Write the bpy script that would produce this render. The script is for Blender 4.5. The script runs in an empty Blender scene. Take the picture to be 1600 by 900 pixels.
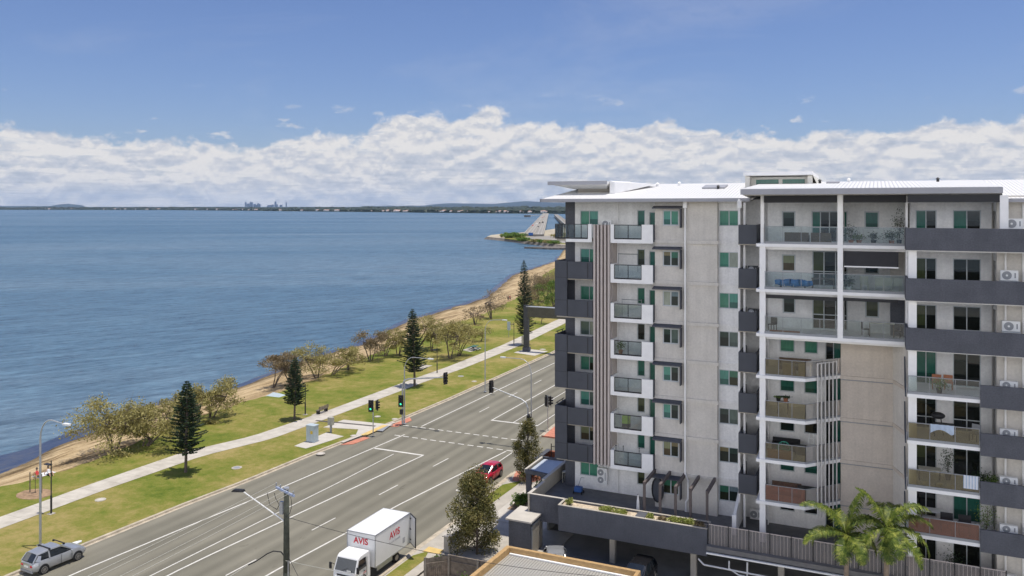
SUN_E=3.5; SKY_S=.10; CLOUD_B=6.4; CLOUD_FILL=18.0; SKY_TINT=(.61,.655,.86); EXPO=0.33; HAZE=2.3e-5
import bpy, math, random
import numpy as np
from mathutils import Vector, Matrix, noise
R=math.radians
rnd=random.Random(7)
scene=bpy.context.scene
COL=scene.collection
# ------------------------------------------------------------------ survey of the place
CAM_F=1263.0; CAM_A=math.atan2(570,1263); CA,SA=math.cos(CAM_A),math.sin(CAM_A); CAM_H=26.7; HOR=323.0
def G(px,py,z=0.0):
    t=(CAM_H-z)*CAM_F/(py-HOR); r=(px-800)/CAM_F
    return (t*(r*CA-SA), t*(r*SA+CA))
def PY(px,py,Y):
    r=(px-800)/CAM_F; t=Y/(r*SA+CA)
    return (t*(r*CA-SA), CAM_H-(py-HOR)/CAM_F*t)
def PXx(px,Y): return PY(px,400,Y)[0]
# ------------------------------------------------------------------ materials
MATS={}
def mat(name,col,rough=0.8,metal=0.0,noise_amt=0.12,noise_scale=3.0,bump=0.0,bump_scale=20.0,spec=0.4,coat=0.0,fine=0.0,fine_scale=40.0):
    m=bpy.data.materials.new(name); m.use_nodes=True; nt=m.node_tree; N=nt.nodes; L=nt.links
    b=N['Principled BSDF']; b.inputs['Roughness'].default_value=rough; b.inputs['Metallic'].default_value=metal
    b.inputs['Specular IOR Level'].default_value=spec; b.inputs['Coat Weight'].default_value=coat
    geo=N.new('ShaderNodeNewGeometry')
    c=(col[0],col[1],col[2],1)
    b.inputs['Base Color'].default_value=c
    if noise_amt>0:
        n=N.new('ShaderNodeTexNoise'); n.inputs['Scale'].default_value=noise_scale; n.inputs['Detail'].default_value=5
        L.new(geo.outputs['Position'],n.inputs['Vector'])
        r=N.new('ShaderNodeMapRange'); r.inputs['From Min'].default_value=0.3; r.inputs['From Max'].default_value=0.7
        r.inputs['To Min'].default_value=1-noise_amt; r.inputs['To Max'].default_value=1+noise_amt
        L.new(n.outputs['Fac'],r.inputs['Value'])
        out=r.outputs['Result']
        if name.endswith('render'):
            mp=N.new('ShaderNodeMapping'); mp.inputs['Scale'].default_value=(2.6,2.6,.16); L.new(geo.outputs['Position'],mp.inputs['Vector'])
            ns=N.new('ShaderNodeTexNoise'); ns.inputs['Scale'].default_value=1.0; ns.inputs['Detail'].default_value=6; ns.inputs['Roughness'].default_value=.65; L.new(mp.outputs[0],ns.inputs['Vector'])
            rs=N.new('ShaderNodeMapRange'); rs.inputs['From Min'].default_value=.28; rs.inputs['From Max'].default_value=.55; rs.inputs['To Min'].default_value=.90; rs.inputs['To Max'].default_value=1.0; L.new(ns.outputs['Fac'],rs.inputs['Value'])
            ms=N.new('ShaderNodeMath'); ms.operation='MULTIPLY'; L.new(out,ms.inputs[0]); L.new(rs.outputs['Result'],ms.inputs[1]); out=ms.outputs[0]
        if fine>0:
            n2=N.new('ShaderNodeTexNoise'); n2.inputs['Scale'].default_value=fine_scale; n2.inputs['Detail'].default_value=2
            L.new(geo.outputs['Position'],n2.inputs['Vector'])
            r2=N.new('ShaderNodeMapRange'); r2.inputs['From Min'].default_value=0.3; r2.inputs['From Max'].default_value=0.7
            r2.inputs['To Min'].default_value=1-fine; r2.inputs['To Max'].default_value=1+fine
            L.new(n2.outputs['Fac'],r2.inputs['Value'])
            mm=N.new('ShaderNodeMath'); mm.operation='MULTIPLY'; L.new(out,mm.inputs[0]); L.new(r2.outputs['Result'],mm.inputs[1]); out=mm.outputs[0]
        mx=N.new('ShaderNodeVectorMath'); mx.operation='SCALE'; mx.inputs[0].default_value=col[:3]
        L.new(out,mx.inputs['Scale']); L.new(mx.outputs[0],b.inputs['Base Color'])
    if bump>0:
        n3=N.new('ShaderNodeTexNoise'); n3.inputs['Scale'].default_value=bump_scale; n3.inputs['Detail'].default_value=3
        L.new(geo.outputs['Position'],n3.inputs['Vector'])
        bp=N.new('ShaderNodeBump'); bp.inputs['Strength'].default_value=bump; bp.inputs['Distance'].default_value=0.02
        L.new(n3.outputs['Fac'],bp.inputs['Height']); L.new(bp.outputs[0],b.inputs['Normal'])
    MATS[name]=m; return m
def ramp(nt,fac,stops):
    r=nt.nodes.new('ShaderNodeValToRGB'); e=r.color_ramp.elements
    while len(e)<len(stops): e.new(0.5)
    for i,(p,c) in enumerate(stops):
        e[i].position=p; e[i].color=(c[0],c[1],c[2],1)
    nt.links.new(fac,r.inputs['Fac']); return r.outputs['Color']
def noise_n(nt,vec,scale,detail=4,rough=0.5,dist=0.0):
    n=nt.nodes.new('ShaderNodeTexNoise'); n.inputs['Scale'].default_value=scale; n.inputs['Detail'].default_value=detail
    n.inputs['Roughness'].default_value=rough; n.inputs['Distortion'].default_value=dist
    nt.links.new(vec,n.inputs['Vector']); return n.outputs['Fac']
def math_n(nt,op,a,b=None,clamp=False):
    m=nt.nodes.new('ShaderNodeMath'); m.operation=op; m.use_clamp=clamp
    for i,v in enumerate((a,b)):
        if v is None: continue
        if isinstance(v,(int,float)): m.inputs[i].default_value=v
        else: nt.links.new(v,m.inputs[i])
    return m.outputs[0]
def mix_n(nt,fac,a,b):
    m=nt.nodes.new('ShaderNodeMix'); m.data_type='RGBA'
    for s,v in ((m.inputs[0],fac),(m.inputs[6],a),(m.inputs[7],b)):
        if isinstance(v,(int,float)): s.default_value=v
        elif isinstance(v,tuple): s.default_value=(v[0],v[1],v[2],1)
        else: nt.links.new(v,s)
    return m.outputs[2]
def scaled(nt,vec,s,rot=0):
    m=nt.nodes.new('ShaderNodeMapping'); m.inputs['Scale'].default_value=s; m.inputs['Rotation'].default_value=(0,0,rot)
    nt.links.new(vec,m.inputs['Vector']); return m.outputs[0]
def newmat(name):
    m=bpy.data.materials.new(name); m.use_nodes=True; nt=m.node_tree
    g=nt.nodes.new('ShaderNodeNewGeometry'); MATS[name]=m
    return m,nt,nt.nodes['Principled BSDF'],g.outputs['Position']
def bump_to(nt,b,h,strength,dist):
    bp=nt.nodes.new('ShaderNodeBump'); bp.inputs['Strength'].default_value=strength; bp.inputs['Distance'].default_value=dist
    nt.links.new(h,bp.inputs['Height']); nt.links.new(bp.outputs[0],b.inputs['Normal'])

W_WHITE=mat('white_render',(.80,.79,.77),.85,0,.05,1.5,.5,14,fine=.06,fine_scale=7)
W_TRIM=mat('white_trim',(.84,.83,.81),.7,0,.04,2)
W_BEIGE=mat('beige_render',(.60,.565,.51),.85,0,.05,1.2,.5,16,fine=.06,fine_scale=7)
W_BROWN=mat('brown_beige_render',(.55,.485,.41),.85,0,.05,1.2,.5,16,fine=.06,fine_scale=7)
W_DARK=mat('charcoal_render',(.085,.089,.104),.75,0,.12,1.0,.4,20,fine=.15,fine_scale=12)
W_DARK2=mat('charcoal_panel',(.06,.065,.078),.6,0,.10,1.0)
W_CREAM=mat('cream_soffit',(.62,.60,.54),.8,0,.03)
FRAME=mat('window_frame',(.50,.53,.54),.5,0,.03)
FASCIA=mat('grey_fascia',(.34,.34,.36),.5,0,.04)
BATTEN=mat('batten_paint',(.50,.44,.40),.7,0,.06,4)
PALE_BATTEN=mat('pale_batten',(.55,.53,.5),.6,0,.06,4)
TILE_DARK=mat('dark_floor_tile',(.15,.145,.14),.7,0,.15,2)
BLACK=mat('black_paint',(.02,.02,.022),.5,0,.1)
BLACKOUT=mat('blind_fabric',(.035,.035,.038),.8,0,.08)
GALV=mat('galvanised_steel',(.42,.43,.44),.45,.5,.08,3)
CONC=mat('concrete',(.42,.385,.33),.9,0,.12,1.2,.3,30,fine=.08,fine_scale=15)
CONC_L=mat('pale_concrete',(.50,.465,.41),.9,0,.08,1.0)
CONC_D=mat('driveway_concrete',(.24,.235,.225),.9,0,.18,.6,fine=.08,fine_scale=10)
KERB=mat('kerb_concrete',(.44,.38,.29),.9,0,.22,1.5,fine=.1,fine_scale=8)
REDPAVE=mat('red_paving',(.50,.20,.13),.9,0,.15,2,fine=.1,fine_scale=14)
BRICK=mat('red_brick',(.33,.13,.08),.9,0,.2,5)
TACT=mat('yellow_tactile',(.60,.43,.16),.8,0,.1)
PAINT=mat('road_paint',(.60,.58,.53),.8,0,.12,2.0,fine=.1,fine_scale=18)
TIMBER=mat('weathered_timber',(.17,.14,.11),.9,0,.35,3,.3,30)
TIMBER_T=mat('timber_edge',(.42,.27,.12),.8,0,.15,4)
POLEWOOD=mat('utility_pole_wood',(.05,.055,.042),.9,0,.3,4,.4,30)
LAMP_BLK=mat('lamp_black',(.03,.03,.035),.5,0,.1)
WHITE_M=mat('white_metal',(.78,.78,.76),.35,0,.02)
STEEL_P=mat('painted_conduit',(.62,.62,.60),.5,0,.05)
GREYPLASTIC=mat('grey_plastic',(.28,.29,.30),.5,0,.05)
BLUE_F=mat('blue_fabric',(.03,.22,.55),.7,0,.15,6)
PALEBLUE=mat('pale_blue_cloth',(.42,.50,.60),.9,0,.1,5)
GREEN_P=mat('green_plastic',(.10,.45,.33),.5,0,.05)
WICKER=mat('brown_wicker',(.16,.11,.075),.9,0,.25,10)
CREAMF=mat('cream_fabric',(.50,.47,.37),.9,0,.08)
TERRA=mat('terracotta',(.42,.17,.09),.9,0,.1)
CABINET=mat('pale_cabinet',(.42,.49,.52),.5,0,.06)
SOIL=mat('planter_gravel',(.50,.41,.30),.95,0,.3,5,.5,20,fine=.25,fine_scale=12)
MULCH=mat('mulch',(.30,.20,.12),.95,0,.3,3)
RED_CAR=mat('red_car_paint',(.48,.01,.035),.3,.1,.0,coat=.6)
SILVER_CAR=mat('silver_car_paint',(.44,.45,.46),.35,.55,.03,coat=.5)
BLACK_CAR=mat('black_car_paint',(.012,.012,.014),.25,0,.0,coat=.6)
WHITE_CAR=mat('white_car_paint',(.7,.7,.7),.3,0,.0,coat=.5)
CARGLASS=mat('car_glass',(.012,.016,.02),.08,0,.0,spec=.8)
TYRE=mat('tyre_rubber',(.02,.02,.02),.85,0,.1)
RIM=mat('alloy_rim',(.35,.34,.33),.35,.7,.0)
TAIL=mat('tail_light',(.5,.01,.03),.25,0,.0)
HEADL=mat('headlight_lens',(.75,.75,.72),.15,0,.0)
REDTXT=mat('red_lettering',(.55,.012,.03),.5,0,.0)
GREYTXT=mat('grey_lettering',(.38,.38,.40),.5,0,.0)
YELLOWTXT=mat('yellow_label',(.65,.45,.05),.5,0,.0)
SIGNBLUE=mat('sign_blue',(.02,.10,.35),.5,0,.0)
SKIN=mat('skin',(.50,.30,.21),.7,0,.05)
CLOTH_RED=mat('red_cloth',(.55,.05,.05),.9,0,.05)
CLOTH_DK=mat('dark_cloth',(.05,.05,.07),.9,0,.05)
CLOTH_WH=mat('white_cloth',(.72,.72,.72),.9,0,.05)
LENS_OFF=mat('signal_lens_off',(.03,.015,.01),.3,0,0)
ROCK=mat('rock_wall',(.16,.14,.12),.95,0,.5,.6)
ROCKSAND=mat('island_sand',(.40,.35,.26),.95,0,.2,.1)
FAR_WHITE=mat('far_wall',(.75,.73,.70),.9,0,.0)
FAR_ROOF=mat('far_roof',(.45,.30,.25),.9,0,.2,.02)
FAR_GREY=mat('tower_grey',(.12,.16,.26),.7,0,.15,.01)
ASPH_F=mat('bridge_deck_surface',(.27,.25,.22),.9,0,.1,.1)

def emit(name,col,s):
    m,nt,b,p=newmat(name); b.inputs['Base Color'].default_value=(*col,1); b.inputs['Emission Color'].default_value=(*col,1); b.inputs['Emission Strength'].default_value=s; return m
SIG_GREEN=emit('signal_green',(.05,.9,.45),1.5)

def leafmat(name,c1,c2,c3,scale=.9,trans=.25):
    m,nt,b,p=newmat(name)
    f=noise_n(nt,p,scale,3,.6); f2=noise_n(nt,p,scale*9,2,.6)
    f=math_n(nt,'ADD',math_n(nt,'MULTIPLY',f,.5),math_n(nt,'MULTIPLY',f2,.5))
    c=ramp(nt,f,[(.36,c1),(.5,c2),(.64,c3)])
    nt.links.new(c,b.inputs['Base Color']); b.inputs['Roughness'].default_value=.55; b.inputs['Specular IOR Level'].default_value=.3
    t=nt.nodes.new('ShaderNodeBsdfTranslucent'); nt.links.new(c,t.inputs['Color'])
    mx=nt.nodes.new('ShaderNodeMixShader'); mx.inputs[0].default_value=trans
    nt.links.new(b.outputs[0],mx.inputs[1]); nt.links.new(t.outputs[0],mx.inputs[2])
    nt.links.new(mx.outputs[0],nt.nodes['Material Output'].inputs['Surface']); return m
LEAF_SCRUB=leafmat('scrub_leaves',(.15,.14,.04),(.33,.29,.10),(.52,.45,.19))
LEAF_BROWN=leafmat('dry_scrub_leaves',(.11,.085,.045),(.23,.175,.095),(.36,.28,.16))
LEAF_GREEN=leafmat('fresh_leaves',(.06,.10,.02),(.12,.20,.03),(.24,.32,.06))
LEAF_PINE=leafmat('pine_needles',(.012,.025,.012),(.03,.055,.022),(.06,.095,.035),1.2,.1)
LEAF_STREET=leafmat('street_tree_leaves',(.035,.045,.012),(.13,.125,.035),(.36,.29,.11),1.6)
LEAF_PALM=leafmat('palm_leaves',(.018,.04,.006),(.085,.13,.014),(.42,.42,.09),2.6,.2)
LEAF_SHRUB=leafmat('planter_leaves',(.10,.12,.03),(.24,.27,.06),(.42,.42,.13),2)
LEAF_DARK=leafmat('pot_leaves',(.012,.025,.01),(.03,.06,.02),(.07,.11,.04),3)
FAR_WOOD=leafmat('far_wood',(.012,.02,.01),(.025,.038,.018),(.05,.06,.03),.03,.05)
BARK=mat('bark',(.12,.095,.075),.95,0,.3,4,.5,20)
BARK_P=mat('palm_bark',(.26,.20,.15),.95,0,.25,4)
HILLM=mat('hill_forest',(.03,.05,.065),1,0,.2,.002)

def glasspane(name,tint,refl=.25,mixf=.5,rough=.02):
    "clear tinted glass: transparent + glossy by fresnel"
    m=bpy.data.materials.new(name); m.use_nodes=True; nt=m.node_tree; N=nt.nodes; L=nt.links
    N.remove(N['Principled BSDF'])
    t=N.new('ShaderNodeBsdfTransparent'); t.inputs['Color'].default_value=(*tint,1)
    g=N.new('ShaderNodeBsdfGlossy'); g.inputs['Roughness'].default_value=rough
    d=N.new('ShaderNodeBsdfDiffuse'); d.inputs['Color'].default_value=(tint[0]*.5,tint[1]*.5,tint[2]*.5,1)
    lw=N.new('ShaderNodeFresnel'); lw.inputs['IOR'].default_value=1.5
    a=N.new('ShaderNodeMixShader'); a.inputs[0].default_value=mixf
    L.new(t.outputs[0],a.inputs[1]); L.new(d.outputs[0],a.inputs[2])
    mr=N.new('ShaderNodeMath'); mr.operation='ADD'; mr.inputs[1].default_value=refl; mr.use_clamp=True; L.new(lw.outputs[0],mr.inputs[0])
    mx=N.new('ShaderNodeMixShader'); L.new(mr.outputs[0],mx.inputs[0]); L.new(a.outputs[0],mx.inputs[1]); L.new(g.outputs[0],mx.inputs[2])
    L.new(mx.outputs[0],N['Material Output'].inputs['Surface']); MATS[name]=m; return m
BALGLASS=glasspane('balcony_glass',(.86,.905,.90),.02,.01)
BALGLASS_B=glasspane('balcony_glass_screened',(.66,.62,.46),.03,.05)
BALGLASS_R=glasspane('balcony_glass_brown_screen',(.62,.33,.23),.03,.38)
GROUNDB=mat('town_ground',(.40,.37,.32),.9,0,.15,.3)
MESHF=glasspane('perforated_mesh',(.80,.76,.74),.0,.22,.6)
def pane(name,top,bot,frac,refl=.5):
    "window glass with a blind down to a fraction behind it"
    m,nt,b,p=newmat(name)
    tc=nt.nodes.new('ShaderNodeTexCoord'); sx=nt.nodes.new('ShaderNodeSeparateXYZ'); nt.links.new(tc.outputs['Generated'],sx.inputs[0])
    k=math_n(nt,'GREATER_THAN',sx.outputs['Z'],1-frac)
    nz=noise_n(nt,scaled(nt,p,(9,9,2)),1.0,3)
    c=mix_n(nt,k,bot,top)
    mr=nt.nodes.new('ShaderNodeMapRange'); mr.inputs['To Min'].default_value=.7; mr.inputs['To Max'].default_value=1.3; nt.links.new(nz,mr.inputs['Value'])
    v=nt.nodes.new('ShaderNodeVectorMath'); v.operation='SCALE'; nt.links.new(c,v.inputs[0]); nt.links.new(mr.outputs[0],v.inputs['Scale'])
    nt.links.new(v.outputs[0],b.inputs['Base Color']); b.inputs['Roughness'].default_value=.06; b.inputs['Specular IOR Level'].default_value=refl
    return m
PANES=[pane('pane_green_blind',(.075,.25,.165),(.06,.20,.14),.8),pane('pane_teal_blind',(.09,.28,.22),(.035,.12,.10),.6),
       pane('pane_dark',(.03,.055,.045),(.012,.02,.018),.4),pane('pane_half_blind',(.05,.16,.10),(.03,.035,.02),.45),
       pane('pane_curtain',(.22,.24,.14),(.10,.08,.05),.5)]
PANES+=[pane('pane_pale_curtain',(.30,.33,.27),(.25,.28,.22),1.0),pane('pane_painted_reflection',(.16,.22,.24),(.02,.03,.025),.35),pane('pane_grey_blind',(.10,.14,.12),(.07,.10,.09),.7),pane('pane_tan_blind',(.20,.17,.09),(.035,.04,.03),.3)]  # one pane has a reflection painted as its paler top
P_DARK=pane('door_glass_dark',(.022,.03,.025),(.012,.014,.012),.3,.6)
P_GREEN=pane('door_glass_green',(.03,.13,.095),(.02,.08,.06),.7,.5)
P_OLIVE=pane('door_glass_olive',(.06,.075,.035),(.025,.03,.018),.6,.5)

# roof: white ribbed metal
def ribbed(name,col,period,axis='X',amt=.12):
    m,nt,b,p=newmat(name)
    s=nt.nodes.new('ShaderNodeSeparateXYZ'); nt.links.new(p,s.inputs[0])
    w=math_n(nt,'MULTIPLY',s.outputs[axis],2*math.pi/period); w=math_n(nt,'SINE',w)
    h=math_n(nt,'POWER',math_n(nt,'ABSOLUTE',math_n(nt,'ADD',math_n(nt,'MULTIPLY',w,.5),.5)),6)
    nz=noise_n(nt,p,.8,4)
    mr=nt.nodes.new('ShaderNodeMapRange'); mr.inputs['To Min'].default_value=1-amt; mr.inputs['To Max'].default_value=1+amt; nt.links.new(nz,mr.inputs['Value'])
    v=nt.nodes.new('ShaderNodeVectorMath'); v.operation='SCALE'; v.inputs[0].default_value=col; nt.links.new(mr.outputs[0],v.inputs['Scale'])
    nt.links.new(v.outputs[0],b.inputs['Base Color']); b.inputs['Roughness'].default_value=.5
    bump_to(nt,b,h,1.0,.05); return m
ROOF_W=ribbed('white_ribbed_roof',(.72,.71,.69),.25,'X',.04)
ROOF_G=ribbed('grey_ribbed_roof',(.36,.345,.31),.19,'X',.06)
LOUVRE=ribbed('louvre_metal',(.33,.30,.25),.12,'Z',.05)

# ground materials
def grass_mat():
    m,nt,b,p=newmat('grass')
    big=noise_n(nt,p,.10,5,.6,.6); mid=noise_n(nt,p,.8,5,.65); fine=noise_n(nt,p,5,4,.8)
    f=math_n(nt,'ADD',math_n(nt,'ADD',math_n(nt,'MULTIPLY',big,.50),math_n(nt,'MULTIPLY',mid,.30)),math_n(nt,'MULTIPLY',fine,.20))
    c=ramp(nt,f,[(.36,(.085,.125,.014)),(.45,(.15,.175,.028)),(.52,(.22,.205,.05)),(.60,(.32,.255,.095))])
    nt.links.new(c,b.inputs['Base Color']); b.inputs['Roughness'].default_value=.95; b.inputs['Specular IOR Level'].default_value=.15
    bump_to(nt,b,fine,.9,.10); return m
def sand_mat():
    m,nt,b,p=newmat('sand')
    big=noise_n(nt,scaled(nt,p,(1.3,.16,1)),.55,6,.72,.8); fine=noise_n(nt,p,5,4,.7)
    f=math_n(nt,'ADD',math_n(nt,'MULTIPLY',big,.75),math_n(nt,'MULTIPLY',fine,.25))
    c=ramp(nt,f,[(.34,(.07,.05,.03)),(.42,(.20,.14,.075)),(.50,(.38,.28,.155)),(.6,(.52,.40,.245))])
    sx=nt.nodes.new('ShaderNodeSeparateXYZ'); nt.links.new(p,sx.inputs[0])
    wet=nt.nodes.new('ShaderNodeMapRange'); wet.inputs['From Min'].default_value=-.86; wet.inputs['From Max'].default_value=-.60; wet.inputs['To Min'].default_value=.42; nt.links.new(math_n(nt,'ADD',sx.outputs['Z'],math_n(nt,'MULTIPLY',math_n(nt,'SUBTRACT',big,.5),.5)),wet.inputs['Value'])
    v=nt.nodes.new('ShaderNodeVectorMath'); v.operation='SCALE'; nt.links.new(c,v.inputs[0]); nt.links.new(wet.outputs[0],v.inputs['Scale']); c=v.outputs[0]
    nt.links.new(c,b.inputs['Base Color']); b.inputs['Roughness'].default_value=.95; b.inputs['Specular IOR Level'].default_value=.1
    bump_to(nt,b,f,.5,.3); return m
def asphalt_mat():
    m,nt,b,p=newmat('asphalt')
    lane=noise_n(nt,scaled(nt,p,(1.0,.03,1)),.55,3,.5); big=noise_n(nt,p,.12,4,.6,.5); fine=noise_n(nt,p,14,3,.7)
    f=math_n(nt,'ADD',math_n(nt,'ADD',math_n(nt,'MULTIPLY',lane,.5),math_n(nt,'MULTIPLY',big,.3)),math_n(nt,'MULTIPLY',fine,.2))
    c=ramp(nt,f,[(.34,(.135,.127,.098)),(.5,(.185,.173,.135)),(.66,(.24,.223,.175))])
    sx=nt.nodes.new('ShaderNodeSeparateXYZ'); nt.links.new(p,sx.inputs[0])
    wv=math_n(nt,'SINE',math_n(nt,'ADD',math_n(nt,'MULTIPLY',sx.outputs['X'],2*math.pi/1.72),math_n(nt,'MULTIPLY',noise_n(nt,scaled(nt,p,(.02,.02,1)),1.0,2),9)))
    tr=nt.nodes.new('ShaderNodeMapRange'); tr.inputs['From Min'].default_value=-1; tr.inputs['To Min'].default_value=.90; tr.inputs['To Max'].default_value=1.07; nt.links.new(wv,tr.inputs['Value'])
    st=ramp(nt,noise_n(nt,scaled(nt,p,(1.2,.35,1)),.8,6,.7,.5),[(.62,(1,1,1)),(.72,(.72,.72,.72))])
    vo=nt.nodes.new('ShaderNodeTexVoronoi'); vo.feature='DISTANCE_TO_EDGE'; vo.inputs['Scale'].default_value=.16; nt.links.new(scaled(nt,p,(1,.5,1)),vo.inputs['Vector'])
    ck=ramp(nt,vo.outputs['Distance'],[(.004,(.74,.74,.74)),(.010,(1,1,1))])
    for q in (st,):
        mm=nt.nodes.new('ShaderNodeMix'); mm.data_type='RGBA'; mm.blend_type='MULTIPLY'; mm.inputs[0].default_value=1; nt.links.new(c,mm.inputs[6]); nt.links.new(q,mm.inputs[7]); c=mm.outputs[2]
    v=nt.nodes.new('ShaderNodeVectorMath'); v.operation='SCALE'; nt.links.new(c,v.inputs[0]); nt.links.new(tr.outputs[0],v.inputs['Scale']); c=v.outputs[0]
    nt.links.new(c,b.inputs['Base Color']); b.inputs['Roughness'].default_value=.9; b.inputs['Specular IOR Level'].default_value=.2
    bump_to(nt,b,fine,.3,.02); return m
def path_mat():
    m,nt,b,p=newmat('path_concrete')
    s=nt.nodes.new('ShaderNodeSeparateXYZ'); nt.links.new(p,s.inputs[0])
    j=math_n(nt,'ABSOLUTE',math_n(nt,'SUBTRACT',math_n(nt,'FRACT',math_n(nt,'MULTIPLY',s.outputs['Y'],1/2.4)),.5))
    j=math_n(nt,'GREATER_THAN',j,.488)
    n=noise_n(nt,p,.7,5,.6)
    c=ramp(nt,n,[(.3,(.38,.345,.29)),(.6,(.52,.48,.41))]); c=mix_n(nt,math_n(nt,'MULTIPLY',j,.5),c,(.2,.18,.15))
    nt.links.new(c,b.inputs['Base Color']); b.inputs['Roughness'].default_value=.9; return m
def aniso(nt,vec,ang,sx,sy):
    v=nt.nodes.new('ShaderNodeVectorRotate'); v.rotation_type='Z_AXIS'; v.inputs['Angle'].default_value=-ang; nt.links.new(vec,v.inputs['Vector'])
    return scaled(nt,v.outputs[0],(sx,sy,1))
def water_mat():
    m,nt,b,p=newmat('sea_water')
    N=nt.nodes; L=nt.links
    swell=noise_n(nt,aniso(nt,p,R(63),.09,.46),1.0,4,.6,.4)
    rip=noise_n(nt,aniso(nt,p,R(58),.5,1.9),1.0,4,.65,.3)
    big=noise_n(nt,aniso(nt,p,R(35),.0016,.006),1.0,5,.6,.5)
    band=noise_n(nt,aniso(nt,p,R(40),.0012,.010),1.0,3,.5,.4)
    h=math_n(nt,'ADD',math_n(nt,'MULTIPLY',swell,.5),math_n(nt,'MULTIPLY',rip,.5))
    c=ramp(nt,big,[(.33,(.052,.112,.18)),(.5,(.075,.14,.207)),(.67,(.115,.175,.235))])
    k=ramp(nt,band,[(.62,(0,0,0)),(.72,(1,1,1))])
    c=mix_n(nt,math_n(nt,'MULTIPLY',k,.14),c,(.20,.25,.32))
    # ripple light and shade put into the colour as light and dark lines
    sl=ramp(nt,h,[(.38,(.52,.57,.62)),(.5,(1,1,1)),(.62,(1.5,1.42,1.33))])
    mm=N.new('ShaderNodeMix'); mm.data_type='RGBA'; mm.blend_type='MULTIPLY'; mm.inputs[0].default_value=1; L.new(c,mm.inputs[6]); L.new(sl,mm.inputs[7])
    L.new(mm.outputs[2],b.inputs['Base Color'])
    b.inputs['Roughness'].default_value=.22; b.inputs['IOR'].default_value=1.33; b.inputs['Specular IOR Level'].default_value=.5
    bump_to(nt,b,h,1.0,.9)
    d=N.new('ShaderNodeBsdfDiffuse'); L.new(mm.outputs[2],d.inputs['Color'])
    mx=N.new('ShaderNodeMixShader'); mx.inputs[0].default_value=.45; L.new(b.outputs[0],mx.inputs[1]); L.new(d.outputs[0],mx.inputs[2])
    L.new(mx.outputs[0],N['Material Output'].inputs['Surface']); return m
def shallow_mat():
    "weed beds and wet sand under the thin water at the edge"
    m,nt,b,p=newmat('shallow_water')
    w=noise_n(nt,scaled(nt,p,(1.0,.22,1),R(6)),.5,5,.6,.8); f=noise_n(nt,p,3,3,.6)
    f=math_n(nt,'ADD',math_n(nt,'MULTIPLY',w,.75),math_n(nt,'MULTIPLY',f,.25))
    c=ramp(nt,f,[(.36,(.02,.03,.06)),(.5,(.045,.058,.10)),(.64,(.12,.11,.095))])
    nt.links.new(c,b.inputs['Base Color']); b.inputs['Roughness'].default_value=.3; bump_to(nt,b,f,.6,.15); return m
GRASS=grass_mat(); SAND=sand_mat(); ASPH=asphalt_mat(); PATHC=path_mat(); WATER=water_mat(); SHALLOW=shallow_mat()

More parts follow.
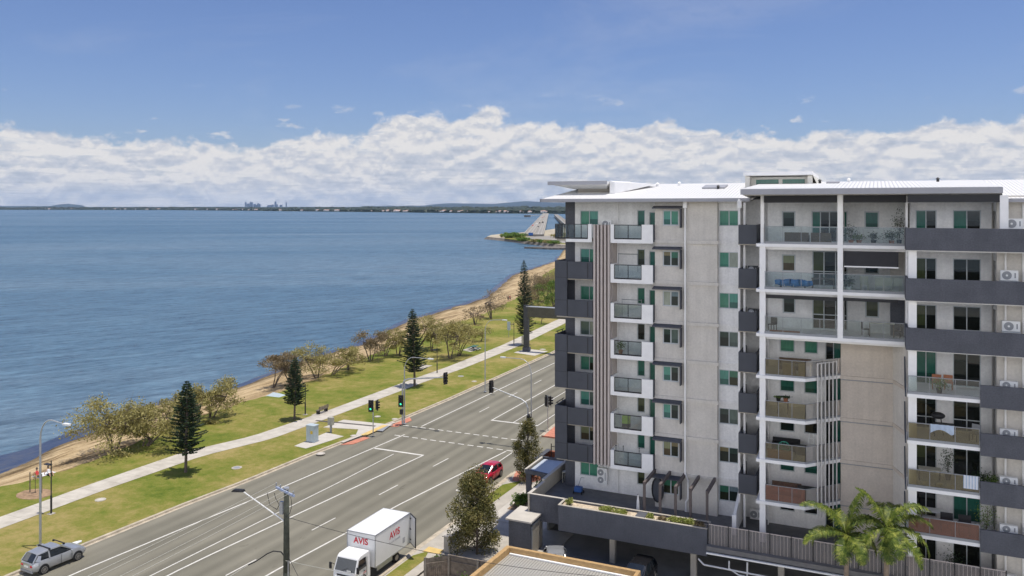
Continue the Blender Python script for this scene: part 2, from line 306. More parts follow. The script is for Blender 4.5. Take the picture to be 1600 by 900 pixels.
# ------------------------------------------------------------------ mesh builder
OFF={}
class MB:
    def __init__(s): s.v=[]; s.f=[]
    def add(s,vs,fs):
        k=len(s.v); s.v+= [tuple(a) for a in vs]; s.f+=[tuple(i+k for i in f) for f in fs]; return s
    def box(s,x0,x1,y0,y1,z0,z1):
        if x0>x1:x0,x1=x1,x0
        if y0>y1:y0,y1=y1,y0
        if z0>z1:z0,z1=z1,z0
        return s.add([(x0,y0,z0),(x1,y0,z0),(x1,y1,z0),(x0,y1,z0),(x0,y0,z1),(x1,y0,z1),(x1,y1,z1),(x0,y1,z1)],
            [(0,3,2,1),(4,5,6,7),(0,1,5,4),(1,2,6,5),(2,3,7,6),(3,0,4,7)])
    def prism(s,pts,z0,z1):
        n=len(pts); a=sum(pts[i][0]*pts[(i+1)%n][1]-pts[(i+1)%n][0]*pts[i][1] for i in range(n))
        if a<0: pts=pts[::-1]
        zz0=z0 if isinstance(z0,(list,tuple)) else [z0]*n; zz1=z1 if isinstance(z1,(list,tuple)) else [z1]*n
        if a<0: zz0=list(zz0)[::-1]; zz1=list(zz1)[::-1]
        vs=[(p[0],p[1],zz0[i]) for i,p in enumerate(pts)]+[(p[0],p[1],zz1[i]) for i,p in enumerate(pts)]
        fs=[tuple(range(n))[::-1],tuple(range(n,2*n))]+[(i,(i+1)%n,n+(i+1)%n,n+i) for i in range(n)]
        return s.add(vs,fs)
    def tube(s,p0,p1,r0,r1=None,n=8,caps=True):
        r1=r0 if r1 is None else r1
        p0=Vector(p0);p1=Vector(p1); d=(p1-p0)
        if d.length<1e-6: return s
        d.normalize(); u=d.orthogonal().normalized(); w=d.cross(u)
        vs=[];
        for p,r in ((p0,r0),(p1,r1)):
            for i in range(n):
                a=2*math.pi*i/n; vs.append(p+(u*math.cos(a)+w*math.sin(a))*r)
        fs=[(i,(i+1)%n,n+(i+1)%n,n+i) for i in range(n)]
        if caps: fs+=[tuple(range(n))[::-1],tuple(range(n,2*n))]
        return s.add(vs,fs)
    def path(s,pts,r,n=6):
        rr=r if isinstance(r,(list,tuple)) else [r]*len(pts)
        for i in range(len(pts)-1): s.tube(pts[i],pts[i+1],rr[i],rr[i+1],n,caps=(i in(0,len(pts)-2)))
        return s
    def quad(s,a,b,c,d): return s.add([a,b,c,d],[(0,1,2,3)])
    def beam(s,p0,p1,w,h):
        "bar of rectangular section, h vertical"
        p0=Vector(p0);p1=Vector(p1); d=(p1-p0).normalized(); side=d.cross(Vector((0,0,1)))
        if side.length<1e-4: side=Vector((1,0,0))
        side.normalize(); up=side.cross(d).normalized(); vs=[]
        for p in (p0,p1):
            for a,b in ((-1,-1),(1,-1),(1,1),(-1,1)): vs.append(p+side*(a*w/2)+up*(b*h/2))
        return s.add(vs,[(0,1,2,3)[::-1],(4,5,6,7),(0,1,5,4),(1,2,6,5),(2,3,7,6),(3,0,4,7)])
    def leaf(s,p,size,asp=.6,rg=rnd,up=0.0):
        n=Vector((rg.gauss(0,1),rg.gauss(0,1),rg.gauss(0,1)+up)).normalized(); u=n.orthogonal().normalized()
        u.rotate(Matrix.Rotation(rg.random()*6.28,3,n)); w=n.cross(u); u*=size*.5; w*=size*.5*asp; p=Vector(p)
        return s.add([p-u,p-w*1.0,p+u,p+w],[(0,1,2,3)])
    def ball(s,c,rx,ry,rz,nu=10,nv=7):
        vs=[(c[0],c[1],c[2]-rz)]
        for j in range(1,nv):
            ph=-math.pi/2+math.pi*j/nv
            for i in range(nu):
                a=2*math.pi*i/nu; vs.append((c[0]+rx*math.cos(ph)*math.cos(a),c[1]+ry*math.cos(ph)*math.sin(a),c[2]+rz*math.sin(ph)))
        vs.append((c[0],c[1],c[2]+rz)); fs=[(0,1+(i+1)%nu,1+i) for i in range(nu)]
        for j in range(nv-2):
            for i in range(nu): fs.append((1+j*nu+i,1+j*nu+(i+1)%nu,1+(j+1)*nu+(i+1)%nu,1+(j+1)*nu+i))
        k=1+(nv-2)*nu; fs+=[(k+i,k+(i+1)%nu,len(vs)-1) for i in range(nu)]
        return s.add(vs,fs)
    def build(s,name,m,parent=None,world=True,smooth=False,bevel=0):
        off=OFF.get(parent.name,(0,0,0)) if (parent is not None and world) else (0,0,0)
        me=bpy.data.meshes.new(name)
        me.from_pydata([(x-off[0],y-off[1],z-off[2]) for x,y,z in s.v],[],s.f); me.update()
        me.materials.append(m)
        if smooth: me.shade_smooth()
        o=bpy.data.objects.new(name,me); COL.objects.link(o)
        if parent is not None: o.parent=parent; OFF[o.name]=off
        if bevel>0:
            b=o.modifiers.new('bevel','BEVEL'); b.width=bevel; b.segments=2; b.limit_method='ANGLE'
        return o
def tag(o,label=None,cat=None,group=None,kind=None):
    if label:o['label']=label
    if cat:o['category']=cat
    if group:o['group']=group
    if kind:o['kind']=kind
    return o
def thing(name,label,cat,loc=(0,0,0),group=None,rz=0):
    o=bpy.data.objects.new(name,None); o.empty_display_size=.3; COL.objects.link(o); o.location=loc; o.rotation_euler=(0,0,rz)
    OFF[o.name]=tuple(loc); return tag(o,label,cat,group)
def children(o): return list(o.children)
def dup(o,loc=None,rz=None,label=None,group=None,scale=None,parent=None):
    c=o.copy(); COL.objects.link(c)
    if parent is not None: c.parent=parent
    for ch in children(o): dup(ch,parent=c)
    if loc is not None: c.location=loc; OFF[c.name]=tuple(loc)
    if rz is not None: c.rotation_euler=(0,0,rz)
    if scale is not None: c.scale=scale if isinstance(scale,(tuple,list)) else (scale,)*3
    if label: c['label']=label
    if group: c['group']=group
    return c
def text_part(txt,size,m,name,parent,loc,rot,extrude=.004,sx=1.0,bold=0.0):
    cu=bpy.data.curves.new(name,'FONT'); cu.body=txt; cu.size=size; cu.extrude=extrude; cu.align_x='CENTER'; cu.align_y='CENTER'; cu.offset=bold
    t=bpy.data.objects.new(name,cu); COL.objects.link(t)
    bpy.context.view_layer.update()
    me=bpy.data.meshes.new_from_object(t.evaluated_get(bpy.context.evaluated_depsgraph_get()))
    bpy.data.objects.remove(t); bpy.data.curves.remove(cu)
    me.materials.clear(); me.materials.append(m)
    o=bpy.data.objects.new(name,me); COL.objects.link(o); o.parent=parent; o.location=loc; o.rotation_euler=rot; o.scale=(sx,1,1); return o
# ------------------------------------------------------------------ camera, sun, sky
cam=bpy.data.objects.new('camera',bpy.data.cameras.new('camera')); COL.objects.link(cam); scene.camera=cam
cam.location=(0,0,CAM_H); cam.rotation_euler=(R(90),0,CAM_A)
cam.data.sensor_width=36; cam.data.lens=CAM_F/1600*36; cam.data.shift_y=(HOR-450)/1600; cam.data.clip_start=.5; cam.data.clip_end=90000
scene.render.resolution_x=1024; scene.render.resolution_y=576
sd=Vector((.14,.075,1)).normalized()   # direction to the sun
sun=bpy.data.lights.new('sun','SUN'); sun.energy=SUN_E; sun.angle=R(.5); sun.color=(1,.945,.85)
so=bpy.data.objects.new('sun',sun); COL.objects.link(so); so.rotation_euler=sd.to_track_quat('Z','Y').to_euler(); so.location=(0,0,200)
world=bpy.data.worlds.new('World'); scene.world=world; world.use_nodes=True
nt=world.node_tree; N=nt.nodes; L=nt.links; N.clear()
out=N.new('ShaderNodeOutputWorld'); bg=N.new('ShaderNodeBackground'); L.new(bg.outputs[0],out.inputs['Surface'])
sky=N.new('ShaderNodeTexSky'); sky.sky_type='NISHITA'; sky.sun_disc=False
sky.sun_elevation=math.asin(sd.z); sky.sun_rotation=math.atan2(sd.x,sd.y)
sky.air_density=1.0; sky.dust_density=.6; sky.ozone_density=2.0
bg.inputs['Strength'].default_value=SKY_S
tc=N.new('ShaderNodeTexCoord'); nv=N.new('ShaderNodeVectorMath'); nv.operation='NORMALIZE'; L.new(tc.outputs['Generated'],nv.inputs[0])
sx=N.new('ShaderNodeSeparateXYZ'); L.new(nv.outputs[0],sx.inputs[0])
az=math_n(nt,'ARCTAN2',sx.outputs['X'],sx.outputs['Y'])       # azimuth from +Y
dz=sx.outputs['Z']
# cloud bank silhouette over azimuth
fc=N.new('ShaderNodeFloatCurve')
th=lambda px: math.atan((px-800)/CAM_F)
prof=[(-300,.085),(0,.084),(120,.078),(250,.074),(330,.076),(400,.073),(440,.084),(500,.092),(550,.076),(590,.104),(640,.114),(690,.124),(770,.126),(815,.112),(880,.100),(960,.103),(1050,.112),(1150,.098),(1250,.084),(1330,.090),(1420,.087),(1500,.092),(1590,.080),(1900,.085)]
fillp=[(-math.pi,.38),(-2.3,.38),(-1.75,.32),(-1.35,.12)],[(.55,.12),(.95,.3),(1.5,.36),(2.4,.38),(math.pi,.38)]  # cloud heights behind the camera, added out of view to fill the shaded facade
A0=-math.pi; A1=math.pi
mr=N.new('ShaderNodeMapRange'); mr.inputs['From Min'].default_value=A0; mr.inputs['From Max'].default_value=A1; L.new(az,mr.inputs['Value'])
L.new(mr.outputs[0],fc.inputs['Value']); cv=fc.mapping.curves[0]
pts=[((a-A0)/(A1-A0),h) for a,h in fillp[0]]+[((-CAM_A+th(px)-A0)/(A1-A0),h) for px,h in prof]+[((a-A0)/(A1-A0),h) for a,h in fillp[1]]
cv.points[0].location=pts[0]; cv.points[1].location=pts[-1]
for p in pts[1:-1]: cv.points.new(*p)
for p in cv.points: p.handle_type='VECTOR'
fc.mapping.update()
hh=fc.outputs[0]
# billows : direction noise, squashed a little vertically
bv=scaled(nt,nv.outputs[0],(1,1,1.25))
b1=noise_n(nt,bv,21,10,.60,.1); b2=noise_n(nt,bv,5,3,.5)
disp=math_n(nt,'ADD',math_n(nt,'MULTIPLY',math_n(nt,'SUBTRACT',b1,.5),.075),math_n(nt,'MULTIPLY',math_n(nt,'SUBTRACT',b2,.5),.045))
edge=math_n(nt,'SUBTRACT',math_n(nt,'ADD',hh,disp),dz)
m1=N.new('ShaderNodeMapRange'); m1.interpolation_type='SMOOTHSTEP'; m1.inputs['From Min'].default_value=-.001; m1.inputs['From Max'].default_value=.010; L.new(edge,m1.inputs['Value'])
# flattened deck structure: perspective coordinates of a cloud layer
inv=math_n(nt,'DIVIDE',1.0,math_n(nt,'ADD',math_n(nt,'MAXIMUM',dz,0.0),.035))
cv3=N.new('ShaderNodeCombineXYZ'); L.new(math_n(nt,'MULTIPLY',az,16.0),cv3.inputs[0]); L.new(math_n(nt,'MULTIPLY',inv,1.0),cv3.inputs[1])
d1=noise_n(nt,cv3.outputs[0],1.3,7,.62,.2)
b3=noise_n(nt,scaled(nt,nv.outputs[0],(1,1,1.8)),26,10,.62,.1)
# upward offset sample gives lit tops and grey bases
of=N.new('ShaderNodeVectorMath'); of.operation='ADD'; of.inputs[1].default_value=(0,0,.008); L.new(nv.outputs[0],of.inputs[0])
b4=noise_n(nt,scaled(nt,of.outputs[0],(1,1,1.8)),26,10,.62,.1)
relief=math_n(nt,'MULTIPLY',math_n(nt,'SUBTRACT',b3,b4),2.9)
# near the top: bright; lower: greyer bands
depthn=N.new('ShaderNodeMapRange'); depthn.inputs['From Min'].default_value=0; depthn.inputs['From Max'].default_value=.075; L.new(edge,depthn.inputs['Value'])
sh=math_n(nt,'ADD',math_n(nt,'ADD',math_n(nt,'MULTIPLY',math_n(nt,'SUBTRACT',d1,.5),.95),relief),math_n(nt,'SUBTRACT',.84,math_n(nt,'MULTIPLY',depthn.outputs[0],.28)),clamp=False)
ccol=ramp(nt,sh,[(.08,(.58,.63,.74)),(.38,(.69,.73,.82)),(.62,(.81,.82,.87)),(.88,(1.0,.975,.96))])
ccs=N.new('ShaderNodeVectorMath'); ccs.operation='SCALE'; L.new(ccol,ccs.inputs[0]); bk=N.new('ShaderNodeMapRange'); bk.inputs['From Min'].default_value=1.0; bk.inputs['From Max'].default_value=1.6; bk.inputs['To Min'].default_value=CLOUD_B; bk.inputs['To Max'].default_value=CLOUD_FILL; azr=math_n(nt,'ABSOLUTE',math_n(nt,'ADD',az,CAM_A)); L.new(azr,bk.inputs['Value']); L.new(bk.outputs[0],ccs.inputs['Scale'])  # the added bank out of view is brighter, as fill light
gap=N.new('ShaderNodeMapRange'); gap.interpolation_type='SMOOTHSTEP'; gap.inputs['From Min'].default_value=.33; gap.inputs['From Max'].default_value=.46; gap.inputs['To Min'].default_value=.70; L.new(d1,gap.inputs['Value'])
mask=math_n(nt,'MULTIPLY',m1.outputs[0],gap.outputs[0])
# small detached puffs above the bank
pf=noise_n(nt,scaled(nt,nv.outputs[0],(1,1,2.6)),19,5,.55); band=N.new('ShaderNodeMapRange'); band.interpolation_type='SMOOTHSTEP'
band.inputs['From Min'].default_value=.15; band.inputs['From Max'].default_value=.09; L.new(dz,band.inputs['Value'])
pm=N.new('ShaderNodeMapRange'); pm.interpolation_type='SMOOTHSTEP'; pm.inputs['From Min'].default_value=.61; pm.inputs['From Max'].default_value=.70; pm.inputs['To Max'].default_value=.7; L.new(pf,pm.inputs['Value'])
mask=math_n(nt,'MAXIMUM',mask,math_n(nt,'MULTIPLY',pm.outputs[0],band.outputs[0]))
# thin high veil
ve=N.new('ShaderNodeMapRange'); ve.inputs['From Min'].default_value=.5; ve.inputs['From Max'].default_value=.75; ve.inputs['To Max'].default_value=.16; L.new(noise_n(nt,scaled(nt,nv.outputs[0],(1,1,3)),2.2,5,.6,.6),ve.inputs['Value'])
skyc=N.new('ShaderNodeVectorMath'); skyc.operation='MULTIPLY'; skyc.inputs[1].default_value=SKY_TINT; L.new(sky.outputs[0],skyc.inputs[0])
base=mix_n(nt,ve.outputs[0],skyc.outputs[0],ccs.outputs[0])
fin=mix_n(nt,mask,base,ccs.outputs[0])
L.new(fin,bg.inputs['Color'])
vs=scene.view_settings; vs.view_transform='Standard'; vs.look='None'; vs.gamma=1; vs.exposure=EXPO; vs.use_curve_mapping=False
scene.render.engine='CYCLES'; scene.cycles.max_bounces=7; scene.cycles.transparent_max_bounces=16; scene.cycles.volume_bounces=0

# ------------------------------------------------------------------ ground, beach, water
gy=[-120,38,50,56,66,76,87,98,116,140,181,209,250,290,370,480]
XG=[-74,-74.6,-75.8,-74.4,-76.3,-78.4,-78.2,-78.2,-81.5,-85.8,-88.9,-94.4,-103,-118,-138,-176]  # grass edge
def wl(px,py): return G(px,py,-.9)
wpts=[(-78,-120),(-79,30)]+[wl(*p) for p in [(0,738),(143,675),(213,640),(300,621),(370,606),(430,583),(480,560),(560,540),(640,500),(760,465),(800,430),(868,408)]]+[(-183,486)]
wpts=sorted([(b,a) for a,b in wpts])
def xg(Y): return float(np.interp(Y,gy,XG))
def xw(Y): return float(np.interp(Y,[p[0] for p in wpts],[p[1] for p in wpts]))
def interp_f(ys,xs): return lambda Y: float(np.interp(Y,ys,xs))
xpl=interp_f([-50,45,54,65,73,87,106,118,140,178,260,370],[-68.6,-68.4,-68.6,-68.4,-65.9,-65.2,-65.2,-64.9,-65.5,-68.5,-76,-108])
xpr=interp_f([-50,45,54,65,73,87,106,118,140,170,260,370],[-66.0,-65.9,-66.0,-65.5,-63.1,-62.7,-62.5,-61.9,-62.2,-64.5,-72,-104])
xkl=interp_f([-50,38,45,54,61,70,78,88,98,115,138,250,350,480,700],[-57.2,-57,-56.8,-56.4,-55.8,-55.5,-54.9,-54.3,-54.0,-54.0,-54.0,-58,-80,-170,-296])
xkr=interp_f([-50,38,60,75,75.1,86.9,87,92,115,138,250,350,480,700],[-32.9,-32.8,-32.6,-33.2,-33.2,-35.5,-35.5,-35.9,-35.6,-36,-40,-62,-152,-276])
VZ=.13
def strip(name,fl,fr,y0,y1,z,m,dy=2.0,parent=None,jl=0,jr=0,flat=False):
    mb=MB(); ys=list(np.arange(y0,y1+.01,dy)); vs=[]
    if ys[-1]<y1-.01: ys.append(y1)
    for i,Y in enumerate(ys):
        a=fl(Y)+(noise.noise((Y*.25,3.1,0))*jl if jl else 0); b=fr(Y)+(noise.noise((Y*.3,9.1,0))*jr if jr else 0)
        vs+=[(a,Y,z),(b,Y,z)]
    fs=[(2*i,2*i+1,2*i+3,2*i+2) for i in range(len(ys)-1)]
    mb.add(vs,fs); return mb.build(name,m,parent)
# base land sheet (below everything)
mb=MB()
ys=list(np.arange(-120,481,4.0)); vs=[]
for Y in ys: vs+=[(xg(Y)+.3,Y,-.06),(900,Y,-.06)]
mb.add(vs,[(2*i,2*i+1,2*i+3,2*i+2) for i in range(len(ys)-1)])
mb.add([(-176,480,-.06),(900,480,-.06),(900,1500,-.06),(-180,900,-.06)],[(0,1,2,3)])
tag(mb.build('ground',GROUNDB),kind='structure')
gl=strip('grass_verge',lambda Y:xg(Y)+.8*noise.noise((Y*.45,1.3,0))+.35*noise.noise((Y*1.6,5,0)),lambda Y:xkl(Y)-.28,-120,480,VZ,GRASS,.7); tag(gl,kind='structure')
tag(strip('footpath',xpl,xpr,-50,370,VZ+.02,PATHC),kind='structure')
# beach : sheet from the grass edge down to below the water
mb=MB(); ys=list(np.arange(-120,486,1.2)); NX=12; vs=[]
for Y in ys:
    a=xg(Y)+1.2; w=xw(Y)+.9*noise.noise((Y*.12,7,0)); e=w-22
    for k in range(NX+1):
        if k<=8:
            t=k/8; x=a+(w-a)*t; z=(VZ-.02)+(-1.03-.0)*t**1.15
            if 0<k<8: z+=.13*noise.noise((x*.5,Y*.18,0)) +.05*noise.noise((x*2,Y*.6,4))
        else:
            t=(k-8)/4; x=w+(e-w)*t; z=-.92-1.6*t
        vs.append((x,Y,z))
fs=[]
for i in range(len(ys)-1):
    for k in range(NX): j=i*(NX+1)+k; fs.append((j,j+1,j+NX+2,j+NX+1))
tag(MB().add(vs,fs).build('beach',SAND,smooth=True),kind='structure')
# water
WZ=-.9
tag(MB().add([(-60000,-8000,WZ),(40000,-8000,WZ),(40000,60000,WZ),(-60000,60000,WZ)],[(0,1,2,3)]).build('sea',WATER),kind='structure')
strip('shallows',lambda Y:xw(Y)-float(np.interp(Y,[50,56,63,73,85,110,200],[6.5,5.8,3.4,1.8,1.2,1.2,1.4]))*(1+.5*noise.noise((Y*.09,2,0))),lambda Y:xw(Y)+1.5,-60,420,WZ+.01,SHALLOW,1.0,jl=.5)['kind']='structure'
# weed lines and drift on the sand
# road
tag(strip('road',xkl,xkr,-60,138,0.0,ASPH),kind='structure')
tag(strip('road',xkl,xkr,138,700,0.0,ASPH,6),kind='structure')
def kerbline(name,f,y0,y1,sgn,parent=None):
    mb=MB(); ys=list(np.arange(y0,y1+.01,2.0))
    prof=[(sgn*-.30,.006),(sgn*-.02,.012),(0,VZ+.02),(sgn*.16,VZ+.025),(sgn*.30,VZ+.008)]
    vs=[]
    for Y in ys:
        for dx,z in prof: vs.append((f(Y)+dx,Y,z))
    n=len(prof); fs=[]
    for i in range(len(ys)-1):
        for k in range(n-1): j=i*n+k; fs.append((j,j+1,j+n+1,j+n) if sgn>0 else (j,j+n,j+n+1,j+1))
    mb.add(vs,fs); return tag(mb.build(name,KERB,parent),kind='structure')
kerbline('kerb',xkl,-50,480,-1); kerbline('kerb',xkr,-50,75,1); kerbline('kerb',xkr,87,300,1)
# markings
def mark(fx,y0,y1,w=.14,dash=None,z=.004):
    mb=MB(); Y=y0
    while Y<y1-.01:
        e=min(Y+(dash[0] if dash else 3.0),y1)
        mb.add([(fx(Y)-w/2,Y,z),(fx(Y)+w/2,Y,z),(fx(e)+w/2,e,z),(fx(e)-w/2,e,z)],[(0,1,2,3)])
        Y=e+(dash[1] if dash else 0)
    return tag(mb.build('road_marking',PAINT),kind='structure')
def cross(y,x0,x1,w=.3,dash=None,z=.008):
    mb=MB(); x=x0
    while x<x1-.01:
        e=min(x+(dash[0] if dash else x1-x0),x1); mb.box(x,e,y-w/2,y+w/2,z-.004,z); x=e+(dash[1] if dash else 0)
    return tag(mb.build('road_marking',PAINT),kind='structure')
I=interp_f
mark(I([-40,40,50,58,61,81],[-54,-53.27,-52.5,-51.8,-51.6,-50.45]),-40,81.2,.16)
mark(I([84.8,103,138,250,350],[-50.44,-50.32,-50.15,-54,-76]),85,350,.16)
mark(I([-40,42,64,74],[-48.6,-47.9,-47.5,-47.55]),28,74.3,.12)
mark(I([-40,45,75.2],[-47.6,-46.75,-44.4]),-40,75.2,.16)
cross(75.2,-50.6,-44.35,.32)
mark(I([-40,46,62,80.2],[-41,-40.3,-39.0,-36.9]),-40,80.2,.16)
# dashed lane lines
mark(I([-40,40,64,80],[-44,-43.2,-42.0,-41.2]),8,80,.12,(3.0,6.2))
mark(I([-40,50,80],[-51.0,-49.9,-49.0]),-20,30,.12,(3.0,6.2))
# far side of junction
mark(I([91,112,138,250,350],[-43.9,-43.9,-44.2,-49,-71]),91,350,.15)
mark(I([91,138,350],[-41.0,-41.0,-68]),91,350,.12)
cross(91.1,-44.0,-37.7,.32)
mark(I([88,138,350],[-37.7,-37.9,-64.5]),91,350,.13)
mark(I([88,138,350],[-47.1,-47.1,-73.5]),94,300,.12,(3.0,6.2))
cross(84.55,-52.7,-35.7,.2,(.75,.45)); cross(80.5,-51.4,-35.4,.2,(.75,.45))
# parking bay beside the red car
mb=MB(); mb.box(-36.15,-36.03,67.2,80,0,.006); mb.box(-36.1,-33.4,67.1,67.22,0,.0065); tag(mb.build('road_marking',PAINT),kind='structure')
# left junction paving, red tactile islands, cabinet slab and pads
def pad(name,pts,z,m,th=.05,kind='structure'):
    o=MB().prism(pts,z-th,z).build(name,m); return tag(o,kind=kind)
zz=VZ+.028
pad('pavement',[G(505,668,VZ),G(537,656,VZ),G(700,668,VZ) if False else G(615,664,VZ),(-54.55,80.6),(-54.7,77.2),G(560,671,VZ)],zz,CONC_L)
pad('pavement',[(-54.75,75.2),(-54.0,84.8),(-54.35,84.9),(-55.1,75.2)],zz+.006,CONC_L)
pad('pavement',[(-54.75,74.6),(-54.15,78.4),(-53.3,78.2),(-53.6,75.4)],.05,REDPAVE)
pad('pavement',[(-54.1,83.2),(-53.95,88.0),(-52.9,86.8),(-53.0,83.6)],.05,REDPAVE)
pad('pavement',[(-54.05,78.45),(-54.05,83.15),(-54.75,83.15),(-54.75,78.45)],zz+.012,TACT)
pad('pavement',[G(460,697,VZ),G(478,701,VZ),G(537,682,VZ),G(510,676,VZ)],zz,CONC_L)
pad('pavement',[G(486,649,VZ),G(495,652,VZ),G(520,643,VZ),G(509,640,VZ)],zz,CONC)
pad('pavement',[G(722,547,VZ),G(735,550,VZ),G(752,545,VZ),G(742,541,VZ)],zz,CONC)
pad('pavement',[G(803,551,VZ),G(835,556,VZ),G(856,549,VZ),G(822,545,VZ)],zz,CONC_L)
pad('pavement',[G(640,578,VZ),G(660,577,VZ),G(676,571,VZ),G(660,570,VZ)],zz,CONC)
# drain slots on the crossing ramp
pad('pavement',[G(492,658,VZ),G(495,656.5,VZ),G(588,665.5,VZ),G(585,667,VZ)],zz+.004,mat('dark_joint',(.09,.08,.07),.9))
pad('pavement',[G(588,673,VZ),G(598,665,VZ),G(608,666,VZ),G(598,674,VZ)],zz+.004,GREYPLASTIC)
# pits and manholes
for n,(px,py,r,m,lab) in enumerate([(370,731,.55,MULCH,'round brown pit lid in grass nearest the pine tree'),(157,781,.5,CONC_L,'pale pit lid in grass between path and road'),(553,681,.45,CONC_L,'white round lid in grass beside signal post'),(590,651,.42,CONC_L,'white round lid behind the junction paving, left one'),(617,655,.42,CONC_L,'white round lid beside mast arm pole base'),(741,596,.42,CONC_L,'white round lid on far verge beside road'),(501,709,.5,CONC_L,'pale square pit at kerb below the cabinet'),(720,588,.5,MULCH,'worn brown pit lid on far verge near path'),(848,546,.6,CONC_L,'pale pit lid beside gantry slab')]):
    x,y=G(px,py,VZ); mb=MB(); mb.tube((x,y,VZ-.02),(x,y,VZ+.035),r*.95,n=16)
    t=thing('pit_lid',lab,'manhole',(x,y,0)); mb.build('surround',CONC,t)
    MB().tube((x,y,VZ+.034),(x,y,VZ+.05),r*.58,n=16).build('lid',m if m is not MULCH else GREYPLASTIC,t)
# mulch circle + bare patches
x,y=G(54,772,VZ)
pts=[(x+1.7*math.cos(a)*(1+.15*noise.noise((math.cos(a)*2,math.sin(a)*2,0))),y+1.35*math.sin(a)) for a in np.linspace(0,6.28,20)[:-1]]
pad('mulch_bed',pts,VZ+.02,MULCH)
# ------------------------------------------------------------------ right hand side: footpath, grass, driveway, red corner
pad('pavement',[(-32.5,-40),(-30.2,-40),(-30.2,75),(-32.9,75),(-32.35,60)],VZ,CONC)
pad('grass_verge',[(-32.2,30),(-31.3,30),(-31.0,52.6),(-31.5,54.2),(-32.2,53)],VZ+.02,GRASS)
pad('grass_verge',[(-32.5,62.3),(-31.5,62),(-31.3,72),(-32.6,70)],VZ+.02,GRASS)
pad('pavement',[(-31.9,53.9),(-30.4,54.0),(-30.5,54.8),(-31.9,54.9)],VZ+.025,TACT)
pad('pavement',[(-30.2,54.2),(-22.5,54.2),(-22.5,62),(-30.2,62)],VZ-.03,CONC)
pad('pavement',[(-30.2,62),(-24.9,62),(-24.9,75),(-30.2,75)],VZ-.01,CONC_L)
pad('mulch_bed',[(-29.8,50.6),(-24.8,50.9),(-25.6,54.0),(-29.8,54.0)],VZ+.03,MULCH)
pad('mulch_bed',[(-29.6,64.6),(-27.9,64.6),(-28.0,67.0),(-29.6,67.2)],VZ+.03,MULCH)
pad('car_park_floor',[(-24.6,30),(40,30),(40,66),(-24.6,66)],.02,CONC_D,.05)
pad('side_street',[(-33.2,75),(40,75),(40,86.9),(-35.5,86.9)],-.02,ASPH,.03)
pad('pavement',[(-35.4,87),(-35.8,92),(-30,98),(-24,98),(-24,87)],VZ,REDPAVE,.16)
pad('pavement',[(-33.1,74.2),(-32.2,71.4),(-30.2,72),(-28.5,75)],VZ+.012,REDPAVE)
pad('pavement',[(-35.7,92.2),(-35.6,138),(-33,138),(-30,98.2)],VZ,CONC,.16)
pad('grass_verge',[(-33,92.2),(-33,138),(-10,138),(-10,98)],VZ-.02,GRASS,.1)

# ------------------------------------------------------------------ far shore, hills, island, bridges
def ray(px,d):      # point at view distance d on the sight line of column px
    r=(px-800)/CAM_F; return (d*(r*CA-SA), d*(r*SA+CA))
def wat(px,py): t=(CAM_H-WZ)*CAM_F/(py-HOR); return t
# shore distance by column
sc=[(-500,327.6),(0,327.8),(150,328),(270,328.3),(400,329.5),(640,332),(760,333.3),(860,334),(950,335),(1300,336),(2300,336)]
def sdist(px): return wat(px,float(np.interp(px,[a for a,b in sc],[b for a,b in sc])))
mb=MB(); vs=[]; cols=list(range(-500,2301,25)); K=5
for px in cols:
    d=sdist(px)
    for k,(dd,z) in enumerate([(-12,-1.2),(0,.6),(25,2.5),(900,9),(4000,16),(15000,24)]):
        x,y=ray(px,d+dd); vs.append((x,y,z))
n=6; fs=[(i*n+k,(i+1)*n+k,(i+1)*n+k+1,i*n+k+1) for i in range(len(cols)-1) for k in range(n-1)]
tag(MB().add(vs,fs).build('far_land',FAR_WOOD),kind='structure')
# woods on the far shore: many clumps in one mass
mb=MB(); rg=random.Random(3)
for i in range(5200):
    px=rg.uniform(-60,1000) if i<4200 else rg.uniform(560,960)
    d=sdist(px); dd=20+rg.random()**2*1600; x,y=ray(px,d+dd)
    h=rg.uniform(7,13)+ (2.5 if px>560 else 0); h*= .6+.8*abs(noise.noise((px*.02,dd*.002,1)))+.25; w=rg.uniform(9,22); zb=2+dd*.008
    a=[]; m_=5; ph=rg.random()*6
    for j in range(m_): a.append((x+w*math.cos(ph+j*6.283/m_),y+w*math.sin(ph+j*6.283/m_),zb))
    b=[(x+w*.8*math.cos(ph+.5+j*6.283/m_)*rg.uniform(.7,1.1),y+w*.8*math.sin(ph+.5+j*6.283/m_),zb+h*rg.uniform(.55,.8)) for j in range(m_)]
    k=len(mb.v); mb.v+=a+b+[(x,y,zb+h)]
    for j in range(m_): mb.f+=[(k+j,k+(j+1)%m_,k+m_+(j+1)%m_,k+m_+j),(k+m_+j,k+m_+(j+1)%m_,k+2*m_)]
tag(mb.build('shoreline_wood',FAR_WOOD),kind='stuff')
# hills
def hill(name,d,prof,depth=2500,m=HILLM):
    mb=MB(); xs=list(np.arange(prof[0][0],prof[-1][0]+.1,6)); vs=[]
    for px in xs:
        z=float(np.interp(px,[p[0] for p in prof],[p[1] for p in prof])); zz=(HOR-z)/CAM_F*d+CAM_H if z<322 else 8
        zz=max(zz+noise.noise((px*.06,d*.01,0))*d*.0006,6)
        for dd,f in ((-depth*.5,.0),(-depth*.25,.55),(0,1),(depth,.2)):
            x,y=ray(px,d+dd); vs.append((x,y,(zz*f if f else 4)))
    fs=[(i*4+k,(i+1)*4+k,(i+1)*4+k+1,i*4+k+1) for i in range(len(xs)-1) for k in range(3)]
    return tag(mb.add(vs,fs).build(name,m,smooth=True),kind='structure')
hill('hills',15500,[(655,323),(672,319.5),(700,317.5),(735,318),(770,318.5),(800,316),(822,314.2),(850,316),(885,317),(930,318),(1000,321),(1100,323)])
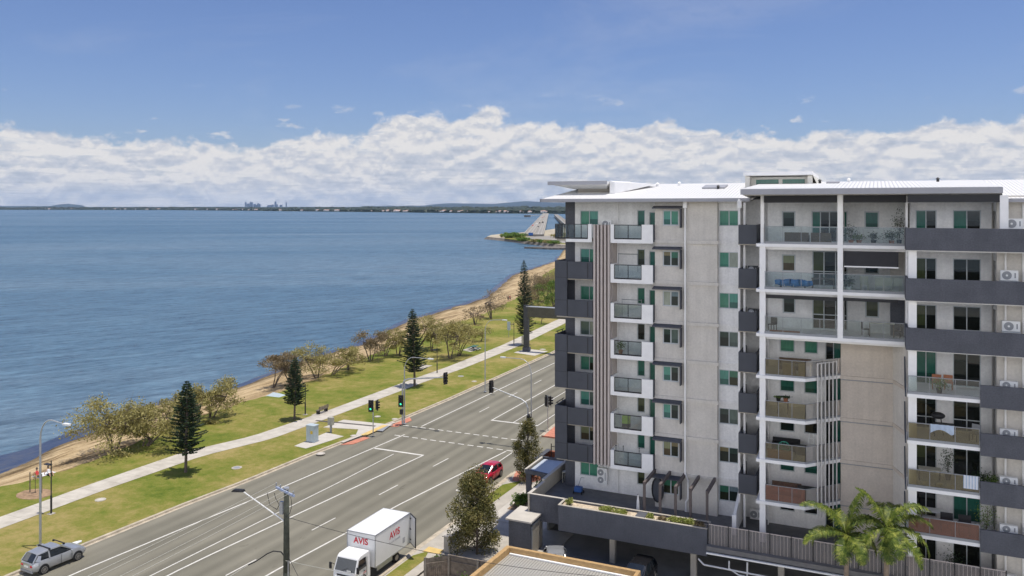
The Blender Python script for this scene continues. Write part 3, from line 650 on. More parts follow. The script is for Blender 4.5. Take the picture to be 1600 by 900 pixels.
hill('hills',15500,[(70,323),(82,321),(95,319),(107,318.2),(118,319.5),(135,322),(150,323)],1200)
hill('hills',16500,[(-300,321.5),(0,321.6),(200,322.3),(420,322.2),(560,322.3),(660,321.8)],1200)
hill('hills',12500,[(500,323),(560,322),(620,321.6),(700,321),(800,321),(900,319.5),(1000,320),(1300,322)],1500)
# city towers
CITY='towers of the distant city skyline'
labs=['slim blue-grey tower at the left end of the distant city','wide low tower in the left city cluster','tall tower in the left city cluster','second tall tower in the left city cluster','stepped block in the left city cluster','short block closing the left city cluster','squat tower standing alone between the city clusters','twin of the squat tower between the city clusters','low block left of the tallest city tower','tallest tower of the distant city skyline','narrow tower right of the tallest city tower','short block between the two right-hand towers','thin needle tower at the right end of the distant city','low block beside the needle tower']
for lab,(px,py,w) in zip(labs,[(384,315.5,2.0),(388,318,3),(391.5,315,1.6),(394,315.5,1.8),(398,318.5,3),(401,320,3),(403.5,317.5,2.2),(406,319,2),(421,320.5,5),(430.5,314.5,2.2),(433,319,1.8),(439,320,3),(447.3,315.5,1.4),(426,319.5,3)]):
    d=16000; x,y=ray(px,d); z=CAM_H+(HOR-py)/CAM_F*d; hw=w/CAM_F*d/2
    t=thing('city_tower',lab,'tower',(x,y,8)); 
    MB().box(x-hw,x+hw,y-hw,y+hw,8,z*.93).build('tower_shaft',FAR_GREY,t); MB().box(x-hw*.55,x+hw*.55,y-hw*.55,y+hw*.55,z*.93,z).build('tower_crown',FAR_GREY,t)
# houses along far shore
hm=MB(); hm.box(-9,9,-6,6,0,4.5); hr=MB().prism([(-10,-7),(10,-7),(10,7),(-10,7)],4.5,4.7)
hr=MB().add([(-10,-7,4.5),(10,-7,4.5),(10,7,4.5),(-10,7,4.5),(-7,0,7.5),(7,0,7.5)],[(0,1,5,4),(1,2,5),(2,3,4,5),(3,0,4)])
h0=thing('shore_house','pale house among the trees of the far shore','house',(0,0,0),'houses along the far shore')
hm.build('wall',FAR_WHITE,h0,False); hr.build('roof',FAR_ROOF,h0,False)
h1=None; rg=random.Random(11)
for i in range(140):
    px=rg.choice([rg.uniform(60,320),rg.uniform(255,640),rg.uniform(300,640),rg.uniform(560,640),rg.uniform(640,745),rg.uniform(745,860)])
    d=sdist(px)+rg.choice([12,14,20,60,120]); x,y=ray(px,d); s=rg.uniform(.6,1.35)
    o=h0 if i==0 else dup(h0); o.location=(x,y,3.0+.01*d*0); o.rotation_euler=(0,0,rg.uniform(-.5,1.2)); o.scale=(s*1.1,s,s)
# island at the bridgehead
def isl(name,pts,z0,z1,m,j=0): return tag(MB().prism(pts,z0,z1).build(name,m),kind='structure')
front=[G(755,373.5,WZ),G(780,376,WZ),(G(820,381,WZ)),G(850,385,WZ),G(885,388.5,WZ),G(960,392,WZ)]
back=[G(980,355,WZ),G(880,357,WZ),G(852,362,WZ),G(818,365.5,WZ),G(800,367,WZ),G(775,369,WZ),G(762,370.5,WZ)]
def ins(p,c,k): return (p[0]+(c[0]-p[0])*k,p[1]+(c[1]-p[1])*k)
ctr=(-230,600)
mb=MB(); lo=front+back; hi=[ins(p,ctr,.05) for p in lo]; nn=len(lo)
vs=[(x,y,WZ-.3) for x,y in lo]+[(x,y,1.1) for x,y in hi]
mb.add(vs,[(i,(i+1)%nn,nn+(i+1)%nn,nn+i) for i in range(nn)]); tag(mb.build('sea_wall',ROCK),kind='structure')
isl('island_ground',hi,.6,1.15,ROCKSAND)
isl('sea_wall',[G(819,388.3,WZ),G(860,387.6,WZ),G(960,388,WZ),G(960,391,WZ),G(860,390,WZ)],-1.2,.2,ROCK)
isl('grass_verge',[G(788,373,1.1),G(815,376,1.1),G(850,378.5,1.1),G(885,382,1.1),G(960,384,1.1),G(960,360,1.1),G(868,365,1.1),G(872,374,1.1),G(850,374,1.1),G(823,371,1.1),G(815,366.5,1.1),G(800,368,1.1)],1.0,1.3,GRASS)
isl('road',[G(821,371,1.2),G(830,374.5,1.2),G(848,377,1.2),G(900,382,1.2),G(900,364,1.2),G(856,369,1.2),G(849,368.5,1.2)],1.0,1.36,ASPH_F)
# bridges : decks rising slightly to the far shore, on piers
def bridge(name,label,ax,bx,z0,z1,w0,pier=60,barrier=True,npier=24):
    a=Vector((*ax,z0)); b=Vector((*bx,z1)); t=thing(name,label,'bridge',(a.x,a.y,0)); dd=(b-a); side=Vector((dd.y,-dd.x,0)).normalized()
    mb=MB(); mb.add([a-side*w0/2+Vector((0,0,-1.2)),a+side*w0/2+Vector((0,0,-1.2)),b+side*w0/2+Vector((0,0,-1.2)),b-side*w0/2+Vector((0,0,-1.2)),a-side*w0/2,a+side*w0/2,b+side*w0/2,b-side*w0/2],[(0,3,2,1),(4,5,6,7),(0,1,5,4),(1,2,6,5),(2,3,7,6),(3,0,4,7)])
    mb.build('deck',ASPH_F,t)
    for s in (-1,1):
        p=a+side*s*(w0/2-.15); q=b+side*s*(w0/2-.15); MB().beam(p+Vector((0,0,.45)),q+Vector((0,0,.45)),.3,.9).build('parapet',CONC_L,t)
    mp=MB()
    for s in (-.0,): mp.beam(a+side*(.3)+Vector((0,0,.4)),b+side*(.3)+Vector((0,0,.4)),.4,.7)
    mp.build('median_barrier',CONC,t)
    for i in range(npier):
        p=a.lerp(b,(i+.6)/npier); MB().box(p.x-w0*.36,p.x+w0*.36,p.y-.9,p.y+.9,-2.5,p.z-1.2).build('pier',CONC,t)
    for k in ((-.33,-.17,.2,.36) if w0>12 else (0.0,)):
        p=a+side*(w0*k)+Vector((0,0,.02)); q=b+side*(w0*k)+Vector((0,0,.02)); MB().beam(p,q,.22,.02).build('lane_line',PAINT,t)
    return a,b,side
A_=G(834,366,3.0); B_=G(853,333.2,6); 
ba,bb,bside=bridge('road_bridge','long pale road bridge running straight out to the far shore',A_,B_,3.0,6.0,17.5)
C0=G(905,366,3.5); D0=G(868,335,6)
bridge('road_bridge','second dark-sided bridge just left of the apartment block',C0,D0,4.5,6.0,9,npier=20)
# vehicles on the bridge: small far cars
def far_car(px,py,m,lab,big=1.0):
    # find point on deck
    best=None
    for i in range(400):
        u=i/400.; p=ba.lerp(bb,u); t=(-p.x*SA+p.y*CA); yy=HOR+(CAM_H-p.z)*CAM_F/t
        if best is None or abs(yy-py)<best[0]: best=(abs(yy-py),p,t)
    p=best[1]; t=best[2]; xx=800+CAM_F*(p.x*CA+p.y*SA)/t; p=p+bside*((px-xx)*t/CAM_F)
    dirv=(bb-ba).normalized(); rz=math.atan2(-dirv.x,dirv.y)
    o=thing('car',lab,'car',tuple(p),'cars crossing the road bridge',rz)
    L_=4.4*big;W_=1.8*big**.5;H_=1.45*big
    pr=[(-L_/2,.35),(-L_/2,.85*big),(-L_*.42,.95*big),(-L_*.3,H_),(L_*.15,H_),(L_*.3,.95*big),(L_/2,.8*big),(L_/2,.35)]
    vs=[(-W_/2,y,z) for y,z in pr]+[(W_/2,y,z) for y,z in pr]; n=len(pr)
    MB().add(vs,[tuple(range(n)),tuple(range(2*n-1,n-1,-1))]+[(i,i+n,(i+1)%n+n,(i+1)%n) for i in range(n)]).build('body',m,o,False)
    mb=MB(); mb.box(-W_*.42,W_*.42,-L_*.37,L_*.23,.98*big,H_*.95); mb.build('window',CARGLASS,o,False)
    mb=MB()
    for sx_ in(-1,1):
        for sy in(-.3,.3): mb.tube((sx_*W_*.38,L_*sy,.33),(sx_*W_*.51,L_*sy,.33),.33,n=8)
    mb.build('wheel',TYRE,o,False)
far_car(838.5,350.5,WHITE_CAR,'white car on the bridge in left lane of the middle group'); far_car(843.3,349.3,BLACK_CAR,'dark van on the bridge in centre lane of the middle group',1.3)
far_car(848,348.6,BLACK_CAR,'dark truck on the bridge in right lane of the middle group',1.6); far_car(841,355,BLACK_CAR,'black car nearest on the bridge behind the group')
far_car(847.5,340.5,RED_CAR,'red car on the bridge ahead of the middle group'); far_car(844.5,343,WHITE_CAR,'white car on the bridge ahead of the middle group'); far_car(850.5,338.5,RED_CAR,'small red car farthest along the bridge'); far_car(832.5,353,RED_CAR,'red car on the left edge of the bridge')
# blue direction sign on the bridge approach
x,y=ray(829.2,640); t=thing('road_sign','blue direction sign at the bridge approach','road sign',(x,y,1.3)); MB().box(x-1.9,x+1.9,y-.1,y+.1,3.9,6.2).build('sign_panel',SIGNBLUE,t)
for s in(-1.2,1.2): MB().tube((x+s,y+.15,1.1),(x+s,y+.15,6),.1).build('post',GALV,t)
# jetty
x0,y0=G(824,338.5,0); x1,y1=G(845,337,0); t=thing('jetty','short jetty reaching out of the far bridge into the bay','jetty',(x0,y0,0)); MB().beam((x0,y0,2),(x1,y1,2),3,1).build('deck',CONC,t)
mb=MB(); mb.box(x0-7,x0+7,y0-6,y0+6,-1.5,4); mb.build('pier_head',ROCK,t)
# haze
if HAZE>0:
    hb=MB().box(-24000,24000,-600,24000,-3.6,420).build('haze',bpy.data.materials.new('haze_air'))
    hm_=hb.data.materials[0]; hm_.use_nodes=True; n2=hm_.node_tree; n2.nodes.remove(n2.nodes['Principled BSDF']); pv=n2.nodes.new('ShaderNodeVolumePrincipled')
    pv.inputs['Color'].default_value=(.50,.70,1,1); pv.inputs['Density'].default_value=HAZE; pv.inputs['Anisotropy'].default_value=.0; n2.links.new(pv.outputs[0],n2.nodes['Material Output'].inputs['Volume']); tag(hb,kind='stuff')
# ------------------------------------------------------------------ apartment block
LV=[0,3.2,6.13,9.06,11.99,14.92,17.85,20.96,24.13,27.25]
blk=thing('apartment_block','eight storey white, beige and charcoal apartment block with balconies and white metal roof','building',(-8,62,0))
def P(mb,name,m,par=blk,**k): return mb.build(name,m,par,**k)
def wall(name,x0,x1,Y,z0,z1,m,holes=(),th=.3,name2=None):
    "wall facing the camera side, with real openings"
    xs=sorted({x0,x1,*[h[0] for h in holes],*[h[1] for h in holes]}); zs=sorted({z0,z1,*[h[2] for h in holes],*[h[3] for h in holes]})
    xs=[x for x in xs if x0<=x<=x1]; zs=[z for z in zs if z0<=z<=z1]; mb=MB()
    for i in range(len(xs)-1):
        j=0
        while j<len(zs)-1:
            cx=(xs[i]+xs[i+1])/2
            def hol(j): cz=(zs[j]+zs[j+1])/2; return any(h[0]<cx<h[1] and h[2]<cz<h[3] for h in holes)
            if hol(j): j+=1; continue
            k=j
            while k+1<len(zs)-1 and not hol(k+1): k+=1
            mb.box(xs[i],xs[i+1],Y,Y+th,zs[j],zs[k+1]); j=k+1
    return P(mb,name,m)
def window(x0,x1,z0,z1,Y,m,split=1,fm=FRAME,name='window',fw=.06,rail=None,fr=None):
    f=MB(); y0=Y+.05; y1=Y+.14
    f.box(x0,x1,y0,y1,z0,z0+fw); f.box(x0,x1,y0,y1,z1-fw,z1); f.box(x0,x0+fw,y0,y1,z0+fw,z1-fw); f.box(x1-fw,x1,y0,y1,z0+fw,z1-fw)
    for i in range(1,split+1):
        if split>=1 and i<=split:
            x=x0+(x1-x0)*i/(split+1); f.box(x-fw*.5,x+fw*.5,y0+.005,y1-.005,z0+fw,z1-fw)
    if rail: f.box(x0+fw,x1-fw,y0+.01,y1-.01,z0+rail-.03,z0+rail+.03)
    w=P(f,name,fm); n=split+1
    for i in range(n):
        a=x0+(x1-x0)*i/n+fw*.5; b=x0+(x1-x0)*(i+1)/n-fw*.5
        mm=m[i%len(m)] if isinstance(m,list) else m
        P(MB().box(a,b,y1-.04,y1-.02,z0+fw*.6,z1-fw*.6),'pane',mm,w)
    return w
# ---- west wing walls
YW=64.05
hl=[];
for l in range(1,9):
    z=LV[l]; hl.append((-22.65,-21.05,z+1.05,z+2.25)); hl.append((-17.75,-17.1,z+.95,z+2.3))
    if 2<=l<=8: hl.append((-16.75,-16.12,z+.02,z+2.15))
wall('wall',-23.1,-15.9,YW,3.2,27.25,W_WHITE,hl)
P(MB().box(-23.95,-23.1,YW-.02,YW+.5,3.2,27.25).box(-23.95,-23.55,YW+.5,82,0,27.25),'wall',W_DARK)
rw=random.Random(5)
pick=[0,4,2,0,0,3,1,0,0]
for l in range(1,9):
    z=LV[l]
    window(-22.65,-21.05,z+1.05,z+2.25,YW,[PANES[[0,0,4,1,0,7,0,1,0][l]],PANES[[0,0,8,7,3,5,0,0,1][l]]],1)
    window(-17.75,-17.1,z+.95,z+2.3,YW,[P_GREEN,P_OLIVE][l%2] if l!=5 else P_DARK,0)
    if l>=2: window(-16.75,-16.12,z+.02,z+2.15,YW,P_GREEN,0,name='door')
# balcony decks west corner (dark parapets)
def parapet_box(x0,x1,y0,y1,z0,z1,m,name='parapet',th=.12,par=None,left=True,right=True):
    mb=MB().box(x0,x1,y0,y0+th,z0,z1)
    if left: mb.box(x0,x0+th,y0+th,y1,z0,z1)
    if right: mb.box(x1-th,x1,y0+th,y1,z0,z1)
    return P(mb,name,m,par or blk)
BF=62.1
for l in range(2,9):
    z=LV[l]
    b=P(MB().box(-24.05,-20.95,BF+.15,YW,z-.22,z),'balcony',CONC)
    b2=P(MB().box(-24.05,-23.95,YW,67.5,z-.22,z),'balcony',CONC) if False else None
    if l<8:
        parapet_box(-23.05,-20.9,BF,YW,z-.12,z+1.27,W_DARK2,par=b,left=False)
        P(MB().box(-21.34,-21.27,BF-.012,BF,z-.05,z+1.2).box(-23.09,-23.03,BF-.012,BF,z-.1,z+1.25),'joint',BLACK,b)
    else:
        P(MB().box(-21.3,-20.98,BF,BF+.14,z-.3,z+1.17).box(-23.2,-21.3,BF,BF+.14,z-.3,z-.05),'parapet',W_TRIM,b)
        g=MB().box(-24.12,-21.32,BF+.03,BF+.045,z+.06,z+1.12); g.box(-24.13,-24.115,BF+.05,YW,z+.06,z+1.12); P(g,'glass_panel',BALGLASS,b)
        r=MB().box(-24.15,-21.3,BF+.01,BF+.07,z+1.12,z+1.17).box(-24.15,-21.3,BF+.01,BF+.07,z-.05,z+.06).box(-24.15,-24.09,BF+.07,YW,z+1.12,z+1.17)
        for x in (-24.14,-23.85,-23.6,-23.35,-23.05,-22.5,-21.9,-21.34): r.box(x,x+.05,BF+.0,BF+.05,z,z+1.14)
        P(r,'railing',BLACK,b)
for a,c in ((6,7),(4,5),(2,3)):
    z0=LV[a]-.1; z1=LV[c]+1.32
    pp=P(MB().box(-24.15,-23.1,BF-.02,BF+.12,z0,z1).box(-24.15,-24.03,BF+.12,66.5,z0,z1),'screen_panel',W_DARK2)
    P(MB().box(-24.14,-23.11,BF-.028,BF-.02,LV[a]+1.2,LV[a]+1.23).box(-24.14,-23.11,BF-.028,BF-.02,LV[c]-.05,LV[c]-.02),'joint',BLACK,pp)
for a in (5,3):   # thin corner railings above the panels
    z=LV[a]+1.35; 
    P(MB().beam((-23.95,BF+.05,z),(-23.2,YW,z+.25),.04,.04).beam((-23.9,BF+.05,LV[a]+1),(-23.9,BF+.05,z+.0),.04,.04) if False else MB().box(-24.12,-24.07,BF+.1,YW,z+.12,z+.17).box(-24.12,-24.07,BF+.5,BF+.55,z-.1,z+.12).box(-24.12,-24.07,YW-.4,YW-.35,z-.1,z+.12),'railing',BLACK)
# battens
for i in range(5):
    x=-20.82+i*.30
    P(MB().box(x,x+.16,62.05,62.5,5.95,25.25),'batten',BATTEN)
bb_=MB()
for z in [6.3]+[LV[l]-.15 for l in range(3,9)]+[25.0]: bb_.box(-20.85,-19.4,62.5,62.58,z,z+.12)
P(bb_,'batten_rail',BATTEN)
P(MB().box(-20.85,-20.8,62.58,YW,5.95,25.2).box(-19.46,-19.41,62.58,YW,5.95,25.2),'wall',BATTEN)
P(MB().box(-20.8,-19.46,62.6,YW,24.0,24.12),'ledge',W_DARK2)
# white balconies
for l in range(2,9):
    z=LV[l]
    b=P(MB().box(-19.4,-15.88,BF+.1,YW,z-.22,z-.02),'balcony',W_TRIM)
    P(MB().box(-19.4,-19.1,BF,BF+.14,z-.02,z+1.16).box(-16.85,-15.95,BF,BF+.14,z-.02,z+1.16).box(-19.4,-15.95,BF,BF+.14,z-.32,z-.02).box(-19.4,-19.26,BF+.14,YW,z-.02,z+1.16),'parapet',W_TRIM,b)
    P(MB().box(-19.08,-16.87,BF+.05,BF+.065,z+.06,z+1.08),'glass_panel',BALGLASS if l not in (2,) else BALGLASS,b)
    r=MB().box(-19.1,-16.85,BF+.03,BF+.09,z+1.08,z+1.14).box(-19.1,-16.85,BF+.02,BF+.09,z-.02,z+.08)
    for x in (-19.1,-17.98,-16.9): r.box(x,x+.045,BF+.02,BF+.09,z+.08,z+1.08)
    P(r,'railing',BLACK,b)
    P(MB().box(-15.95,-15.86,BF+.02,YW,z-.2,z+1.16),'side_panel',W_DARK2,b)
# white pipe in the corner
pm=MB()
pm.tube((-19.35,63.9,3.3),(-19.35,63.9,27.2),.055)
P(pm,'downpipe',W_TRIM)
# ---- beige bay with awnings
YB=62.4
hb_=[(-15.25,-13.98,LV[l]+1.1,LV[l]+2.3) for l in range(1,9)]
wall('wall',-15.86,-13.55,YB,3.2,27.25,W_BEIGE,hb_,.3)
P(MB().box(-15.86,-15.6,YB+.3,YW+.2,3.2,27.25),'wall',W_BEIGE)
aw_p=[None,[PANES[3],PANES[3]],[PANES[4],PANES[8]],[PANES[1],PANES[2]],[PANES[1],PANES[2]],[PANES[2],PANES[7]],[PANES[5],PANES[6]],[PANES[8],PANES[3]],[PANES[1],PANES[0]]]
for l in range(1,9):
    z=LV[l]; window(-15.25,-13.98,z+1.1,z+2.3,YB,aw_p[l],1,fw=.08)
    a=P(MB().add([(-15.95,YB-.62,z+2.42),(-13.72,YB-.62,z+2.42),(-13.72,YB-.002,z+2.52),(-15.95,YB-.002,z+2.52),(-15.95,YB-.62,z+2.5),(-13.72,YB-.62,z+2.5),(-13.72,YB-.002,z+2.64),(-15.95,YB-.002,z+2.64)],[(0,3,2,1),(4,5,6,7),(0,1,5,4),(1,2,6,5),(2,3,7,6),(3,0,4,7)]),'awning',FASCIA if False else W_DARK)
    P(MB().box(-13.8,-13.73,YB-.55,YB-.004,z+.95,z+2.41),'side_fin',W_DARK,a)
# downpipe + rain heads
for x,y,off in ((-13.42,62.05,0),(-9.18,60.9,0)):
    mb=MB().tube((x,y,6.2 if x<-12 else 5.0),(x,y,26.6),.07); mb.box(x-.14,x+.14,y-.14,y+.14,26.6,27.15); 
    if x<-12: mb.path([(x,y,6.2),(x+.22,y,5.7),(x+.22,y,4.3),(x+.05,y,4.0),(x+.05,y,3.3)],.07)
    P(mb,'downpipe',W_TRIM)
# ---- blank beige bay with ledges
wall('wall',-13.53,-11.02,62.28,3.2,27.25,W_BEIGE,(),.4)
for l in range(2,9): P(MB().box(-13.3,-10.9,62.14,62.28,LV[l]-.28,LV[l]-.02),'ledge',W_BEIGE)
for l in range(2,9): P(MB().box(-15.86,-13.5,YB-.10,YB-.0,LV[l]-.28,LV[l]-.03),'ledge',W_BEIGE)
# ---- white strip with windows
YS=62.75
wall('wall',-11.02,-9.25,YS,3.2,27.25,W_WHITE,[(-10.98,-9.5,LV[l]+1.1,LV[l]+2.3) for l in range(1,9)])
ws=[None,[PANES[3],PANES[6]],[PANES[8],PANES[2]],[PANES[2],PANES[7]],[PANES[1],PANES[3]],[PANES[2],PANES[7]],[PANES[0],PANES[1]],[PANES[0],PANES[5]],PANES[0]]
lg=MB()
for l in range(1,9): window(-10.98,-9.5,LV[l]+1.1,LV[l]+2.3,YS,ws[l],1)
for l in range(2,9): P(MB().box(-11.0,-9.25,YS-.09,YS,LV[l]-.24,LV[l]-.04),'ledge',W_WHITE)
# ---- recess
YR=62.2
wall('wall',-9.25,-7.3,YR+1.0,3.2,27.25,W_WHITE); P(MB().box(-9.3,-9.18,60.95,YR+1.0,6.0,27.25),'wall',W_WHITE)
P(MB().tube((-8.85,61.1,3.2),(-8.85,61.1,27.0),.09),'downpipe',W_TRIM)
for l in range(2,9):
    z=LV[l]; 
    b=P(MB().box(-9.15,-7.85,60.1,YR+1,z-.2,z),'balcony',CONC)
    parapet_box(-9.12,-7.85,60.0,YR+1,z-.12,z+1.27,W_DARK2,par=b)
# ---- middle block
YM=62.2; MF=58.7
def mid_wall(l,wins,doors):
    z=LV[l]; z1=LV[l+1] if l<8 else 27.5
    hs=[(a,b,z+c,z+d) for a,b,c,d,*_ in wins]+[(a,b,z+.03,z+d) for a,b,d,*_ in doors]
    wall('wall',-7.3,1.85,YM,z,z1-.0,W_WHITE,hs)
    for a,b,c,d,m in wins: window(a,b,z+c,z+d,YM,m,0,fw=.09)
    for a,b,d,m,sp in doors: window(a,b,z+.03,z+d,YM,m,sp,name='sliding_door',fw=.07,rail=1.05)
mid_wall(8,[(-6.35,-5.4,1.0,2.25,PANES[2]),(-.8,.15,1.0,2.25,P_GREEN)],[(-4.3,-1.9,2.25,[P_GREEN,P_DARK,P_DARK,P_GREEN],3)])
mid_wall(7,[(-6.35,-5.4,1.0,2.25,PANES[4]),(-.8,.15,1.0,2.25,PANES[2])],[(-4.25,-1.9,2.55,[P_OLIVE,P_DARK,P_DARK],2)])
mid_wall(6,[(-6.3,-5.4,1.05,2.3,PANES[2]),(-.75,.15,1.05,2.3,P_OLIVE)],[(-4.25,-1.9,2.55,[P_OLIVE,P_DARK,P_DARK],2)])
for l in (8,7,6):
    z=LV[l]
    b=P(MB().box(-7.72,1.72,MF,YM,z-.22,z-.005),'balcony',W_TRIM)
    P(MB().box(-7.2,1.72,MF+.45,YM,z-.42,z-.22),'edge_beam',W_TRIM,b)
    P(MB().box(-7.1,-2.42,MF+.08,MF+.095,z+.16,z+1.18).box(-2.1,1.66,MF+.08,MF+.095,z+.16,z+1.18),'glass_panel',BALGLASS,b)
    r=MB().box(-7.15,-2.42,MF+.06,MF+.11,z+1.18,z+1.22).box(-2.1,1.7,MF+.06,MF+.11,z+1.18,z+1.22).box(-7.15,1.7,MF+.05,MF+.12,z-.005,z+.16)
    for x in (-7.12,-5.95,-4.75,-3.55,-2.5,-2.08,-.85,.4,1.62): r.box(x,x+.03,MF+.065,MF+.105,z+.16,z+1.18)
    P(r,'railing',GREYPLASTIC,b)
P(MB().box(-7.45,-7.22,MF+.3,MF+.5,24.13,27.5).box(-7.5,-7.1,MF+.12,MF+.5,3.2,LV[8]-.22),'column',W_TRIM)
P(MB().box(-2.42,-2.08,MF+.02,MF+.35,LV[6]-.2,27.5),'column',W_TRIM)
P(MB().box(1.35,1.75,MF+.05,MF+.5,LV[6]-.2,24.0),'column',W_TRIM) if False else None
P(MB().box(-2.25,-2.1,MF+.4,YM,LV[6],27.5),'party_wall',W_WHITE)
# headers, blinds
for x0,x1 in ((-7.2,-2.45),(-2.05,1.75),(1.78,6.85)):
    P(MB().box(x0,x1,MF+.05 if x0<1.7 else 57.3,MF+.2 if x0<1.7 else 57.45,26.98,27.47),'roller_blind',BLACKOUT)
b=P(MB().box(-2.02,1.30,MF+.2,MF+.23,22.72,23.72),'roller_blind',BLACKOUT); P(MB().box(-2.02,1.30,MF+.19,MF+.24,22.63,22.72),'bottom_bar',W_TRIM,b)
P(MB().box(-7.08,-2.45,MF+.3,MF+.4,20.3,20.55).box(-2.05,1.3,MF+.3,MF+.4,20.35,20.55),'roller_blind',BLACKOUT)
# storage cupboard / party wall at right end of middle balconies
for l in (6,7): P(MB().box(.85,1.75,61.2,YM,LV[l],LV[l]+2.6),'storage_cupboard',[W_DARK,W_BEIGE][l%2])
# lower middle: angled balconies
poly=[(-7.72,MF),(-4.45,MF),(-2.28,61.0),(-2.28,YM+1.2),(-7.72,YM+1.2)]
for l in range(1,6):
    z=LV[l]
    hs=[(-6.55,-5.5,z+1.05,z+2.25),(-4.85,-3.9,z+1.05,z+2.25)]
    wall('wall',-7.3,-3.4,YM+.5,z,LV[l+1]-.0,W_WHITE,hs)
    mm=[None,P_DARK,P_GREEN,PANES[2],P_GREEN,PANES[0]][l]; mm2=[None,P_DARK,P_GREEN,P_DARK,P_GREEN,PANES[0]][l]
    window(-6.55,-5.5,z+1.05,z+2.25,YM+.5,mm,0,fw=.07); window(-4.85,-3.9,z+1.05,z+2.25,YM+.5,mm2,0,fw=.07)
    window(-3.4,-2.3,z+.02,z+2.7,YM+.5,[P_DARK,P_GREEN],1,name='sliding_door')
    if l>=2:
        b=P(MB().prism(poly,z-.22,z-.005),'balcony',W_TRIM)
        gm=[None,None,BALGLASS_R,BALGLASS_B,BALGLASS_B,BALGLASS_B][l]
        def rail_seg(p,q,gm,b,z=z,n=3):
            p=Vector((*p,0));q=Vector((*q,0)); g=MB(); r=MB()
            g.beam(p+Vector((0,.08,z+.64)),q+Vector((0,.08,z+.64)),.015,1.02); P(g,'glass_panel',gm,b)
            r.beam(p+Vector((0,.08,z+1.17)),q+Vector((0,.08,z+1.17)),.04,.04); r.beam(p+Vector((0,.08,z+.06)),q+Vector((0,.08,z+.06)),.06,.12)
            for i in range(n+1):
                c=p.lerp(q,i/n); r.box(c.x-.015,c.x+.015,c.y+.06,c.y+.10,z+.12,z+1.17)
            P(r,'railing',GREYPLASTIC,b)
        rail_seg((-7.1,MF),(-4.45,MF),gm,b); rail_seg((-4.45,MF),(-2.32,61.0),gm,b,n=2)
for i in range(6):
    u=i/5; x=-3.7+u*1.15; y=59.35+u*1.4
    P(MB().box(x-.04,x+.04,y-.12,y+.1,5.3,15.95),'batten',PALE_BATTEN)
P(MB().beam((-3.7,59.35,15.9),(-2.55,60.75,15.9),.05,.08),'batten_rail',PALE_BATTEN)
# brown beige projecting wall
P(MB().box(-2.3,1.0,61.0,61.4,3.2,17.45),'wall',W_BROWN)
P(MB().prism([(1.0,61.0),(1.72,58.8),(2.0,58.9),(1.3,61.4)],3.2,17.43),'wall',W_BEIGE)  # paler render puts the angled face's brighter light into the colour
for l in range(2,6):
    q=P(MB().box(-2.34,1.0,60.93,61.0,LV[l]-.25,LV[l]-.02).prism([(.98,60.93),(1.66,58.78),(1.74,58.8),(1.02,61.0)],LV[l]-.25,LV[l]-.02),'ledge',W_BROWN)
    P(MB().box(-2.3,1.0,60.915,60.93,LV[l]-.32,LV[l]-.26),'ledge_strip',GREYPLASTIC,q)  # grey strip along the bottom of the ledge
# ---- right wing
RF=56.7; YQ=60.2
for l in range(1,9):
    z=LV[l]; z1=LV[l+1] if l<8 else 27.4
    hs=[(2.35,3.6,z+.03,z+2.35),(4.55,6.15,z+.03,z+2.35)]
    wall('wall',2.0,6.75,YQ,z,z1,W_WHITE,hs)
    s=[(P_DARK,P_OLIVE),(P_DARK,P_DARK),(P_OLIVE,P_DARK),(P_DARK,P_OLIVE),(P_GREEN,P_DARK),(P_OLIVE,P_DARK),(P_OLIVE,P_DARK),(P_GREEN,P_DARK)][l-1]
    window(2.35,3.6,z+.03,z+2.35,YQ,[s[0],P_DARK if l!=5 else P_GREEN],1,name='sliding_door',rail=.75 if l in (4,8,7) else None)
    window(4.55,6.15,z+.03,z+2.35,YQ,[P_GREEN if l in(8,2) else P_DARK,P_GREEN if l==2 else P_DARK],1,name='sliding_door',rail=.75 if l in (4,8,7,6) else None)
    wall('wall',6.85,16,58.6,z,z1,W_BEIGE,(),.3)
    P(MB().box(6.85,7.05,58.9,YQ+.3,z,z1),'wall',W_WHITE)
    wq=MB().box(6.83,6.845,59.2,60.1,z+.05,z+2.3); P(wq,'sliding_door',P_DARK)
    if l>=2:
        b=P(MB().box(1.75,16,RF+.02,YQ,z-.22,z-.005),'balcony',W_TRIM)
        if l>=6: P(MB().box(1.66,16,RF-.12,RF+.02,z-.16,z+1.24).box(1.66,1.8,RF+.02,58.7,z-.16,z+1.24),'parapet',W_DARK,b)
        else:
            P(MB().box(5.75,16,RF-.12,RF+.02,z-.45,z+.92),'parapet',W_DARK,b)
            gm=[None,None,BALGLASS_R,BALGLASS_B,BALGLASS_B,BALGLASS][l]
            P(MB().box(1.8,5.74,RF+.06,RF+.075,z+.16,z+1.1),'glass_panel',gm,b)
            r=MB().box(1.78,5.75,RF+.04,RF+.09,z+1.1,z+1.14).box(1.78,5.75,RF+.03,RF+.1,z-.005,z+.16)
            for x in (1.8,3.0,4.4,5.7): r.box(x,x+.03,RF+.045,RF+.085,z+.1,z+1.12)
            P(r,'railing',GREYPLASTIC,b)
            P(MB().add([(1.62,RF,z-.2),(1.62,RF,z+.05),(1.62,58.7,z+2.0),(1.62,58.7,z+.4),(1.7,RF,z-.2),(1.7,RF,z+.05),(1.7,58.7,z+2.0),(1.7,58.7,z+.4)],[(0,1,2,3),(7,6,5,4),(0,4,5,1),(1,5,6,2),(2,6,7,3),(3,7,4,0)]),'side_screen',W_DARK2,b)
P(MB().box(1.82,2.3,RF+.35,RF+.75,3.2,24.0),'column',W_TRIM)
P(MB().box(6.85,7.3,RF+.5,RF+.75,24.13,27.4),'column',W_TRIM)
for x in (7.3,8.25):
    P(MB().tube((x,58.5,3.2),(x,58.5,26.9),.06),'downpipe',W_TRIM)
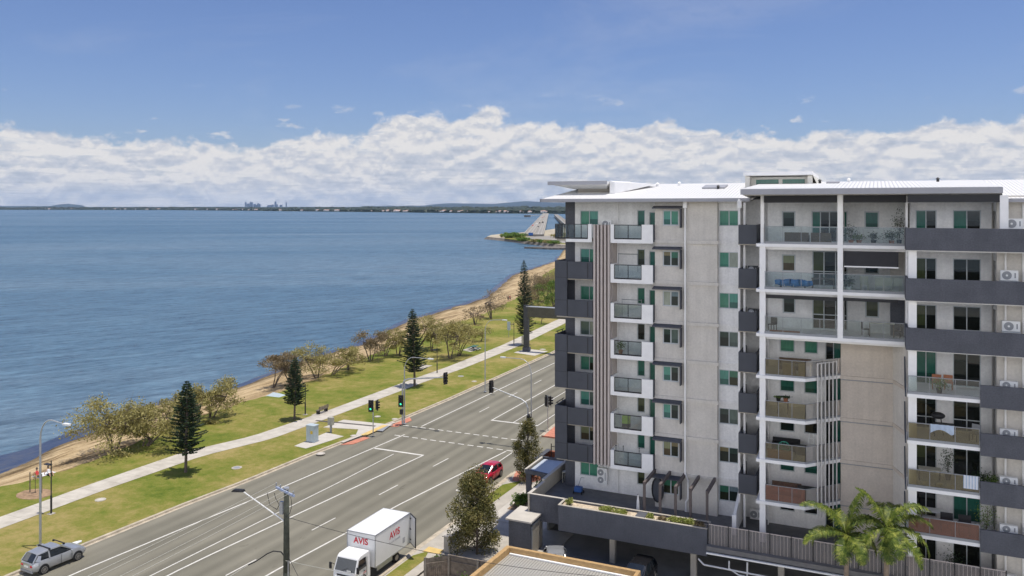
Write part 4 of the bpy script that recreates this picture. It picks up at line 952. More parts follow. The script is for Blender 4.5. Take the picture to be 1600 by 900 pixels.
# slot above: wall between middle and right at top
P(MB().box(1.72,1.85,58.9,YQ+.3,LV[6],27.4).box(-7.35,-7.3,YM,YM+1.5,3.2,27.4),'wall',W_WHITE)
# block body behind
P(MB().box(-23.5,16,66.5,82,0,27.0).box(-7.3,16,64.2,66.5,0,27.0).box(-23,-7.3,64.4,66.5,3.0,27.0),'core',W_WHITE)
# soffits
P(MB().box(-25.0,-8.5,61.6,66.6,27.13,27.2).box(-8.4,6.95,57.4,66.6,27.5,27.55).box(6.95,16.5,57.9,66.6,27.05,27.1),'soffit',W_CREAM)
# ---- roof
def slab4(a,b,c,d,th):
    vs=[a,b,c,d]+[(p[0],p[1],p[2]-th) for p in (a,b,c,d)]
    return MB().add(vs,[(0,1,2,3),(7,6,5,4),(0,4,5,1),(1,5,6,2),(2,6,7,3),(3,7,4,0)])
RZ=28.72
rf=P(slab4((-25.05,61.4,27.33),(-8.3,61.4,27.33),(-8.3,70,RZ-.02),(-23.4,70,RZ-.02),.1),'roof',ROOF_W)
P(slab4((-8.5,57.25,27.93),(6.98,57.25,27.93),(6.98,70,RZ),(-8.5,70,RZ),.06),'roof',ROOF_W)
P(slab4((6.98,57.75,27.2),(18,57.75,27.2),(18,70,RZ-.01),(6.98,70,RZ-.01),.1),'roof',ROOF_W)
P(slab4((-23.4,70.01,RZ-.02),(18,70.01,RZ-.02),(18,83,27.2),(-25.05,83,27.2),.1),'roof',ROOF_W)
P(slab4((-25.06,61.4,27.33),(-23.42,70,RZ-.03),(-23.42,70.02,RZ-.03),(-25.06,83,27.2),.1),'roof',ROOF_W)
P(MB().box(-25.12,-8.52,61.3,61.4,27.08,27.34).box(-25.16,-25.06,61.3,83,27.08,27.33).box(6.99,18,57.65,57.75,26.98,27.21),'gutter',FASCIA)
P(MB().box(-8.55,7.0,57.12,57.24,27.53,27.9),'fascia',FASCIA)
P(MB().add([(6.985,57.26,27.1),(6.985,62,27.1),(6.985,66,28.3),(6.985,57.26,27.9)],[(0,1,2,3)]).add([(-8.5,57.26,27.55),(-8.5,61.6,27.3),(-8.5,66,28.2),(-8.5,57.26,27.9)],[(0,3,2,1)]),'gable_side',W_TRIM)
# clerestory pop-up roofs
c=P(MB().box(-23.2,-20.3,65.0,69.5,27.6,28.4),'clerestory',LOUVRE)
P(MB().add([(-25.35,63.6,28.78),(-20.15,63.6,28.78),(-20.15,70.4,28.95),(-25.35,70.4,28.95),(-25.35,63.6,28.62),(-20.15,63.6,28.62),(-20.6,65.0,28.2),(-23.6,65.0,28.2),(-20.6,69.5,28.2),(-23.6,69.5,28.2),(-20.15,70.4,28.8),(-25.35,70.4,28.8)],
  [(0,1,2,3),(4,7,6,5),(0,4,5,1),(5,6,8,10),(4,11,9,7),(0,3,11,4),(1,5,10,2),(2,10,11,3),(8,9,11,10)]),'clerestory_roof',W_TRIM,c)
P(MB().box(-25.36,-20.14,63.5,63.6,28.52,28.83),'clerestory_fascia',FASCIA,c)
P(MB().add([(-20.12,64.2,27.75),(-19.7,64.2,27.75),(-19.7,64.2,28.75),(-20.12,64.2,28.85),(-20.12,70,28.7),(-19.3,70,28.7),(-17.2,68,28.62),(-20.12,70,28.85)],[(0,1,2,3),(1,5,6),(1,6,2),(3,2,6,7)]),'clerestory_cheek',W_TRIM,c)
c=P(MB().box(-9.2,-4.85,66.6,70.6,28.2,29.05),'clerestory',W_CREAM)
P(MB().box(-8.75,-7.05,66.56,66.6,28.42,28.85).box(-6.75,-5.1,66.56,66.6,28.42,28.85),'clerestory_window',P_GREEN,c)
P(MB().add([(-9.6,65.7,29.42),(-4.5,65.7,29.42),(-4.35,71,29.2),(-9.6,71,29.2),(-9.6,65.7,29.15),(-4.5,65.7,29.15),(-4.35,71,29.0),(-9.6,71,29.0)],[(0,1,2,3),(7,6,5,4),(0,4,5,1),(1,5,6,2),(2,6,7,3),(3,7,4,0)]),'clerestory_roof',W_TRIM,c)
P(MB().add([(-4.48,65.8,29.15),(-4.48,70,29.0),(-3.9,70,28.6),(-4.2,66.6,28.4)],[(0,3,2,1)]).box(-9.5,-9.15,65.9,70,28.2,29.1).box(-4.85,-4.5,66.0,70,28.2,29.1),'clerestory_cheek',W_CREAM,c)
for i,(x,y) in enumerate([(-17.2,68.5),(-15.4,68.9),(-11.7,66.5),(-4.0,66.5),(-2.0,68.6),(4.1,67.2)]):
    zr=27.33+(y-61.4)*.16 if x<-8.5 else 27.93+(y-57.25)*.062
    v=P(MB().tube((x,y,zr-.1),(x,y,zr+.22),.1,n=10).add([(x+.17*math.cos(a),y+.17*math.sin(a),zr+.2) for a in np.linspace(0,6.28,9)[:-1]]+[(x,y,zr+.34)],[(k,(k+1)%8,8) for k in range(8)]),'roof_vent',[W_TRIM,W_TRIM,BLACK,BLACK,W_TRIM,BLACK][i])
for x0,x1,y in ((-13.0,-11.2,66.5),(-3.5,-2.6,65.8)):
    zr=(27.33+(y-61.4)*.161) if x0<-8.5 else 27.93+(y-57.25)*.062
    P(slab4((x0,y,zr+.12),(x1,y,zr+.12),(x1,y+1.6,zr+.12+(.26 if x0<-8.5 else .12)),(x0,y+1.6,zr+.12+(.26 if x0<-8.5 else .12)),.12),'skylight',FASCIA)

# ------------------------------------------------------------------ podium
pod=thing('podium','charcoal podium terrace with planter edge over an open car park','podium',(-15,60,0))
P(MB().box(-24.8,16,58.4,66.5,2.9,3.2).box(-10.75,16,56.55,58.4,2.9,3.2),'terrace_floor',TILE_DARK,pod)
P(MB().box(-10.75,16,56.9,66.4,2.55,2.9),'slab_edge',W_DARK,pod)
P(MB().box(-21.9,-10.8,57.0,57.12,2.3,4.2).box(-21.9,-10.8,58.28,58.4,2.6,4.2).box(-21.9,-21.78,57.12,58.28,2.6,4.2).box(-10.92,-10.8,57.12,58.28,2.6,4.2).box(-16.05,-15.35,57.12,58.28,3.9,4.18),'planter_wall',W_DARK,pod)
P(MB().box(-21.93,-10.77,56.97,57.14,4.2,4.24).box(-21.93,-10.77,58.26,58.43,4.2,4.24).box(-21.93,-21.76,57.14,58.26,4.2,4.24),'coping',CONC,pod)
P(MB().box(-21.8,-16.05,57.12,58.28,3.9,4.08).box(-15.35,-10.92,57.12,58.28,3.9,4.08),'planter_soil',SOIL,pod)
P(MB().box(-24.8,-21.9,58.3,58.45,2.2,4.2),'wall',W_DARK,pod)
P(MB().box(-24.95,-24.75,58.3,61.4,2.2,4.2).box(-25.0,-24.8,61.4,70,2.2,4.35),'wall',mat('beige_parapet',(.50,.45,.36),.85,0,.05),pod)
P(MB().box(-25.0,-21.9,58.27,58.48,4.2,4.24).box(-24.98,-24.72,58.48,61.4,4.2,4.24).box(-25.04,-24.76,61.4,70,4.35,4.39),'coping',CONC_L,pod)
for x in (-18.05,-12.0,-6,0,6): P(MB().box(x-.2,x+.2,58.2,58.6,0,2.9),'column',CONC,pod)
P(MB().box(-24.6,16,66.3,66.5,0,2.9).box(-24.75,-24.6,61.8,66.5,0,2.9),'wall',CONC_D,pod)
# pipes under the edge
pp=MB(); pp.path([(-11.3,56.5,2.25),(-10.9,56.4,1.95),(-4,56.4,1.85),(12,56.4,1.75)],.06); pp.path([(-9.2,56.45,2.5),(-9.2,56.4,2.0),(-8.5,56.2,1.75),(4,56.2,1.5)],.05); pp.path([(-8.0,56.5,2.6),(-8.0,56.3,.2)],.06)
P(pp,'pipe',STEEL_P,pod)
P(MB().box(-10.75,16,56.4,56.55,2.72,2.82),'edge_channel',WHITE_M,pod)
# planting in the planter: individually countable clumps
def shrub(name,label,cat,c,rx,ry,rz,n,m,size,group=None,seed=0,stem=None):
    rg=random.Random(seed); t=thing(name,label,cat,c,group); mb=MB()
    for i in range(n):
        while True:
            u=Vector((rg.uniform(-1,1),rg.uniform(-1,1),rg.uniform(-1,1)))
            if u.length<1: break
        k=.65+.35*noise.noise((u.x*2+seed,u.y*2,u.z*2))*2
        u=u.normalized()*(rg.random()**.5)*k
        mb.leaf((c[0]+u.x*rx,c[1]+u.y*ry,c[2]+rz*.95+u.z*rz),size*rg.uniform(.6,1.3),.55,rg,.6)
    mb.build('foliage',m,t)
    sm=MB()
    for i in range(5): sm.tube((c[0]+rg.uniform(-.2,.2)*rx,c[1]+rg.uniform(-.2,.2)*ry,c[2]-.02),(c[0]+rg.uniform(-.5,.5)*rx,c[1]+rg.uniform(-.5,.5)*ry,c[2]+rz),.02*max(1,rz),.01,5)
    sm.build('stem',BARK,t); return t
PG='low plants in the podium planter'
for i,(x,rx,rz,m,lab) in enumerate([(-21.2,.32,.28,LEAF_SHRUB,'upright tuft at the left end of the podium planter'),(-18.3,.75,.16,LEAF_SHRUB,'bright low clump left of planter middle'),(-17.2,.65,.14,LEAF_SHRUB,'bright low clump just left of the planter gap'),(-15.0,.35,.15,LEAF_SHRUB,'small clump just right of the planter gap'),(-14.1,.4,.12,LEAF_BROWN,'brownish clump in right half of planter'),(-13.2,.7,.18,LEAF_SHRUB,'spilling green clump in right half of planter'),(-12.3,.75,.2,LEAF_SHRUB,'largest spilling green clump near right end of planter'),(-11.4,.4,.15,LEAF_BROWN,'dry twiggy clump at right end of planter')]):
    shrub('planter_plant',lab,'plant',(x,57.6,4.06),rx*1.15,.58,rz*1.25,int(520*rx/.5),m,.15,PG,i)
# mesh fence along the edge
fe=thing('mesh_fence','brown perforated metal fence with dark posts along the terrace edge behind the palms','fence',(-10.7,57.05,2.9))
xs=[-10.72+1.375*i for i in range(14)]
for i,x in enumerate(xs):
    P(MB().box(x-.03,x+.03,56.98,57.06,2.75,4.62),'post',BLACK,fe)
    if i<13:
        P(MB().box(x+.03,x+1.345,57.0,57.008,2.9,4.55),'mesh_panel',MESHF,fe)
        mb=MB()
        for k in range(1,6): mb.box(x+k*.229-.01,x+k*.229+.01,56.985,56.998,2.9,4.55)
        P(mb,'batten',BATTEN,fe)
P(MB().box(-10.7,7.2,56.99,57.02,4.55,4.6).box(-10.7,7.2,56.99,57.02,2.86,2.9),'rail',BATTEN,fe)
# pergola
pg=thing('pergola','five dark angled pergola frames over the podium terrace','pergola',(-13.5,61,3.2))
for x in (-15.84,-14.65,-13.5,-12.4,-11.2):
    P(MB().box(x-.09,x+.09,59.05,62.38,5.9,6.15),'beam',mat('pergola_paint',(.11,.09,.085),.7,0,.1) if 'pergola_paint' not in MATS else MATS['pergola_paint'],pg)
    P(MB().box(x-.085,x+.085,59.06,59.24,3.2,5.9),'post',MATS['pergola_paint'],pg)
# white dividing wall
t=thing('dividing_wall','white sloping dividing wall on the terrace beside the pergola','wall',(-9.3,61,3.2))
P(MB().add([(-9.4,59.4,3.2),(-9.2,59.4,3.2),(-9.2,62.7,3.2),(-9.4,62.7,3.2),(-9.4,59.4,4.6),(-9.2,59.4,4.6),(-9.2,62.7,6.0),(-9.4,62.7,6.0)],[(0,3,2,1),(4,5,6,7),(0,1,5,4),(1,2,6,5),(2,3,7,6),(3,0,4,7)]),'wall_face',W_WHITE,t)
P(MB().box(-9.45,-9.15,59.2,59.4,3.2,4.65),'end_post',W_TRIM,t)
# ------------------------------------------------------------------ trees
def scrub(px,py,cx,top,wpx,label,m=LEAF_SCRUB,seed=0,n=1500,sparse=0,name='beach_tree',stems=3,group=None,base=None):
    b=base or G(px,py,VZ); x,y=b; t=(-x*SA+y*CA); 
    h=(py-top)/CAM_F*t*1.13; w=wpx*1.22/CAM_F*t; n=int(n*1.35); ox=(cx-px)/CAM_F*t      # crown offset in the view's right direction
    rg=random.Random(seed+100); o=thing(name,label,'tree',(x,y,VZ-.3),group)
    cxy=Vector((x+ox*CA,y+ox*SA,0)); R1=w/2; mb=MB(); tr=MB(); cl=[]
    k=max(7,int(9+w*1.6))
    for i in range(k):
        a=rg.random()*6.28; r=R1*(rg.random()**.55)*.82; zc=h*(rg.uniform(.36,.88)-.16*(r/R1))
        cl.append(Vector((cxy.x+r*math.cos(a),cxy.y+r*math.sin(a),zc)))
    for s in range(stems):
        a=rg.random()*6.28; q=Vector((cxy.x+R1*.3*math.cos(a),cxy.y+R1*.3*math.sin(a),h*.5)); p0=Vector((x+.15*math.cos(a),y+.15*math.sin(a),VZ-.3))
        mid=p0.lerp(q,.5)+Vector((rg.uniform(-.3,.3),rg.uniform(-.3,.3),h*.03)); r0=.036*h**.6
        tr.path([p0,mid,q],[r0,r0*.75,r0*.55],6)
        for j in range(s,len(cl),stems):
            c=cl[j]; m2=q.lerp(c,.5)+Vector((0,0,-.2)); tr.path([q,m2,c],[r0*.5,r0*.3,r0*.12],5)
            for _ in range(3):
                e=c+Vector((rg.gauss(0,1),rg.gauss(0,1),rg.gauss(0,.5)))*R1*.25; tr.tube(m2.lerp(c,.6),e,r0*.16,r0*.05,4,False)
    for c in cl:
        cr=R1*rg.uniform(.30,.46)
        nn=int(n*1.9/len(cl)*(1-sparse))
        for i in range(nn):
            v=Vector((rg.gauss(0,1),rg.gauss(0,1),rg.gauss(0,1))).normalized()*(rg.random()**.45); v*= .75+.6*noise.noise(v*2.2+c)
            mb.leaf((c.x+v.x*cr,c.y+v.y*cr,c.z+v.z*cr*.6),rg.uniform(.16,.34),.5,rg,.4)
    mb.build('crown',m,o); tr.build('trunk',BARK,o); return o
BG='low trees along the beach'
scrub(178,705,178,622,122,'broad olive beach tree nearest the left edge, left of the first pine',seed=1,n=2400)
scrub(225,697,252,622,95,'leaning beach tree just left of the first pine',seed=2,n=1700)
scrub(285,668,283,600,52,'olive beach tree half hidden behind the first pine',seed=3,n=1000)
scrub(330,652,343,588,72,'leaning beach tree just right of the first pine over the sand',seed=4,n=1600)
scrub(428,602,440,553,58,'dull brown beach tree at left of the second group at the waterline',LEAF_BROWN,5,1200)
scrub(495,590,488,532,74,'olive beach tree right behind the second pine',seed=6,n=1700)
scrub(518,585,540,545,50,'leaning beach tree right of the second pine with shadow on grass',seed=7,n=900)
scrub(579,563,577,511,52,'round brown-leaved beach tree in the middle of the sand',LEAF_BROWN,8,1300)
scrub(602,556,612,514,42,'leaning beach tree left of the third pine',LEAF_SCRUB,9,1000)
scrub(650,545,666,488,50,'dark olive beach tree right behind the third pine',seed=10,n=1300)
scrub(640,548,640,505,30,'low beach tree left behind the third pine',seed=31,n=600)
scrub(703,560,704,497,66,'large dark round tree on the lawn right of the third pine',seed=11,n=2000)
scrub(716,556,727,503,42,'smaller tree leaning from the large lawn tree',seed=12,n=900)
scrub(742,507,740,474,34,'nearly bare small tree on the sand left of the bare spreading tree',LEAF_BROWN,13,420,stems=4)
scrub(768,498,766,453,54,'bare spreading beach tree beside the standing people',LEAF_BROWN,14,620,stems=4)
scrub(750,532,751,511,34,'low bush like tree on grass before the bare tree',seed=15,n=500)
scrub(842,478,840,424,46,'wide brown tree right of the tallest pine',LEAF_BROWN,16,1500)
scrub(866,480,868,422,52,'brown tree touching the edge of the apartment block',LEAF_BROWN,17,2200)
scrub(862,490,862,436,46,'fresh green tree in front of brown scrub beside the block',LEAF_GREEN,18,2400)
scrub(836,482,834,455,42,'brown low scrub right of the tallest pine',LEAF_BROWN,19,900)
scrub(845,506,847,470,24,'small dark tree standing behind the gantry beam',LEAF_SCRUB,20,500,stems=1)
for i,(px,py,r,lab) in enumerate([(258,672,1.0,'low dune plants beside the first pine tree'),(190,712,1.3,'dune plants under broad olive tree'),(330,662,1.1,'dune plants under the leaning tree'),(470,604,1.2,'dune plants behind the second pine'),(640,560,1.0,'dune plants behind third pine')]):
    x,y=G(px,py,VZ); shrub('dune_plant',lab,'plant',(x,y,VZ-.02),r*1.6,r*.8,.28,260,LEAF_SCRUB,.25,None,40+i)
for a in [(455,598,452,546,48,'dull olive beach tree at the waterline behind the second pine, left side',LEAF_BROWN,32,900),(545,578,548,538,44,'low olive beach tree between second and third pine groups',LEAF_SCRUB,33,800),(622,556,625,512,34,'small olive tree left behind the third pine crown',LEAF_SCRUB,34,700),(675,548,682,500,36,'olive tree filling the gap right of the third pine',LEAF_SCRUB,35,800),(305,662,308,606,46,'wispy olive tree behind the first pine on its right side',LEAF_SCRUB,36,900),(240,690,215,628,60,'wispy middle crown between the two left beach trees',LEAF_SCRUB,37,1000),(853,472,852,428,46,'second wide brown tree behind the fresh green tree',LEAF_BROWN,38,1300),(820,486,822,450,30,'brown scrub immediately right of the tallest pine trunk',LEAF_BROWN,39,700)]: scrub(a[0],a[1],a[2],a[3],a[4],a[5],a[6],a[7],a[8])
def pine(x,y,h,rad,label,seed,clear=.22,lean=0):
    rg=random.Random(seed); o=thing('norfolk_pine',label,'tree',(x,y,VZ)); mb=MB(); tr=MB()
    top=Vector((x+lean,y,VZ+h)); p0=Vector((x,y,VZ-.1)); tr.path([p0,p0.lerp(top,.5)+Vector((.05,0,0)),top],[.026*h**.8,.017*h**.8,.02],8)
    nw=int(h*3.0)
    for i in range(nw):
        u=i/(nw-1); hz=h*(clear+(1-clear-.02)*u**.95); c=p0.lerp(top,hz/h); nb=rg.choice([5,6,6,7]); a0=rg.random()*6.28
        rl=rad*(1-u)**.72*(.82+.3*rg.random())*(1 if u>.08 else .75)+.12
        for j in range(nb):
            if rg.random()<.05: continue
            a=a0+6.283*j/nb+rg.uniform(-.15,.15); d=Vector((math.cos(a),math.sin(a),0)); L_=rl*rg.uniform(.75,1.12)
            pts=[]
            for k in range(6):
                q=k/5; pts.append(c+d*L_*q+Vector((0,0,(-.10*q+.26*q*q)*L_)))
            tr.path([pts[0],pts[2],pts[5]],[.035,.025,.01],4)
            side=d.cross(Vector((0,0,1)))
            ns=int(L_*9)+3
            for k in range(ns):
                q=.15+.87*k/(ns-1); b=c+d*L_*q+Vector((0,0,(-.10*q+.26*q*q)*L_))
                for s in (-1,1):
                    l2=(.16+.26*max(0,1-q)**.5*min(1,L_))*rg.uniform(.8,1.2); dd=(d*.55+side*s*.8+Vector((0,0,.35))).normalized(); w2=Vector((0,0,1)).cross(dd).normalized()*.045+Vector((0,0,.03))
                    mb.add([b,b+dd*l2*.5+w2,b+dd*l2,b+dd*l2*.5-w2],[(0,1,2,3)])
                    mb.leaf(b+dd*l2*.6,.22,.55,rg)
            mb.leaf(pts[5],.3,.4,rg)
    mb.build('crown',LEAF_PINE,o); tr.build('trunk',BARK,o); return o
pine(-63.03,60.28,9.2,2.0,'dark norfolk pine nearest the camera, beside the path',51,.22,.2)
pine(-66.31,80.85,7.7,1.5,'smaller norfolk pine behind the pale cabinet',52,.25,.15)
pine(-62.31,103.08,11.5,2.15,'norfolk pine beside the traffic signal mast',53,.2,-.4)
pine(-61.68,142.66,16.4,2.1,'tallest and thinnest norfolk pine, beside the gantry column',54,.13,-.2)
def street_tree(x,y,h,rad,label,seed,n,m=LEAF_STREET,zb=.9,size=.17):
    rg=random.Random(seed); o=thing('street_tree',label,'tree',(x,y,VZ)); mb=MB(); tr=MB()
    tr.path([(x,y,0),(x+.05,y,h*.4),(x,y+.05,h*.75)],[.11,.08,.03],7); cl=[]
    for i in range(44):
        u=rg.random()**.8; zc=VZ+zb+(h-zb-.35)*u; r=rad*(math.sin(min(1,(1-u)*1.35+.12)*math.pi/2))*.78*(rg.random()**.5); a=rg.random()*6.28
        c=Vector((x+r*math.cos(a),y+r*math.sin(a),zc)); cl.append(c); tr.path([(x,y,max(.5,zc-.9)),c],[.04,.01],4)
    for c in cl:
        cr=rad*rg.uniform(.22,.38)
        for i in range(n//44):
            v=Vector((rg.gauss(0,1),rg.gauss(0,1),rg.gauss(0,1))).normalized()*(rg.random()**.5)*cr
            mb.leaf((c.x+v.x,c.y+v.y,c.z+v.z*1.15),size*rg.uniform(.6,1.25),.5,rg,.3)
    mb.build('crown',m,o); tr.build('trunk',BARK,o); return o
street_tree(-27.9,55.3,6.3,2.45,'big bushy street tree in front of the red car',61,19000,zb=.1)
street_tree(-31.0,72.3,5.8,1.75,'narrower street tree beside the carport',62,9000,zb=.4)
shrub('shrub','bright green shrub between the street tree and the kiosk','shrub',(-28.7,65.6,.1),1.1,1.0,.75,1500,LEAF_GREEN,.2,None,71)
shrub('shrub','small green shrub inside corner of the timber fence','shrub',(-29.6,52.2,.1),.7,.5,.5,700,LEAF_GREEN,.15,None,72)
shrub('shrub','round lime shrub beside the metal roof corner','shrub',(-25.0,51.9,.1),.75,.55,.5,800,LEAF_GREEN,.15,None,73)
shrub('shrub','shaggy dark shrub under the carport','shrub',(-28.3,69.2,.1),.8,1.2,.7,900,LEAF_GREEN,.2,None,74)
shrub('shrub','yellow flowered shrub behind the timber fence at the bottom edge','shrub',(-25.8,49.0,.1),.7,.4,.9,500,LEAF_GREEN,.15,None,75)
def palm(x,y,hc,label,seed,fr,R1=3.1):
    rg=random.Random(seed); o=thing('palm_tree',label,'palm',(x,y,0)); tr=MB(); tr.path([(x-.1,y,0),(x-.03,y,hc*.5),(x,y,hc-1.4)],[.2,.16,.14],12)
    tr.build('trunk',BARK_P,o); MB().path([(x,y,hc-1.4),(x,y,hc-.9),(x,y,hc)],[.17,.19,.10],12).build('crownshaft',LEAF_PALM,o)
    for a,el,L_,dr in fr:
        mb=MB(); rc=MB(); d=Vector((math.cos(a),math.sin(a),0)); side=Vector((-d.y,d.x,0)); pts=[]; p=Vector((x,y,hc-.1)); e=el; n=16
        for k in range(n+1):
            pts.append(p.copy()); p=p+(d*math.cos(e)+Vector((0,0,math.sin(e))))*(L_/n); e-=dr/n*(.5+1.0*k/n)
        rc.path(pts[::2],[.045-.004*i for i in range(len(pts[::2]))],5)
        NL=58
        for k in range(2,NL+1):
            q=(k-.01)/NL; i=min(int(q*n),n-1); b=pts[i].lerp(pts[i+1],q*n-i); tn=(pts[i+1]-pts[i]).normalized()
            ll=(.80*math.sin(math.pi*min(1,q*.86+.1))+.12)*rg.uniform(.75,1.1)
            for s in (-1,1):
                up=Vector((0,0,rg.uniform(.1,.55)))
                dd=(tn*.55+side*s+up).normalized(); tip=b+dd*ll*.55+ (dd+Vector((0,0,-1.3))).normalized()*ll*.5; md=b+dd*ll*.5
                w_=tn*rg.uniform(.022,.038)
                mb.add([b-w_,b+w_,md+w_*1.2,tip,md-w_*1.2],[(0,1,2,4),(4,2,3)])
        f=mb.build('frond',LEAF_PALM,o); rc.build('rachis',LEAF_PALM,f)
    return o
cr_=CAM_A   # view-right direction
palm(-1.7,54.0,6.55,'left palm in front of the mesh fence',81,[(cr_+math.pi-.1,1.15,3.6,1.6),(cr_+math.pi+.2,.45,3.2,1.5),(cr_+math.pi-.5,.2,2.6,1.9),(cr_+.15,1.35,2.9,.5),(cr_+.3,.85,2.9,1.9),(cr_-.4,.2,2.4,2.2),(cr_-1.5,.3,2.6,2.1),(cr_+1.6,.8,2.6,1.4),(cr_-1.0,-.5,1.9,1.0),(cr_-2.1,.0,2.3,1.7)])
palm(.55,54.2,7.3,'right palm in front of the mesh fence',82,[(cr_+.05,1.0,3.2,1.8),(cr_+.1,.55,3.3,1.7),(cr_-.3,.1,3.2,1.9),(cr_-.9,-.2,3.0,1.4),(cr_+2.9,1.25,2.9,.9),(cr_+math.pi-.3,.5,2.6,1.8),(cr_+math.pi+.3,.1,2.8,2.2),(cr_-1.6,.2,2.6,2.0),(cr_+1.5,.8,2.6,1.5),(cr_-1.9,-.6,2.2,.8),(cr_+.9,.9,2.7,1.8)])
# sapling stakes
x,y=G(54,770,VZ); t=thing('staked_sapling','thin young sapling between two stakes in a mulch circle','tree',(x,y,VZ))
MB().tube((x-.5,y-.1,VZ),(x-.5,y-.1,2.0),.05).tube((x+.7,y+.2,VZ),(x+.7,y+.2,1.9),.05).build('stake',TIMBER,t); mb=MB().tube((x+.1,y,VZ),(x+.1,y,1.6),.025); mb.build('trunk',BARK,t)
mb=MB(); [mb.leaf((x+.1+rnd.gauss(0,.15),y+rnd.gauss(0,.15),1.3+rnd.random()*.6),.14) for _ in range(60)]; mb.build('crown',LEAF_SCRUB,t)
# island vegetation
for i,(px,py,r,h,lab) in enumerate([(805,372,13,5,'largest green mound of bushes on the island'),(795,371.5,9,4,'left shoulder of bushes on the island'),(819,377,8,3,'low bushes at the foot of the island mound'),(784,371,1.5,3,'tiny dark bush on the island sand'),(791,368.5,2,3.4,'second dark bush on the island sand'),(835,378,5,2.2,'first bush of the row on the island edge'),(846,379,5,2.2,'second bush of the row on the island edge'),(856,380,5,2.5,'third bush of the row on the island edge'),(866,381,6,2.5,'fourth bush of the row on the island edge'),(874,372,9,4.5,'green bushes beside the block, right of the bridge')]):
    x,y=G(px,py,1.2); shrub('island_bush',lab,'shrub',(x,y,1.1),r,r*.8,h*.55,int(700+90*r),[LEAF_GREEN,LEAF_SCRUB][i%2] if i>2 else LEAF_GREEN,1.3,None,90+i)

# ------------------------------------------------------------------ street furniture
def lamp(base,h,arm,drop,label,r=.10,name='street_lamp',m=GALV,bend=1.6):
    x,y=base; o=thing(name,label,'street lamp',(x,y,VZ)); p=MB(); d=Vector((arm,0,0)); ad=1 if arm>0 else -1
    pts=[Vector((x,y,VZ)),Vector((x,y,h-bend))]
    for k in range(1,6):
        a=k/5*math.pi/2; pts.append(Vector((x+ad*bend*.8*(1-math.cos(a)),y,h-bend+bend*math.sin(a))))
    end=Vector((x+arm,y,h-drop)); pts.append(end)
    p.path(pts,[r,r*.75]+[r*.5]*5+[r*.4],8); p.build('pole',m,o); MB().box(x-.2,x+.2,y-.2,y+.2,VZ-.02,VZ+.06).build('base_plate',m,o)
    MB().prism([(end.x-.35*ad*0-.05,y-.14),(end.x+.6*ad,y-.12),(end.x+.7*ad,y),(end.x+.6*ad,y+.12),(end.x-.05,y+.14)],end.z-.07,end.z+.07).build('luminaire',WHITE_M if m is GALV else m,o); return o
lamp(G(63,852,VZ),10.1,2.75,.15,'tall grey gooseneck street lamp behind the silver car')
lamp(G(632,662,VZ),8.35,3.4,.0,'grey street lamp rising from the signal mast on the far kerb',.09)
lamp(G(758,612,VZ),10.5,2.8,-.1,'tall thin grey street lamp on the far verge beyond the junction',.085)
def pathlamp(px,py,h,label):
    x,y=G(px,py,VZ); o=thing('path_lamp',label,'lamp',(x,y,VZ)); MB().tube((x,y,VZ),(x,y,1.7),.085).tube((x,y,1.7),(x,y,h),.05).build('post',LAMP_BLK,o)
    MB().box(x-.75,x-.05,y-.16,y+.16,h-.42,h-.34).box(x-.12,x+.02,y-.03,y+.03,h-.46,h-.3).build('lamp_head',LAMP_BLK,o); MB().box(x-.7,x-.2,y-.13,y+.13,h-.435,h-.42).build('lens',HEADL,o); MB().box(x-.25,x+.25,y-.25,y+.25,VZ,VZ+.05).build('footing',CONC,o)
pathlamp(80,803,4.75,'black path lamp nearest the camera behind the grey lamp pole'); pathlamp(477,648,4.1,'black path lamp beside the second pine'); pathlamp(683,583,4.2,'black path lamp between third pine and large lawn tree'); pathlamp(803,540,4.6,'black path lamp beside the tallest pine')
def head(mb_par,x,y,z,face,lit=None,s=1.0):
    # signal head; face = unit direction (x,y)
    fx,fy=face; sx_,sy=-fy,fx; par=mb_par
    def bx(m,name,cx,w,d,z0,z1,off,p):
        c=Vector((x+fx*off,y+fy*off,0)); a=Vector((sx_,sy,0))*w/2; b=Vector((fx,fy,0))*d/2
        return MB().prism([tuple((c-a-b)[:2]),tuple((c+a-b)[:2]),tuple((c+a+b)[:2]),tuple((c-a+b)[:2])],z0,z1).build(name,m,p)
    hd=bx(BLACK,'signal_head',0,.34*s,.28*s,z-.55*s,z+.55*s,0,par); bx(BLACK,'target_board',0,.62*s,.03,z-.72*s,z+.72*s,.10*s,par)
    for i,zc in enumerate((z+.34*s,z,z-.34*s)):
        c=Vector((x+fx*.15*s,y+fy*.15*s,zc)); d=Vector((fx,fy,0)); m=SIG_GREEN if (lit and i==2) else LENS_OFF
        MB().tube(c,c+d*.03,.12*s,n=12).build('lens',m,par)
        v=MB(); n=7
        for k in range(n):
            a0=math.pi*(-.1+1.2*k/n); a1=math.pi*(-.1+1.2*(k+1)/n); S=Vector((sx_,sy,0))
            p=[c+(S*math.cos(a)+Vector((0,0,math.sin(a))))*.14*s for a in (a0,a1)]; v.quad(p[0],p[1],p[1]+d*.24*s,p[0]+d*.24*s)
        v.build('visor',BLACK,par)
toc=(0.32,-0.95)
# mast 1 (far kerb) with arm over road, head at the end and heads on the post
x,y=G(632,661,VZ); x+=.0; y-=.45
t=thing('traffic_signal','mast arm traffic signal on the far kerb with arm reaching right','traffic light',(x,y,VZ))
MB().path([(x,y,VZ),(x,y,4.9),(x+.25,y,5.45),(x+.8,y,5.7),(x+5.9,y,6.35)],[.12,.10,.095,.09,.075],8).build('mast',GALV,t)
head(t,x+5.95,y-.05,6.25,(0.95,-.3)); head(t,x-.05,y-.25,3.0,toc,True); 
